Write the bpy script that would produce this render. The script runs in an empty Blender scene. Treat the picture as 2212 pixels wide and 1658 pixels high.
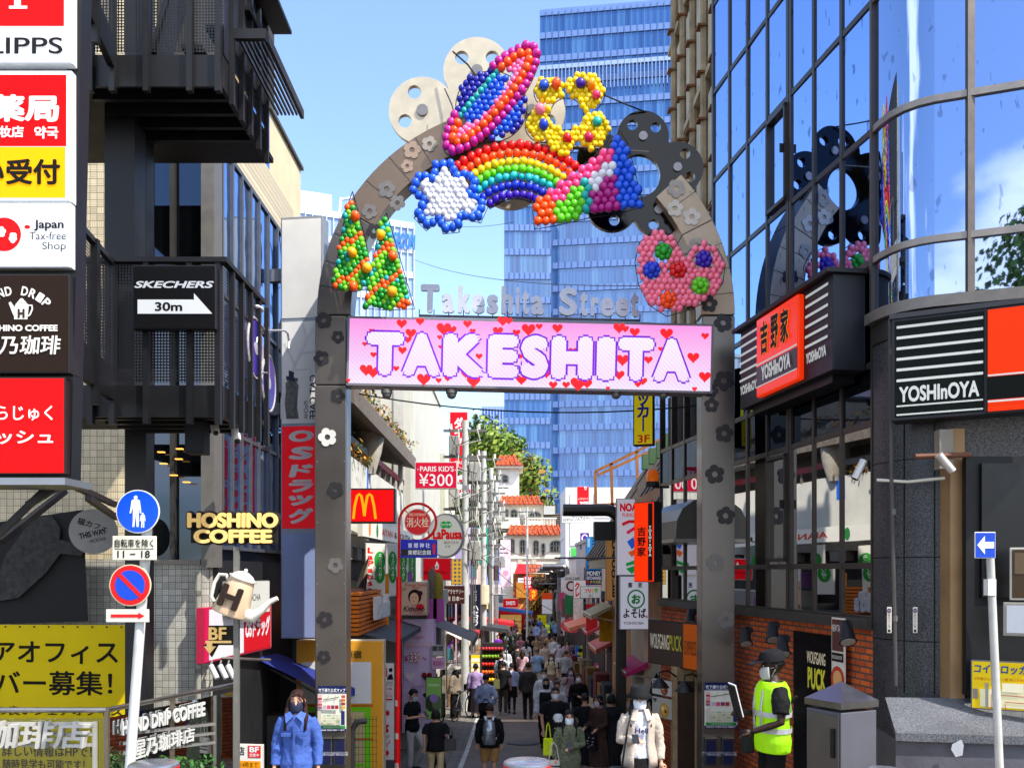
import bpy, bmesh, math, random
from math import sin, cos, pi, radians, sqrt, atan2
from mathutils import Vector, Matrix, noise
R = random.Random(7)
S = bpy.context.scene
COL = S.collection
H, F, UC, VH = 3.2, 2000.0, 1105.5, 1234.0        # eye height, focal length, optical axis, horizon

# ---------------------------------------------------------------- camera, sky, sun, exposure
cam = bpy.data.objects.new('camera', bpy.data.cameras.new('camera')); COL.objects.link(cam); S.camera = cam
cam.location = (0, 0, H); cam.rotation_euler = (pi/2, 0, 0)
cam.data.sensor_width = 36; cam.data.lens = 36*F/2211; cam.data.shift_y = (VH-829)/2211
cam.data.clip_start = .05; cam.data.clip_end = 3000
SUN = Vector((.8, -.6, 1.28)).normalized()
W = bpy.data.worlds.new('World'); S.world = W; W.use_nodes = True
wt = W.node_tree; bg = wt.nodes['Background']
sky = wt.nodes.new('ShaderNodeTexSky'); sky.sky_type = 'NISHITA'; sky.sun_disc = False
sky.sun_elevation = math.asin(SUN.z); sky.sun_rotation = atan2(SUN.x, SUN.y)
sky.air_density = 1.0; sky.dust_density = 1.1; sky.ozone_density = 3.2
geo = wt.nodes.new('ShaderNodeTexCoord'); sep = wt.nodes.new('ShaderNodeSeparateXYZ')
wt.links.new(geo.outputs['Generated'], sep.inputs[0])
nz = wt.nodes.new('ShaderNodeTexNoise'); nz.inputs['Scale'].default_value = 2.6; nz.inputs['Detail'].default_value = 7; nz.inputs['Roughness'].default_value = .52
mp = wt.nodes.new('ShaderNodeMapping'); mp.inputs['Scale'].default_value = (1, 1, 1.9); mp.inputs['Location'].default_value = (.35, .1, .2)
wt.links.new(geo.outputs['Generated'], mp.inputs[0]); wt.links.new(mp.outputs[0], nz.inputs['Vector'])
rp = wt.nodes.new('ShaderNodeMapRange'); rp.interpolation_type = 'SMOOTHSTEP'
rp.inputs['From Min'].default_value = .47; rp.inputs['From Max'].default_value = .58
wt.links.new(nz.outputs[0], rp.inputs['Value'])
yb = wt.nodes.new('ShaderNodeMapRange'); yb.inputs['From Min'].default_value = .1; yb.inputs['From Max'].default_value = -.25
wt.links.new(sep.outputs['Y'], yb.inputs['Value'])
mu = wt.nodes.new('ShaderNodeMath'); mu.operation = 'MULTIPLY'; wt.links.new(rp.outputs[0], mu.inputs[0]); wt.links.new(yb.outputs[0], mu.inputs[1])
mx = wt.nodes.new('ShaderNodeMix'); mx.data_type = 'RGBA'; wt.links.new(mu.outputs[0], mx.inputs[0])
wt.links.new(sky.outputs[0], mx.inputs[6]); mx.inputs[7].default_value = (6.4, 6.5, 6.7, 1)
wt.links.new(mx.outputs[2], bg.inputs[0]); bg.inputs[1].default_value = .15
sl = bpy.data.lights.new('sun', 'SUN'); sl.energy = 3.0; sl.angle = radians(.5); sl.color = (1, .95, .86)
so = bpy.data.objects.new('sun', sl); COL.objects.link(so); so.location = SUN*60; so.rotation_euler = SUN.to_track_quat('Z', 'Y').to_euler()
vs = S.view_settings; vs.view_transform = 'Standard'; vs.look = 'None'; vs.exposure = 1.4; vs.gamma = 1; vs.use_curve_mapping = False
S.cycles.max_bounces = 7; S.cycles.glossy_bounces = 3; S.cycles.transparent_max_bounces = 12; S.cycles.diffuse_bounces = 3
S.cycles.use_denoising = True; S.cycles.caustics_reflective = False; S.cycles.caustics_refractive = False

# ---------------------------------------------------------------- helpers
def lin(h):
    if not isinstance(h, str): return tuple(h)
    h = h.lstrip('#'); c = [int(h[i:i+2], 16)/255 for i in (0, 2, 4)]
    return tuple(x/12.92 if x <= .04045 else ((x+.055)/1.055)**2.4 for x in c)
def P(u, v, d): return Vector(((u-UC)/F*d, d, H+(VH-v)/F*d))
def X(u, d): return (u-UC)/F*d
def Zv(v, d): return H+(VH-v)/F*d
GP = [(-60, 2.0), (0, 1.7), (6, 1.0), (9, .55), (13.4, -.25), (17, -.75), (22, -1.05), (28, -1.25), (45, -1.75), (60, -2.05), (72, -1.8), (120, -1.7), (1500, -1.7)]
def G(y):
    for (a, p), (b, q) in zip(GP, GP[1:]):
        if y <= b: return p+(q-p)*(y-a)/(b-a)
    return -1.7
MC = {}
def mat_new(key):
    m = bpy.data.materials.new(key); m.use_nodes = True
    return m, m.node_tree, m.node_tree.nodes['Principled BSDF']
def nd(nt, typ, **kw):
    n = nt.nodes.new('ShaderNode'+typ)
    for k, v in kw.items():
        if k.startswith('i_'): n.inputs[k[2:].replace('_', ' ')].default_value = v
        else: setattr(n, k, v)
    return n
def M(col, rough=.55, metal=0., emit=0., var=.14, scale=6., bump=0., coat=0., spec=.3):
    """plain painted / cloth / metal surface with a little procedural unevenness"""
    key = ('M', col if isinstance(col, str) else tuple(col), rough, metal, emit, var, scale, bump, coat, spec)
    if key in MC: return MC[key]
    m, nt, b = mat_new('surface'); c = lin(col); ce = c; c = tuple(v*.55 for v in c) if emit > .2 else c
    b.inputs['Roughness'].default_value = rough; b.inputs['Metallic'].default_value = metal
    b.inputs['Coat Weight'].default_value = coat; b.inputs['Specular IOR Level'].default_value = spec
    tc = nd(nt, 'TexCoord'); n = nd(nt, 'TexNoise', i_Scale=scale, i_Detail=6., i_Roughness=.62); nt.links.new(tc.outputs['Object'], n.inputs['Vector'])
    mr = nd(nt, 'MapRange'); mr.inputs['From Min'].default_value = .3; mr.inputs['From Max'].default_value = .7
    mr.inputs['To Min'].default_value = 1-var; mr.inputs['To Max'].default_value = 1+var*.6
    nt.links.new(n.outputs[0], mr.inputs['Value'])
    mm = nd(nt, 'Mix', data_type='RGBA', blend_type='MULTIPLY'); mm.inputs[0].default_value = 1; mm.inputs[6].default_value = (*c, 1)
    nt.links.new(mr.outputs[0], mm.inputs[7]); nt.links.new(mm.outputs[2], b.inputs['Base Color'])
    if var and not emit:
        rr = nd(nt, 'MapRange'); rr.inputs['To Min'].default_value = max(.02, rough-.12); rr.inputs['To Max'].default_value = min(1, rough+.15)
        nt.links.new(n.outputs[0], rr.inputs['Value']); nt.links.new(rr.outputs[0], b.inputs['Roughness'])
    if emit:
        b.inputs['Emission Color'].default_value = (*ce, 1); b.inputs['Emission Strength'].default_value = emit*.5
    if bump:
        bp = nd(nt, 'Bump', i_Strength=bump, i_Distance=.02); n2 = nd(nt, 'TexNoise', i_Scale=scale*6, i_Detail=4.); nt.links.new(tc.outputs['Object'], n2.inputs['Vector'])
        nt.links.new(n2.outputs[0], bp.inputs['Height']); nt.links.new(bp.outputs[0], b.inputs['Normal'])
    MC[key] = m
    return m
def tag(o, label=None, cat=None, group=None, kind=None, category=None):
    for k, v in (('label', label), ('category', cat or category), ('group', group), ('kind', kind)):
        if v: o[k] = v
    return o
def thing(name, label, cat, mat=None, group=None):
    o = bpy.data.objects.new(name, None); COL.objects.link(o); o.empty_display_size = .1
    if mat is not None: o.matrix_world = mat if isinstance(mat, Matrix) else Matrix.Translation(mat)
    return tag(o, label, cat, group)
class MB:
    def __init__(s): s.v, s.f, s.m = [], [], []
    def add(s, vs, fs, T=None, m=0):
        k = len(s.v); s.v += [tuple(T @ Vector(p)) if T else tuple(p) for p in vs]
        s.f += [tuple(i+k for i in f) for f in fs]; s.m += [m]*len(fs); return s
    def box(s, x0, x1, y0, y1, z0, z1, T=None, m=0):
        return s.add([(x, y, z) for z in (z0, z1) for y in (y0, y1) for x in (x0, x1)],
                     [(0, 2, 3, 1), (4, 5, 7, 6), (0, 1, 5, 4), (2, 6, 7, 3), (0, 4, 6, 2), (1, 3, 7, 5)], T, m)
    def tube(s, pts, r, n=8, T=None, m=0, cap=True, sx=1., sy=1.):
        pts = [Vector(p) for p in pts]; rs = r if isinstance(r, (list, tuple)) else [r]*len(pts)
        vs, fs = [], []; pu = None
        for i, p in enumerate(pts):
            t = (pts[min(i+1, len(pts)-1)]-pts[max(i-1, 0)]).normalized()
            if pu is None: pu = Vector((1, 0, 0)) if abs(t.x) < .8 else Vector((0, 1, 0))
            a = (pu-t*pu.dot(t)).normalized(); b = t.cross(a); pu = a
            for k in range(n):
                q = 2*pi*k/n; vs.append(p+a*(cos(q)*rs[i]*sx)+b*(sin(q)*rs[i]*sy))
        for i in range(len(pts)-1):
            for k in range(n): fs.append((i*n+k, i*n+(k+1) % n, (i+1)*n+(k+1) % n, (i+1)*n+k))
        if cap: fs += [tuple(range(n-1, -1, -1)), tuple(range((len(pts)-1)*n, len(pts)*n))]
        return s.add(vs, fs, T, m)
    def loft(s, rings, n=14, T=None, m=0, cap=True):
        """rings: (z, rx, ry, cx, cy)"""
        vs, fs = [], []
        for z, rx, ry, cx, cy in rings:
            for k in range(n): vs.append((cx+cos(2*pi*k/n)*rx, cy+sin(2*pi*k/n)*ry, z))
        L = len(rings)
        for i in range(L-1):
            for k in range(n): fs.append((i*n+k, i*n+(k+1) % n, (i+1)*n+(k+1) % n, (i+1)*n+k))
        if cap: fs += [tuple(range(n-1, -1, -1)), tuple(range((L-1)*n, L*n))]
        return s.add(vs, fs, T, m)
    def ball(s, c, r, nu=12, nv=8, T=None, m=0):
        r = (r, r, r) if not isinstance(r, (tuple, list)) else r
        vs = [(c[0], c[1], c[2]-r[2])]
        for j in range(1, nv):
            a = -pi/2+pi*j/nv
            for k in range(nu): vs.append((c[0]+cos(2*pi*k/nu)*cos(a)*r[0], c[1]+sin(2*pi*k/nu)*cos(a)*r[1], c[2]+sin(a)*r[2]))
        vs.append((c[0], c[1], c[2]+r[2])); fs = []
        for k in range(nu): fs.append((0, 1+(k+1) % nu, 1+k))
        for j in range(nv-2):
            for k in range(nu):
                a = 1+j*nu; fs.append((a+k, a+(k+1) % nu, a+nu+(k+1) % nu, a+nu+k))
        t = len(vs)-1; a = 1+(nv-2)*nu
        for k in range(nu): fs.append((a+k, a+(k+1) % nu, t))
        return s.add(vs, fs, T, m)
    def plate(s, poly, y0, y1, T=None, m=0):
        """polygon in local x,z extruded from y0 (front) to y1 (back)"""
        n = len(poly); ar = sum(poly[i][0]*poly[(i+1) % n][1]-poly[(i+1) % n][0]*poly[i][1] for i in range(n))
        if ar < 0: poly = poly[::-1]
        vs = [(x, y0, z) for x, z in poly]+[(x, y1, z) for x, z in poly]
        fs = [tuple(range(n)), tuple(range(2*n-1, n-1, -1))]+[(i+n, (i+1) % n+n, (i+1) % n, i) for i in range(n)]
        return s.add(vs, fs, T, m)
    def build(s, name, mats, parent=None, smooth=False, bevel=0., **tags):
        me = bpy.data.meshes.new(name); me.from_pydata(s.v, [], s.f)
        for mt in (mats if isinstance(mats, (list, tuple)) else [mats]): me.materials.append(mt)
        me.polygons.foreach_set('material_index', s.m)
        if smooth: me.polygons.foreach_set('use_smooth', [True]*len(me.polygons))
        me.update()
        o = bpy.data.objects.new(name, me); COL.objects.link(o)
        if parent: o.parent = parent
        if bevel:
            b = o.modifiers.new('bevel', 'BEVEL'); b.width = bevel; b.segments = 2; b.limit_method = 'ANGLE'; b.angle_limit = radians(50)
        if smooth == 'auto':
            try: me.set_sharp_from_angle(angle=radians(40))
            except Exception: pass
        return tag(o, **tags)
def frame(p0, p1, roll=0.):
    """local frame: origin p0, x towards p1 (level), y into the wall, z up"""
    x = Vector((p1[0]-p0[0], p1[1]-p0[1], 0)).normalized(); z = Vector((0, 0, 1)); y = z.cross(x)
    m = Matrix((x, y, z)).transposed().to_4x4(); m.translation = Vector(p0)
    return m @ Matrix.Rotation(roll, 4, 'Y') if roll else m
TC = {}
def glyphs(txt, bold=0., shear=0., vert=False, ex=0.):
    """flat outline of some lettering, normalised to 0..1 in x and z; returns verts (x, y, z) and faces"""
    key = (txt, bold, shear, vert, ex)
    if key in TC: return TC[key]
    c = bpy.data.curves.new('lettering', 'FONT'); c.body = '\n'.join(txt.replace('ー', '｜')) if vert else txt
    c.resolution_u = 4; c.shear = shear; c.extrude = ex; c.align_x = 'CENTER' if vert else 'LEFT'; c.space_line = .86 if vert else 1
    o = bpy.data.objects.new('lettering', c); COL.objects.link(o)
    dg = bpy.context.evaluated_depsgraph_get(); me = bpy.data.meshes.new_from_object(o.evaluated_get(dg))
    v0 = [tuple(v.co) for v in me.vertices]; f0 = [tuple(p.vertices) for p in me.polygons]
    COL.objects.unlink(o); bpy.data.objects.remove(o); bpy.data.curves.remove(c); bpy.data.meshes.remove(me)
    vs, fs = [], []
    offs = [(0, 0)] if not bold else [(0, 0), (bold, 0), (-bold, 0), (0, bold), (0, -bold), (bold*.7, bold*.7), (-bold*.7, -bold*.7), (bold*.7, -bold*.7), (-bold*.7, bold*.7)]
    for i, (a, b) in enumerate(offs):
        k = len(vs); vs += [(x+a, -z-i*.00007, y+b) for x, y, z in v0]; fs += [tuple(j+k for j in f) for f in f0]
    if not vs: vs = [(0, 0, 0), (1, 0, 0), (1, 0, 1)]; fs = [(0, 1, 2)]
    x0 = min(v[0] for v in vs); x1 = max(v[0] for v in vs); z0 = min(v[2] for v in vs); z1 = max(v[2] for v in vs)
    sx, sz = 1/max(1e-6, x1-x0), 1/max(1e-6, z1-z0)
    TC[key] = ([((x-x0)*sx, y, (z-z0)*sz) for x, y, z in vs], fs)
    return TC[key]
def put_text(mb, txt, x0, z0, x1, z1, y=0., bold=0., shear=0., vert=False, ex=0., T=None, rot=0., m=0):
    vs, fs = glyphs(txt, bold, shear, vert, .5 if ex else 0.)
    w, h = x1-x0, z1-z0; out = []
    for x, yy, z in vs:
        px, pz = x0+x*w, z0+z*h
        if rot:
            cx, cz = (x0+x1)/2, (z0+z1)/2; a, b = px-cx, pz-cz
            px, pz = cx+a*cos(rot)-b*sin(rot), cz+a*sin(rot)+b*cos(rot)
        out.append((px, y+(yy*ex*1. if ex else yy*3), pz))
    return mb.add(out, fs, T, m)
def circle(cx, cz, rx, rz=None, n=28, a0=0, a1=2*pi):
    rz = rz or rx; full = abs(a1-a0) > 6.28
    return [(cx+rx*cos(a0+(a1-a0)*k/(n if full else n-1)), cz+rz*sin(a0+(a1-a0)*k/(n if full else n-1))) for k in range(n)]
def band(pts, w):
    """polygon of a stroke of width w along pts (x, z)"""
    L, Rr = [], []
    for i, p in enumerate(pts):
        a, b = pts[max(i-1, 0)], pts[min(i+1, len(pts)-1)]; t = Vector((b[0]-a[0], b[1]-a[1])).normalized()
        L.append((p[0]-t.y*w/2, p[1]+t.x*w/2)); Rr.append((p[0]+t.y*w/2, p[1]-t.x*w/2))
    return L+Rr[::-1]
def strokes(mb, pts, w, y0, y1, T=None):
    L = band(pts, w); n = len(pts)
    for i in range(n-1): mb.plate([L[i], L[i+1], L[2*n-2-i], L[2*n-1-i]], y0, y1, T)
def holed_plate(loops, thick):
    """plate with holes from closed 2D loops (outer first), local x,z; returns MB"""
    c = bpy.data.curves.new('plate', 'CURVE'); c.dimensions = '2D'; c.fill_mode = 'BOTH'; c.extrude = thick/2
    for lp in loops:
        s = c.splines.new('POLY'); s.points.add(len(lp)-1); s.use_cyclic_u = True
        for q, (x, z) in zip(s.points, lp): q.co = (x, z, 0, 1)
    o = bpy.data.objects.new('plate', c); COL.objects.link(o)
    me = bpy.data.meshes.new_from_object(o.evaluated_get(bpy.context.evaluated_depsgraph_get()))
    mb = MB(); mb.add([(v.co.x, -v.co.z, v.co.y) for v in me.vertices], [tuple(p.vertices) for p in me.polygons])
    COL.objects.unlink(o); bpy.data.objects.remove(o); bpy.data.curves.remove(c); bpy.data.meshes.remove(me)
    return mb
def items_on(root, items, W_, H_, y=0., emit=0., lay=.0016):
    """things printed or fixed on a sign face: kind, ..., colour, options"""
    for i, it in enumerate(items):
        k, opt = it[0], (it[-1] if isinstance(it[-1], dict) else {})
        yy = y-.003-lay*i; mb = MB(); e = opt.get('e', emit)
        if k == 't':
            _, txt, x0, z0, x1, z1, col = it[:7]
            put_text(mb, txt, x0*W_, z0*H_, x1*W_, z1*H_, yy, opt.get('b', 0), opt.get('s', 0), opt.get('v', False), opt.get('ex', 0), None, opt.get('r', 0)); nm = 'lettering'
        elif k == 'r':
            _, x0, z0, x1, z1, col = it[:6]; mb.plate([(x0*W_, z0*H_), (x1*W_, z0*H_), (x1*W_, z1*H_), (x0*W_, z1*H_)], yy, yy+lay*.8); nm = 'panel'
        elif k == 'p':
            _, pts, col = it[:3]; mb.plate([(a*W_, b*H_) for a, b in pts], yy, yy+lay*.8); nm = 'emblem'
        elif k == 'c':
            _, cx, cz, r, col = it[:5]; mb.plate(circle(cx*W_, cz*H_, r*H_, opt.get('rz', r)*H_), yy, yy+lay*.8); nm = 'emblem'
        elif k == 'l':
            _, pts, w, col = it[:4]; strokes(mb, [(a*W_, b*H_) for a, b in pts], w*H_, yy, yy+lay*.8); nm = 'emblem'
        mt = col if not isinstance(col, (str, tuple)) else M(col, .55, 0, e, .05, 6., 0., 0., .1)
        o = mb.build(opt.get('n', nm), mt, root)
def sign(name, label, cat, u0, d0, u1, d1, v0, v1, face='#ffffff', body='#2a2a2c', th=.12, edge=.03, emit=0., items=(), group=None, roll=0., rough=.35, bev=.006):
    p0, p1 = P(u0, v1, d0), P(u1, v1, d1); T = frame(p0, p1, roll)
    w = sqrt((p1.x-p0.x)**2+(p1.y-p0.y)**2)/max(.2, cos(roll)); h = (v1-v0)/F*d0
    r = thing(name, label, cat, T, group)
    MB().box(0, w, 0, th, 0, h).build('case', M(body, .45, 0, 0, .1), r, bevel=bev)
    if edge is not None:
        MB().box(edge, w-edge, -.004, .004, edge, h-edge).build('face', M(face, max(.5, rough), 0, emit, .05, 3, 0., 0., .12) if isinstance(face, str) else face, r)
    items_on(r, items, w, h, -.004, emit)
    r['w'] = w; r['h'] = h
    return r
def beam(mb, a, b, w, h=None, T=None, m=0):
    """square bar between two points"""
    a, b = Vector(a), Vector(b); t = (b-a).normalized(); up = Vector((0, 0, 1)) if abs(t.z) < .95 else Vector((0, 1, 0))
    x = t.cross(up).normalized(); z = x.cross(t); h = h or w
    vs = [p+x*(sx*w/2)+z*(sz*h/2) for p in (a, b) for sz in (-1, 1) for sx in (-1, 1)]
    return mb.add(vs, [(0, 2, 3, 1), (4, 5, 7, 6), (0, 1, 5, 4), (2, 6, 7, 3), (0, 4, 6, 2), (1, 3, 7, 5)], T, m)
def box_uv(mb, u0, u1, v0, v1, d0, d1):
    """box whose front face fills u0..u1, v0..v1 at distance d0 and runs back to d1"""
    return mb.box(X(u0, d0), X(u1, d0), d0, d1, Zv(v1, d0), Zv(v0, d0))

# ---------------------------------------------------------------- special materials
def m_glass(tint, dark, refl=.8, rough=.03, wav=.05, name='glazing', scale=1.2, dirt=0.):
    """reflecting window glass: dark room behind a mirror-like pane"""
    m, nt, b = mat_new(name); nt.nodes.remove(b); out = nt.nodes['Material Output']
    d = nd(nt, 'BsdfDiffuse'); d.inputs[0].default_value = (*lin(dark), 1)
    g = nd(nt, 'BsdfGlossy', i_Roughness=rough); g.inputs[0].default_value = (*lin(tint), 1)
    fr = nd(nt, 'LayerWeight', i_Blend=.35); mr = nd(nt, 'MapRange'); mr.inputs['To Min'].default_value = refl; mr.inputs['To Max'].default_value = min(1, refl+.3)
    nt.links.new(fr.outputs['Facing'], mr.inputs['Value'])
    tc = nd(nt, 'TexCoord'); n = nd(nt, 'TexNoise', i_Scale=scale, i_Detail=1.); nt.links.new(tc.outputs['Object'], n.inputs['Vector'])
    bp = nd(nt, 'Bump', i_Strength=wav, i_Distance=.05); nt.links.new(n.outputs[0], bp.inputs['Height']); nt.links.new(bp.outputs[0], g.inputs['Normal'])
    mix = nd(nt, 'MixShader'); nt.links.new(d.outputs[0], mix.inputs[1]); nt.links.new(g.outputs[0], mix.inputs[2]); nt.links.new(mix.outputs[0], out.inputs[0])
    fac = mr.outputs[0]
    if dirt:   # rain spots
        mp_ = nd(nt, 'Mapping'); mp_.inputs['Scale'].default_value = (1, 1, .42); nt.links.new(tc.outputs['Object'], mp_.inputs[0])
        v = nd(nt, 'TexNoise', i_Scale=10., i_Detail=2.); nt.links.new(mp_.outputs[0], v.inputs['Vector'])
        q = nd(nt, 'MapRange'); q.inputs['From Min'].default_value = .66; q.inputs['From Max'].default_value = .7; q.inputs['To Min'].default_value = 1; q.inputs['To Max'].default_value = 1-dirt
        nt.links.new(v.outputs[0], q.inputs['Value']); k = nd(nt, 'Math', operation='MULTIPLY'); nt.links.new(fac, k.inputs[0]); nt.links.new(q.outputs[0], k.inputs[1]); fac = k.outputs[0]
    nt.links.new(fac, mix.inputs[0])
    return m
def m_clear(tint='#dfe8ea', refl=.12):
    m, nt, b = mat_new('clear glass'); nt.nodes.remove(b); out = nt.nodes['Material Output']
    t = nd(nt, 'BsdfTransparent'); t.inputs[0].default_value = (*lin(tint), 1); g = nd(nt, 'BsdfGlossy', i_Roughness=.02)
    fr = nd(nt, 'Fresnel', i_IOR=1.5); mr = nd(nt, 'MapRange'); mr.inputs['To Min'].default_value = refl; mr.inputs['To Max'].default_value = 1
    nt.links.new(fr.outputs[0], mr.inputs['Value']); mix = nd(nt, 'MixShader'); nt.links.new(mr.outputs[0], mix.inputs[0])
    nt.links.new(t.outputs[0], mix.inputs[1]); nt.links.new(g.outputs[0], mix.inputs[2]); nt.links.new(mix.outputs[0], out.inputs[0])
    return m
def m_brick(c1, c2, mortar, w=.21, h=.065, gap=.008, off=.5, rough=.8, bump=.6, name='brickwork', plane='xz', bias=0.):
    m, nt, b = mat_new(name); tc = nd(nt, 'TexCoord'); sp = nd(nt, 'SeparateXYZ'); cb = nd(nt, 'CombineXYZ')
    nt.links.new(tc.outputs['Object'], sp.inputs[0]); nt.links.new(sp.outputs['XYZ'.index(plane[0].upper())], cb.inputs[0]); nt.links.new(sp.outputs['XYZ'.index(plane[1].upper())], cb.inputs[1])
    t = nd(nt, 'TexBrick', offset=off, i_Scale=1., i_Mortar_Size=gap, i_Brick_Width=w, i_Row_Height=h, i_Bias=bias)
    t.inputs['Mortar Smooth'].default_value = .1
    t.inputs['Color1'].default_value = (*lin(c1), 1); t.inputs['Color2'].default_value = (*lin(c2), 1); t.inputs['Mortar'].default_value = (*lin(mortar), 1)
    nt.links.new(cb.outputs[0], t.inputs['Vector'])
    n = nd(nt, 'TexNoise', i_Scale=9., i_Detail=6.); nt.links.new(tc.outputs['Object'], n.inputs['Vector'])
    mr = nd(nt, 'MapRange'); mr.inputs['To Min'].default_value = .62; mr.inputs['To Max'].default_value = 1.3; nt.links.new(n.outputs[0], mr.inputs['Value'])
    mm = nd(nt, 'Mix', data_type='RGBA', blend_type='MULTIPLY'); mm.inputs[0].default_value = 1; nt.links.new(t.outputs[0], mm.inputs[6]); nt.links.new(mr.outputs[0], mm.inputs[7])
    nt.links.new(mm.outputs[2], b.inputs['Base Color']); b.inputs['Roughness'].default_value = rough
    bp = nd(nt, 'Bump', i_Strength=bump, i_Distance=.012, invert=True); nt.links.new(t.outputs['Fac'], bp.inputs['Height']); nt.links.new(bp.outputs[0], b.inputs['Normal'])
    return m
def m_basket(c, cell=.085, name='basket weave tile'):
    """square tiles ribbed alternately upright and level"""
    m, nt, b = mat_new(name); tc = nd(nt, 'TexCoord'); sp = nd(nt, 'SeparateXYZ'); nt.links.new(tc.outputs['Object'], sp.inputs[0])
    def mt(op, a, bb=None):
        k = nd(nt, 'Math', operation=op)
        for i, q in enumerate((a, bb)):
            if q is None: continue
            if isinstance(q, (int, float)): k.inputs[i].default_value = q
            else: nt.links.new(q, k.inputs[i])
        return k.outputs[0]
    gx, gz = mt('DIVIDE', sp.outputs[0], cell), mt('DIVIDE', sp.outputs[2], cell)
    fx, fz = mt('FRACT', gx), mt('FRACT', gz); cx, cz = mt('FLOOR', gx), mt('FLOOR', gz)
    cb = nd(nt, 'CombineXYZ'); nt.links.new(cx, cb.inputs[0]); nt.links.new(cz, cb.inputs[1])
    wn = nd(nt, 'TexWhiteNoise', noise_dimensions='2D'); nt.links.new(cb.outputs[0], wn.inputs['Vector'])
    pick = mt('GREATER_THAN', wn.outputs['Value'], .5); inv = mt('SUBTRACT', 1, pick)
    rib = mt('ADD', mt('MULTIPLY', mt('FRACT', mt('MULTIPLY', fx, 3)), pick), mt('MULTIPLY', mt('FRACT', mt('MULTIPLY', fz, 3)), inv))
    ln = mt('LESS_THAN', rib, .2); ed = mt('MAXIMUM', mt('LESS_THAN', fx, .09), mt('LESS_THAN', fz, .09)); dk = mt('MAXIMUM', mt('MULTIPLY', ln, .55), ed)
    ra = nd(nt, 'Mix', data_type='RGBA'); ra.inputs[6].default_value = (*lin(c), 1); ra.inputs[7].default_value = (*[x*.3 for x in lin(c)], 1); nt.links.new(dk, ra.inputs[0])
    vr = nd(nt, 'MapRange'); vr.inputs['To Min'].default_value = .8; vr.inputs['To Max'].default_value = 1.12
    wn2 = nd(nt, 'TexWhiteNoise', noise_dimensions='2D'); ad = nd(nt, 'VectorMath', operation='ADD'); ad.inputs[1].default_value = (17.3, 4.1, 0); nt.links.new(cb.outputs[0], ad.inputs[0]); nt.links.new(ad.outputs[0], wn2.inputs['Vector'])
    nt.links.new(wn2.outputs['Value'], vr.inputs['Value']); mm = nd(nt, 'Mix', data_type='RGBA', blend_type='MULTIPLY'); mm.inputs[0].default_value = 1
    nt.links.new(ra.outputs[2], mm.inputs[6]); nt.links.new(vr.outputs[0], mm.inputs[7]); nt.links.new(mm.outputs[2], b.inputs['Base Color']); b.inputs['Roughness'].default_value = .5
    bp = nd(nt, 'Bump', i_Strength=.8, i_Distance=.01, invert=True); nt.links.new(dk, bp.inputs['Height']); nt.links.new(bp.outputs[0], b.inputs['Normal'])
    return m
def m_perf(col='#1c1c20', cell=.026, hole=.36, plane='xz'):
    """sheet metal punched with round holes"""
    m, nt, b = mat_new('perforated metal'); b.inputs['Base Color'].default_value = (*lin(col), 1); b.inputs['Roughness'].default_value = .45
    tc = nd(nt, 'TexCoord'); sp = nd(nt, 'SeparateXYZ'); nt.links.new(tc.outputs['Object'], sp.inputs[0]); cb = nd(nt, 'CombineXYZ')
    nt.links.new(sp.outputs['XYZ'.index(plane[0].upper())], cb.inputs[0]); nt.links.new(sp.outputs['XYZ'.index(plane[1].upper())], cb.inputs[1])
    v = nd(nt, 'TexVoronoi', voronoi_dimensions='2D', i_Scale=1/cell, i_Randomness=0.); nt.links.new(cb.outputs[0], v.inputs['Vector'])
    lt = nd(nt, 'Math', operation='LESS_THAN'); lt.inputs[1].default_value = hole; nt.links.new(v.outputs['Distance'], lt.inputs[0])
    t = nd(nt, 'BsdfTransparent'); mix = nd(nt, 'MixShader'); out = nt.nodes['Material Output']
    nt.links.new(lt.outputs[0], mix.inputs[0]); nt.links.new(b.outputs[0], mix.inputs[1]); nt.links.new(t.outputs[0], mix.inputs[2]); nt.links.new(mix.outputs[0], out.inputs[0])
    return m
def m_cells(cols, cw, ch, plane='xz', rough=.1, metal=0., name='facade glass', spec=.8, ox=0., oz=0.):
    """window bays: every bay a slightly different glass"""
    m, nt, b = mat_new(name); tc = nd(nt, 'TexCoord'); sp = nd(nt, 'SeparateXYZ'); nt.links.new(tc.outputs['Object'], sp.inputs[0]); cb = nd(nt, 'CombineXYZ')
    for i, (a, s_, o_) in enumerate(((plane[0], cw, ox), (plane[1], ch, oz))):
        k = nd(nt, 'Math', operation='ADD'); k.inputs[1].default_value = o_; nt.links.new(sp.outputs['XYZ'.index(a.upper())], k.inputs[0])
        q = nd(nt, 'Math', operation='DIVIDE'); q.inputs[1].default_value = s_; nt.links.new(k.outputs[0], q.inputs[0]); fl = nd(nt, 'Math', operation='FLOOR'); nt.links.new(q.outputs[0], fl.inputs[0]); nt.links.new(fl.outputs[0], cb.inputs[i])
    w = nd(nt, 'TexWhiteNoise', noise_dimensions='2D'); nt.links.new(cb.outputs[0], w.inputs['Vector'])
    r = nd(nt, 'ValToRGB'); r.color_ramp.interpolation = 'LINEAR'
    while len(r.color_ramp.elements) < len(cols): r.color_ramp.elements.new(.5)
    for i, c in enumerate(cols): r.color_ramp.elements[i].position = i/(len(cols)-1); r.color_ramp.elements[i].color = (*lin(c), 1)
    nt.links.new(w.outputs['Value'], r.inputs[0]); nt.links.new(r.outputs[0], b.inputs['Base Color'])
    b.inputs['Roughness'].default_value = rough; b.inputs['Metallic'].default_value = metal; b.inputs['Specular IOR Level'].default_value = spec
    return m
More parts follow.
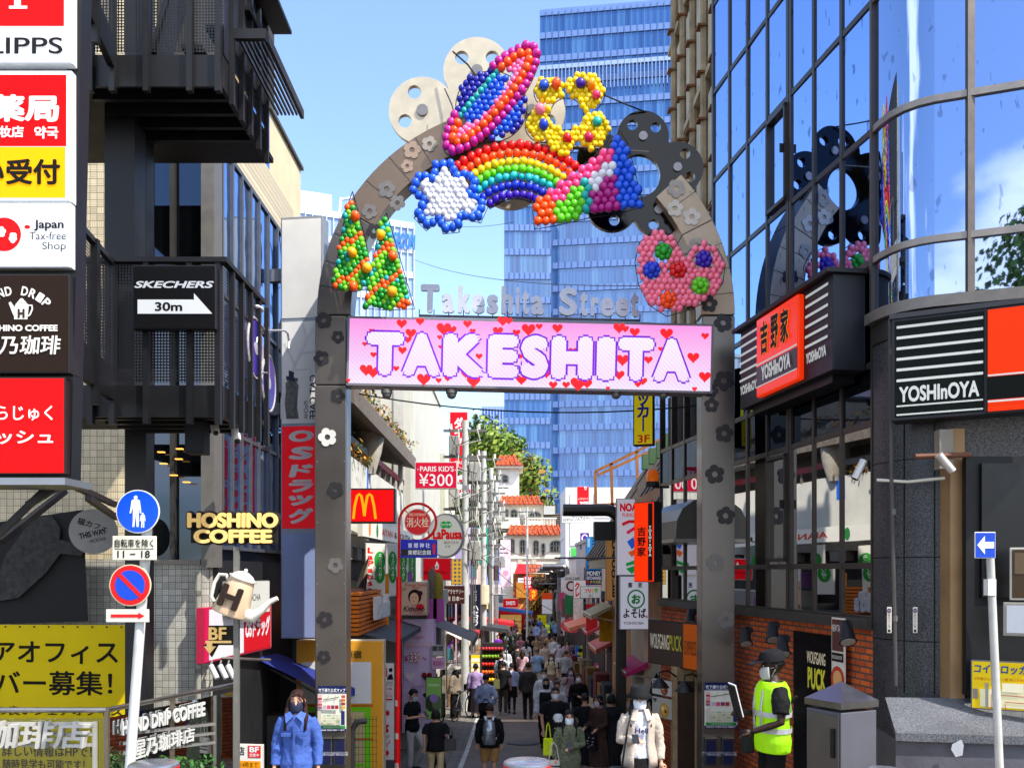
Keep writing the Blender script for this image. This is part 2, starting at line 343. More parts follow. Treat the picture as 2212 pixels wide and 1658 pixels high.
def m_stone(c1, c2, scale=180., rough=.4, bump=0., joint=None, plane='xz'):
    m, nt, b = mat_new('stone'); tc = nd(nt, 'TexCoord'); n = nd(nt, 'TexNoise', i_Scale=scale, i_Detail=3.); nt.links.new(tc.outputs['Object'], n.inputs['Vector'])
    r = nd(nt, 'ValToRGB'); r.color_ramp.elements[0].position = .4; r.color_ramp.elements[1].position = .62
    r.color_ramp.elements[0].color = (*lin(c1), 1); r.color_ramp.elements[1].color = (*lin(c2), 1); nt.links.new(n.outputs[0], r.inputs[0])
    n2 = nd(nt, 'TexNoise', i_Scale=2.2, i_Detail=6.); nt.links.new(tc.outputs['Object'], n2.inputs['Vector']); mr = nd(nt, 'MapRange'); mr.inputs['To Min'].default_value = .6; mr.inputs['To Max'].default_value = 1.4
    nt.links.new(n2.outputs[0], mr.inputs['Value']); mm = nd(nt, 'Mix', data_type='RGBA', blend_type='MULTIPLY'); mm.inputs[0].default_value = 1
    nt.links.new(r.outputs[0], mm.inputs[6]); nt.links.new(mr.outputs[0], mm.inputs[7]); nt.links.new(mm.outputs[2], b.inputs['Base Color']); b.inputs['Roughness'].default_value = rough
    return m
MGLASS = m_glass('#a4c0f2', '#0a0d14', .92, .015, .035, 'mirror glazing', 1.1, .5)
MGLASS2 = m_glass('#b4caf4', '#0a0d14', .6, .015, .02, 'front glazing', 1.1, .35)
MGLOW = m_glass('#f0f0f0', '#15130f', .6, .012, .02, 'shop glazing', 1.1)
MDARKG = m_glass('#8090a8', '#060709', .2, .03, .04, 'dark glazing')
MBLUEG = m_glass('#a9c4f0', '#12203c', .62, .03, .3, 'blue glazing', 2.2)
CLEAR = m_clear()
FRM = M('#4a4440', .4, .6, 0, .2, 5)
BLK = M('#0a0a0c', .45, 0, 0, .2, 4, 0, 0, .35)
STEEL = M('#a8a39c', .32, 1., 0, .2, 3)
WHITE = M('#d8d6d0', .6, 0, 0, .12, 3)
WIRE = M('#16161a', .5)
TREEL = lambda a, b, c: [M(a, .55, 0, 0, .3, 2), M(b, .6, 0, 0, .3, 2), M(c, .6, 0, 0, .3, 2)]
# ---------------------------------------------------------------- ground, road, pavement
def strip(name, xs, y0, y1, dz, mat, step=1.5, kind='structure'):
    mb = MB(); ys = []; y = y0
    while y < y1: ys.append(y); y += step if y < 90 else 60
    ys.append(y1); ys = sorted(set(ys+[p[0] for p in GP if y0 < p[0] < y1]))
    f = xs if callable(xs) else (lambda q: xs)
    for a, b in zip(ys, ys[1:]):
        (a0, a1), (b0, b1) = f(a), f(b)
        mb.add([(a0, a, G(a)+dz), (a1, a, G(a)+dz), (b1, b, G(b)+dz), (b0, b, G(b)+dz)], [(0, 1, 2, 3)])
    return mb.build(name, mat, kind=kind)
strip('ground', (-700, 700), -60, 1500, 0, M('#5a5651', .85, 0, 0, .2, .7))
CX = lambda y: .45+.004*(y-14)                                # middle of the street
MROAD = M('#6e645c', .8, 0, 0, .3, 1.6, .3)
strip('road', lambda y: (CX(y)-1.55, CX(y)+2.0), -4, 118, .004, MROAD)
MPAVE = m_brick('#7d766f', '#67625b', '#3d3a37', .4, .2, .012, .5, .85, .5, 'paving setts', 'xy')
strip('pavement', lambda y: (CX(y)-2.9, CX(y)-1.6), 6, 118, .008, MPAVE)
strip('pavement.001', lambda y: (CX(y)+2.05, CX(y)+3.6), 6, 118, .008, M('#a58a72', .8, 0, 0, .25, 2))
MLINE = M('#b9b7b2', .75, 0, 0, .25, 3)
strip('road_marking', lambda y: (CX(y)-1.6, CX(y)-1.5), 12, 110, .012, MLINE)
for i, y in enumerate((27.3, 35.2, 38.4, 47, 58, 66)):
    strip('road_marking', lambda q: (CX(q)-1.4, CX(q)+2.), y, y+(.16 if i % 2 else .5), .014, MLINE if i % 2 else M('#c9ad8c', .8, 0, 0, .2, 3), kind='structure')
mh = MB(); mh.add([(.28+cos(a*pi/12)*.42, 23.2+sin(a*pi/12)*.42, G(23.2)+.02+.025*-sin(a*pi/12)*.9) for a in range(24)], [tuple(range(24))])
mh.build('manhole_cover', M('#4a4440', .5, .6, 0, .3, 20), label='round iron manhole cover in the middle of the street', category='manhole cover')

# ---------------------------------------------------------------- far: office tower, other towers, hill trees
def tower(name, label, u0, u1, d0, d1, vtop, floors, fh, z0, cols, glass, spm, mul, depth=26, mw=.12, group=None):
    """glazed block: one band of glass, one spandrel per floor, one upright per bay"""
    p0, p1 = P(u0, VH, d0), P(u1, VH, d1); p0.z = p1.z = 0; T = frame(p0, p1); w = (p1-p0).length; r = thing(name, label, 'building', T, group)
    zt = Zv(vtop, d0)
    MB().box(0, w, .3, depth, -4, zt).build('core', M('#5d6f92', .4), r)
    z = z0; i = 0
    while z < zt-fh*.4:
        z1 = min(z+fh*.74, zt)
        MB().box(.05, w-.05, .0, .29, z, z1).build('window_band', glass, r)
        MB().box(0, w, -.22, .29, z1+.002, min(z+fh-.002, zt+1)).build('spandrel', spm, r)
        z += fh; i += 1
    bw = w/cols
    for k in range(cols+1):
        MB().box(k*bw-mw/2, k*bw+mw/2, -.35, -.2, z0, zt).build('mullion', mul, r)
    return r, w, zt
GT = m_cells(['#2c568e', '#325d96', '#35629c', '#3c6aa2', '#507eae'], 1.06, 3.8, 'xz', .06, .35, 'tower glass', 1., 0, .15)
t, w, zt = tower('office_tower', 'tall blue glass office tower rising behind the street gate', 1166, 1449, 153, 150, 28, 14, 3.8, -3, 20, GT, M('#6480b4', .35, .1, 0, .06, .3), M('#5f79ac', .4, .1), 30, .05)
MB().box(4, w-4, 6, 12, zt, zt+1.6).build('roof_plant', M('#3b4660', .6), t)
for k in range(14): MB().box(5+k*.9, 5.1+k*.9, 6, 6.1, zt+1.6, zt+2.5).build('roof_rail', M('#39425a', .6), t)
MB().box(0, w, -.3, .2, zt-9.6, zt-8.9).build('cornice', M('#8fa4c4', .4), t)
for k in range(36): MB().box(k*w/35-.07, k*w/35+.07, -.5, -.3, zt-13.4, zt-9.6).build('fin', M('#8297bd', .4), t)
GT2 = m_cells(['#305a92', '#3a669e', '#34588a', '#4c78a8', '#608cb4'], .85, 3.8, 'xz', .06, .35, 'tower glass', 1., 0, .1)
tower('office_tower', 'lower glass wing of the blue office tower, left of the tall part', 1089, 1190, 146, 146, 430, 6, 3.8, -3, 9, GT2, M('#6480b4', .35, .1, 0, .06, .3), M('#5f79ac', .4, .1), 20, .05)
tower('office_tower', 'pale lattice faced block far off behind the hill trees', 1040, 1092, 260, 260, 880, 8, 3.5, -3, 8, M('#5b7fd0', .3, .3), M('#7f9be0', .4), M('#9db4ea', .5), 20, .3)
# building with the blue rooftop letters
t, w, zt = tower('office_building', 'white gridded office block with blue rooftop letters behind the balloon trees', 628, 893, 118, 124, 452, 18, 3.3, -3, 18, m_cells(['#7f98c0', '#9fb4d4', '#6f8ab8'], .9, 3.3, 'xz', .2), M('#b4c2da', .5), M('#bccae0', .5), 30, .12)
MB().box(0, 5.2, 0, 9, zt, zt+2.6).build('penthouse', M('#d7dee9', .5), t)
mb = MB(); put_text(mb, 'SECOM', w-2.9, zt-3.3, w+.1, zt-1.2, -.5, .05, .1); mb.build('lettering', M('#1667c8', .4), t)
mb = MB(); beam(mb, (6.6, 3, zt), (7, 3, zt+3.6), .35); beam(mb, (7, 3, zt+3.4), (8.4, 2.6, zt+3.7), .3); beam(mb, (8.4, 2.5, zt+3.4), (9, 2.4, zt+3.1), .5, .3); mb.build('roof_crane', M('#b8c2cf', .5), t)
MB().tube([(9.3, 3, zt), (9.3, 3, zt+3.3)], .07, 6).build('mast', M('#c5ccd6', .5), t)

def tree(name, label, c, hgt, crown, n, leaf, mats, trunk_h, seed, group=None, blobs=9, tr=.3, trunk_col='#4a3c2e', zsq=.8):
    """tapered trunk with limbs and a crown of leaf-sized faces gathered in clumps"""
    rr = random.Random(seed); r = thing(name, label, 'tree', Vector(c), group)
    tb = MB(); tb.tube([(0, 0, -.3), (.02*hgt, 0, trunk_h*.5), (0, .01, trunk_h), (0, 0, hgt*.8)], [tr, tr*.8, tr*.6, tr*.15], 8)
    B = []
    for i in range(blobs):
        a = rr.uniform(0, 2*pi); q = sqrt(rr.random())*.72; z = trunk_h+(hgt-trunk_h)*rr.uniform(.12, .86)
        f = 1-abs((z-trunk_h)/(hgt-trunk_h)-.42)*1.1
        p = Vector((cos(a)*q*crown*f, sin(a)*q*crown*f, z)); B.append((p, crown*rr.uniform(.3, .5)))
        tb.tube([(0, 0, trunk_h*.85), p*.5+Vector((0, 0, trunk_h*.4)), p], [tr*.4, tr*.22, tr*.06], 5)
    tb.build('trunk', M(trunk_col, .9, 0, 0, .3, 8, .5), r)
    cb = MB()
    for i in range(n):
        p, s = B[rr.randrange(len(B))]
        d = Vector((rr.gauss(0, 1), rr.gauss(0, 1), rr.gauss(0, 1))).normalized()*s*(rr.random()**.45)
        d.z *= zsq; q = p+d
        nrm = (d.normalized()+Vector((rr.gauss(0, .6), rr.gauss(0, .6), rr.gauss(.4, .6)))).normalized()
        a = nrm.orthogonal().normalized(); b = nrm.cross(a); l = leaf*rr.uniform(.6, 1.3); w2 = l*.6
        cb.add([q-a*l, q-b*w2, q+a*l, q+b*w2], [(0, 1, 2, 3)], None, 0 if rr.random() < .5 else (1 if rr.random() < .7 else 2))
    cb.build('crown', mats, r); return r
GREEN = TREEL('#5f7a22', '#7f8f30', '#3a5420'); AUT = TREEL('#5f7a24', '#6f7a2a', '#96682a'); RED = TREEL('#3a2418', '#4f3a22', '#33361c')
for i, (u, d, ht, cr, ms, lb) in enumerate([(1050, 96, 21, 6, GREEN, 'broad green tree on the rise behind the white tiled tower'), (1128, 94, 18.6, 5.4, AUT, 'green tree turning orange beside the blue tower'),
        (1010, 102, 20.6, 4.5, GREEN, 'dark green tree behind the utility poles'), (960, 104, 17.5, 4, GREEN, 'low green tree showing between the white wall and the red vertical sign'), (1095, 104, 20.6, 4, GREEN, 'taller green tree behind the orange roofed tower'), (1158, 100, 13, 3.4, AUT, 'small bushy tree at the foot of the blue tower')]):
    tree('hill_tree', lb, (X(u, d), d, -1), ht, cr, 5200, .3, ms, ht*.3, 40+i, 'trees on the hill', 15)
cf = MB(); rr = random.Random(3)
for i in range(900):
    z = rr.uniform(0, 1); a = rr.uniform(0, 2*pi); q = (1-z)*1.5*rr.uniform(.2, 1); c = Vector((cos(a)*q, sin(a)*q, z*5-q*.35))
    cf.add([c, c+Vector((cos(a)*.5, sin(a)*.5, -.18)), c+Vector((cos(a)*.25-sin(a)*.16, sin(a)*.25+cos(a)*.16, -.1))], [(0, 1, 2)])
t = thing('conifer_tree', 'pointed dark conifer standing above the green trees', 'tree', Vector((X(1027, 95), 95, Zv(938, 95)-.6)))
t.scale = (.6, .6, .55); cf.build('crown', M('#2c4a24', .7, 0, 0, .3, 2), t); MB().tube([(0, 0, -10), (0, 0, 4.6)], [.25, .04], 7).build('trunk', M('#4a3c2e', .9), t)

# ---------------------------------------------------------------- street gate
GD = 14.0
def gp(u, v, d=GD): return P(u, v, d)
MGATE = M('#6c6661', .3, .75, 0, .14, 1.1); MGATE2 = M('#b8a48c', .5, .35, 0, .2, 2.); MPET = M('#75716e', .5, .5, 0, .15, 5); MPETD = M('#393739', .45, .6, 0, .15, 5)
gate = thing('street_gate', 'dark steel arch with flower emblems spanning the street entrance', 'gate', gp(1135, VH, GD)*1)
GO = gate.matrix_world.translation.copy(); gs = GD/F
def L(u, v): return ((u-1135)*gs, -(v-VH)*gs)                   # photo units to gate-local x, z
zg = G(GD)-H
for (a, b) in ((686, 753), (1510, 1580)):
    x0, x1 = L(a, 0)[0], L(b, 0)[0]
    MB().box(x0, x1, -.2, .2, zg, L(0, 838)[1]).build('pillar', MGATE, gate, bevel=.012)
    MB().box(x0, x1, -.2, .2, L(0, 838)[1]+.012, L(0, 690)[1]).build('pillar', MGATE, gate, bevel=.012)
def arch_seg(a0, a1, n, m, name='arch'):
    mb = MB(); vs = []; fs = []
    for i in range(n+1):
        a = radians(a0+(a1-a0)*i/n); k = abs(cos(a))
        for rad in (445, 373):
            for y in (-.2, .2): vs.append((cos(a)*rad*gs, y, (VH-687)*gs+sin(a)*rad*gs*(1.0)))
    for i in range(n):
        b = i*4
        fs += [(b, b+1, b+5, b+4), (b+2, b+6, b+7, b+3), (b, b+4, b+6, b+2), (b+1, b+3, b+7, b+5)]
    fs += [(0, 2, 3, 1), (n*4, n*4+1, n*4+3, n*4+2)]
    mb.add(vs, fs); return mb.build(name, m, gate, bevel=.008)
arch_seg(180, 150, 9, MGATE); arch_seg(149.8, 100, 16, M('#7a6858', .3, .7, 0, .14, 1.)); arch_seg(42, 27, 7, MGATE2); arch_seg(26.8, 0, 10, MGATE2)
for a in (172, 165, 157, 140, 131, 122, 113, 104, 36, 20, 13, 6):
    ca, sa = cos(radians(a)), sin(radians(a)); mb = MB(); z0 = (VH-687)*gs; beam(mb, (ca*374*gs, -.203, z0+sa*374*gs), (ca*444*gs, -.203, z0+sa*444*gs), .006, .006); mb.build('seam', M('#1c1917', .6), gate)
    for q in (382, 436):
        for da in (-.7, .7): c_, s_ = cos(radians(a+da)), sin(radians(a+da)); MB().ball((c_*q*gs, -.202, z0+s_*q*gs), (.009, .006, .009), 8, 5).build('bolt', M('#8a8580', .35, .7), gate)
for u in (686, 753, 1510, 1580):
    for v in (1000, 1130, 1260, 1390): x, z = L(u+(-5 if u in (753, 1580) else 5), v); MB().ball((x, -.202, z), (.01, .006, .01), 8, 5).build('bolt', M('#8a8580', .35, .7), gate)
def flower_plate(cx, cz, s, y, m, rot=0.):
    lp = []
    for k in range(60):
        a = 2*pi*k/60; lp.append((cx+cos(a+rot)*s*(.72+.28*abs(cos(2.5*a))**.6), cz+sin(a+rot)*s*(.72+.28*abs(cos(2.5*a))**.6)))
    o = holed_plate([lp, circle(cx, cz, s*.3, n=18)], .008).build('flower_emblem', m, gate); o.location.y = y
rr = random.Random(5)
EM = [(713, 948, 20, WHITE), (700, 780, 17, MPETD), (730, 1060, 18, MPETD), (730, 1220, 17, MPET), (707, 1335, 18, MPETD), (705, 1415, 15, MPETD), (735, 860, 16, MPETD), (705, 700, 18, MPETD), (735, 735, 14, MPETD),
      (1555, 705, 20, MPETD), (1556, 828, 22, MPETD), (1557, 940, 20, MPETD), (1537, 1027, 21, MPETD), (1560, 1115, 20, MPETD), (1538, 1215, 20, MPET), (1560, 1335, 20, MPET), (1530, 850, 15, MPETD), (1525, 665, 18, MPETD), (1530, 880, 16, MPETD)]
for u, v, s, m in EM: flower_plate(*L(u, v), s*gs, -.21, m, rr.uniform(0, 1))
for u, v, s, m in [(862, 450, 17, MPET), (803, 468, 17, MPET), (839, 421, 19, MPET), (812, 510, 17, MPETD), (893, 338, 19, M('#9a8474', .5)), (883, 372, 14, M('#9a8474', .5)), (775, 560, 15, MPETD), (930, 325, 17, M('#9a9288', .5)),
                   (1455, 420, 20, M('#a49c92', .5)), (1452, 462, 18, M('#cfc6b8', .5)), (1488, 480, 19, M('#d3cabd', .5)), (1497, 540, 17, M('#a49c92', .5)), (1532, 600, 16, MPETD)]:
    flower_plate(*L(u, v), s*gs, -.21, m, rr.uniform(0, 1))
def petal_union(cx, cz, petals, hole_r, holes, thick, name, m, y):
    lp = []
    for k in range(160):
        a = 2*pi*k/160; best = 0
        for px, pz, pr in petals:
            dx, dz = px-cx, pz-cz; b = dx*cos(a)+dz*sin(a); c = dx*dx+dz*dz-pr*pr; D = b*b-c
            if D > 0: best = max(best, b+sqrt(D))
        lp.append((cx+cos(a)*best, cz+sin(a)*best))
    loops = [lp, circle(cx, cz, hole_r, n=40)]+[circle(x, z, r_, n=20) for x, z, r_ in holes]
    o = holed_plate(loops, thick).build(name, m, gate); o.location.y = y; return o
def big_flower(c, rad, pr, ang0, hole, m, y, lampm):
    cx, cz = L(*c); ps, hs = [], []
    for k in range(5):
        a = radians(ang0+72*k); px, pz = cx+cos(a)*rad*gs, cz+sin(a)*rad*gs; ps.append((px, pz, pr*gs))
        for s_ in (-1, 1):
            b = a+s_*.85; hs.append((px+cos(b)*pr*gs*.6, pz+sin(b)*pr*gs*.6, pr*.2*gs))
    petal_union(cx, cz, ps, hole*gs, hs, .09, 'metal_flower', m, y)
    for px, pz, _ in ps:
        MB().tube([(px, y-.075, pz), (px, y-.04, pz)], pr*gs*.17, 16).build('flower_lamp', lampm, gate, smooth='auto')
big_flower((1030, 277), 124, 73, 162, 60, M('#bfb49e', .4, .4, 0, .12, 5), .05, M('#77767a', .4))  # paler, rougher copy of the steel: sunlit look put into its colour
big_flower((1379, 381), 85, 56, 12, 46, M('#2b2c2e', .1, 1., 0, .1, 3), .02, M('#a9a6aa', .35))  # same steel; the dark building it mirrors is put into its colour
MB().tube([(*L(968, 0)[:1], .0, L(0, 300)[1]), (L(1400, 0)[0], .0, L(0, 330)[1])], .03, 8).build('brace_bar', MGATE, gate)
def wire(name, label, pts, r=.006, cat='cable', m=None, sag=0.):
    if sag:
        a, b = Vector(pts[0]), Vector(pts[-1]); pts = [a.lerp(b, t/14)-Vector((0, 0, sag*4*(t/14)*(1-t/14))) for t in range(15)]
    return MB().tube(pts, r, 5).build('cable', m or WIRE, label=label, category=cat)
wire('c', 'black stay wire from the balloon flower to the dark steel flower', [gp(1298, 203, 13.6), gp(1350, 225, 13.8), gp(1400, 245, 14)], .012)
wire('c', 'twin black stay wires in front of the upper silver petal', [gp(978, 112, 13.8), gp(1010, 140, 13.7), gp(1028, 165, 13.6)], .014)
wire('c', 'black hanging wire beside the balloon planet', [gp(960, 192, 13.8), gp(975, 225, 13.7), gp(985, 260, 13.6)], .01)
# animated screen
ROLL = .0225
sc = sign('led_screen', 'wide pink LED screen with white block letters and red hearts across the gate', 'screen', 747, 13.7, 1538, 13.7, 682, 832, '#f3c2ea', '#77747c', .3, .035, .75, (), None, ROLL)
m, nt, b = mat_new('lit screen'); tc = nd(nt, 'TexCoord'); sp = nd(nt, 'SeparateXYZ'); nt.links.new(tc.outputs['Object'], sp.inputs[0])
g = nd(nt, 'ValToRGB'); g.color_ramp.elements[0].color = (*lin('#f4e9fb'), 1); g.color_ramp.elements[1].color = (*lin('#ff8ede'), 1)
mr = nd(nt, 'MapRange'); mr.inputs['From Max'].default_value = 1.05; nt.links.new(sp.outputs[2], mr.inputs['Value']); nt.links.new(mr.outputs[0], g.inputs[0])
def dots(col, amt):
    wv = nd(nt, 'TexWave', i_Scale=9.5, bands_direction='DIAGONAL'); nt.links.new(tc.outputs['Object'], wv.inputs['Vector'])
    w2 = nd(nt, 'TexWave', i_Scale=31., bands_direction='X'); nt.links.new(tc.outputs['Object'], w2.inputs['Vector'])
    k = nd(nt, 'Math', operation='MULTIPLY'); nt.links.new(wv.outputs['Fac'], k.inputs[0]); nt.links.new(w2.outputs['Fac'], k.inputs[1]); k2 = nd(nt, 'Math', operation='MULTIPLY'); k2.inputs[1].default_value = amt; nt.links.new(k.outputs[0], k2.inputs[0])
    x = nd(nt, 'Mix', data_type='RGBA'); nt.links.new(k2.outputs[0], x.inputs[0]); nt.links.new(col, x.inputs[6]); x.inputs[7].default_value = (*lin('#b58fe8'), 1); return x.outputs[2]
o = dots(g.outputs[0], .55); b.inputs['Base Color'].default_value = (.02, .02, .02, 1); b.inputs['Roughness'].default_value = .5; nt.links.new(o, b.inputs['Emission Color']); b.inputs['Emission Strength'].default_value = .4
[c for c in sc.children if c.name.startswith('face')][0].data.materials[0] = m
SW, SH = sc['w'], sc['h']
def heart(cx, cz, r):
    return [(cx+r*.062*16*sin(t)**3, cz+r*.062*(13*cos(t)-5*cos(2*t)-2*cos(3*t)-cos(4*t))) for t in [2*pi*k/24 for k in range(24)]]
def bz(x, y): return (x-175)/1840*SW, (1-(y-(218+.0255*(x-175)))/325)*SH
HT = [(448, 255, 24), (540, 245, 20), (660, 280, 34), (700, 285, 22), (778, 258, 20), (805, 292, 14), (932, 292, 24), (955, 245, 25), (985, 245, 18), (1025, 300, 18), (1085, 285, 32), (1138, 272, 16), (1230, 280, 24), (1540, 280, 28), (1570, 285, 18), (1618, 300, 24), (1778, 308, 30), (1972, 320, 18), (1915, 420, 28), (1975, 510, 28), (495, 300, 25), (640, 320, 12), (480, 330, 18), (275, 470, 30), (310, 480, 30), (425, 465, 15), (455, 380, 20), (310, 400, 15), (645, 365, 10), (565, 515, 32), (640, 522, 14), (685, 512, 16), (775, 490, 22), (815, 525, 32), (1055, 520, 26), (1050, 410, 14), (1180, 490, 25), (1190, 440, 20), (1215, 545, 20), (1280, 545, 18), (1310, 390, 22), (1340, 540, 36), (1385, 540, 24), (1545, 500, 25), (1560, 430, 30), (1690, 430, 20), (1750, 380, 12), (1640, 545, 16), (1665, 530, 20), (1490, 562, 10), (1925, 568, 12), (186, 520, 10), (990, 455, 18), (530, 440, 12), (1790, 480, 14), (840, 410, 16), (300, 290, 14), (265, 350, 12)]
ml_ = m.copy(); rp_ = [q for q in ml_.node_tree.nodes if q.type == 'VALTORGB'][0].color_ramp; rp_.elements[0].color = (*lin('#f8dcf9'), 1); rp_.elements[1].color = (*lin('#fdf7fd'), 1)
mh_ = M('#e8141c', .5, 0, .85, .1)
for i, (x, y, r_) in enumerate(HT):
    cx, cz = bz(x, y); k = MB(); k.plate(heart(cx, cz, r_*1.1*SW/1840), -.0052-.0001*i, -.0042); k.build('heart', mh_, sc)
for n_, ch, x0, x1 in [(0, 'T', 272, 465), (1, 'A', 455, 650), (2, 'K', 657, 868), (3, 'E', 882, 1042), (4, 'S', 1047, 1190), (5, 'H', 1200, 1412), (6, 'I', 1428, 1526), (7, 'T', 1535, 1720), (8, 'A', 1712, 1900)]:
    (a, z0), (c, z1) = bz(x0, 498+.0255*(x0-470)+4), bz(x1, 292+.0255*(x1-470)+4)
    k = MB(); put_text(k, ch, a-.022, z0-.022, c+.022, z1+.022, -.012-n_*.0002, .12); k.build('letter_outline', M('#7414c4', .5, 0, .7, .1), sc)
    k = MB(); put_text(k, ch, a+.008, z0+.008, c-.008, z1-.008, -.0155-n_*.0002, .082); k.build('letter', ml_, sc)
for u in (1530*0+835, 975, 1330, 1432):
    dm = MB(); dm.tube([P(u, 842, 13.8), P(u, 850, 13.8)], [.085, .085], 16); dm.ball(P(u, 853, 13.8), (.07, .07, .06), 14, 8); dm.build('security_camera', M('#6d6a66', .35, .3), smooth='auto', label={835: 'grey dome camera under the LED screen beside the left gate pillar', 975: 'grey dome camera under the LED screen, second from the left pillar', 1330: 'flat grey dome camera under the LED screen, third from the left pillar', 1432: 'grey dome camera under the LED screen beside the right gate pillar'}[u], category='camera', group='dome cameras under the screen')
# raised metal words above the screen
tl = thing('metal_lettering', 'silver raised letters reading Takeshita Street above the LED screen', 'sign', frame(P(905, 676, 13.9), P(1382, 676, 13.9), ROLL))
wl = (1382-905)*13.9/F
x = 0; hh = 60*13.9/F
for ch, a, b_, lo, hi in [('T', 908, 940, 0, 1), ('a', 944, 966, 0, .68), ('k', 972, 993, 0, 1), ('e', 995, 1018, 0, .68), ('s', 1021, 1041, 0, .68), ('h', 1046, 1066, 0, 1), ('i', 1071, 1077, 0, .98), ('t', 1081, 1094, 0, .88), ('a', 1097, 1119, 0, .68), ('S', 1145, 1176, 0, 1), ('t', 1180, 1194, 0, .88), ('r', 1199, 1213, 0, .68), ('e', 1215, 1238, 0, .68), ('e', 1241, 1264, 0, .68), ('t', 1267, 1281, 0, .88)]:
    # photo spread: 908..1281 of the layout maps onto 908..1378
    f = lambda q: (908+(q-908)*470/373-905)*13.9/F
    k = MB(); put_text(k, ch, f(a), 0, f(b_), hi*hh, -.03, .045, 0, False, .06); k.build('letter', M('#b9bcca', .4, .2, 0, .12, 4), tl)
MB().box(0, wl, .0, .03, -.05, -.02).build('rail', M('#4d4b50', .5, .4), tl)
MB().box(-.1, wl+.15, -.05, .1, -.13, -.075).build('base_bar', M('#6d6a70', .4, .5), tl)
for k in range(16): MB().tube([(k*wl/15, .015, -.05), (k*wl/15, .015, .06)], .008, 5).build('peg', M('#4d4b50', .5, .4), tl)
# ---------------------------------------------------------------- balloon figures on the gate
def za(x, y): return ((1200+x/1.2289)/1.8525, (150+y/1.2289)/1.8525)
BC = {}
BALL = MB().ball((0, 0, 0), (1, 1, 1.08), 16, 10)
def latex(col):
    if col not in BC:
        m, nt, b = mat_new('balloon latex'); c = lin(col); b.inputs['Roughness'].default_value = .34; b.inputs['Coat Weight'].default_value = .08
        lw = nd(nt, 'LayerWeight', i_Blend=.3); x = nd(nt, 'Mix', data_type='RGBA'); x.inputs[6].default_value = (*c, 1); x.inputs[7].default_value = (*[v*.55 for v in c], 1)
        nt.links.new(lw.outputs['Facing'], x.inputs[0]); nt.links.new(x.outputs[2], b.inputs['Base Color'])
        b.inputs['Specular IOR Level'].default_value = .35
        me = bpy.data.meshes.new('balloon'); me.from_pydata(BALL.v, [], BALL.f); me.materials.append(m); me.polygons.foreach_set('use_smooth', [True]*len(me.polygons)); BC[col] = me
    return BC[col]
def inside(p, poly):
    x, y = p; r = False; n = len(poly)
    for i in range(n):
        (x0, y0), (x1, y1) = poly[i], poly[i-1]
        if (y0 > y) != (y1 > y) and x < (x1-x0)*(y-y0)/(y1-y0)+x0: r = not r
    return r
def edge_d(p, poly):
    P_ = Vector(p); best = 1e9; n = len(poly)
    for i in range(n):
        a, b = Vector(poly[i-1]), Vector(poly[i]); t = max(0, min(1, (P_-a).dot(b-a)/max(1e-9, (b-a).length_squared))); best = min(best, (a+(b-a)*t-P_).length)
    return best
def hexfill(poly, r, margin=.75, rot=0., jit=.1):
    rr = random.Random(1); xs = [p[0] for p in poly]; ys = [p[1] for p in poly]; cx, cy = sum(xs)/len(xs), sum(ys)/len(ys); out = []
    s = max(max(xs)-min(xs), max(ys)-min(ys)); n = int(s/r)+3
    for j in range(-n, n):
        for i in range(-n, n):
            a, b = (i+(j % 2)*.5)*2*r, j*r*1.75; p = (cx+a*cos(rot)-b*sin(rot), cy+a*sin(rot)+b*cos(rot))
            if inside(p, poly) and edge_d(p, poly) > r*margin: out.append((p[0]+rr.uniform(-jit, jit)*r, p[1]+rr.uniform(-jit, jit)*r))
    return out
def along(poly, r, closed=True):
    pts = [Vector(p) for p in poly]; pts = pts+[pts[0]] if closed else pts
    tot = sum((b-a).length for a, b in zip(pts, pts[1:])); n = max(2, round(tot/(1.85*r))); out = []
    for k in range(n if closed else n+1):
        t = tot*k/n
        for a, b in zip(pts, pts[1:]):
            l = (b-a).length
            if t <= l+1e-6: out.append(tuple(a+(b-a)*(t/max(l, 1e-9)))); break
            t -= l
    return out
def shrink(poly, c, k): return [(c[0]+(x-c[0])*k, c[1]+(y-c[1])*k) for x, y in poly]
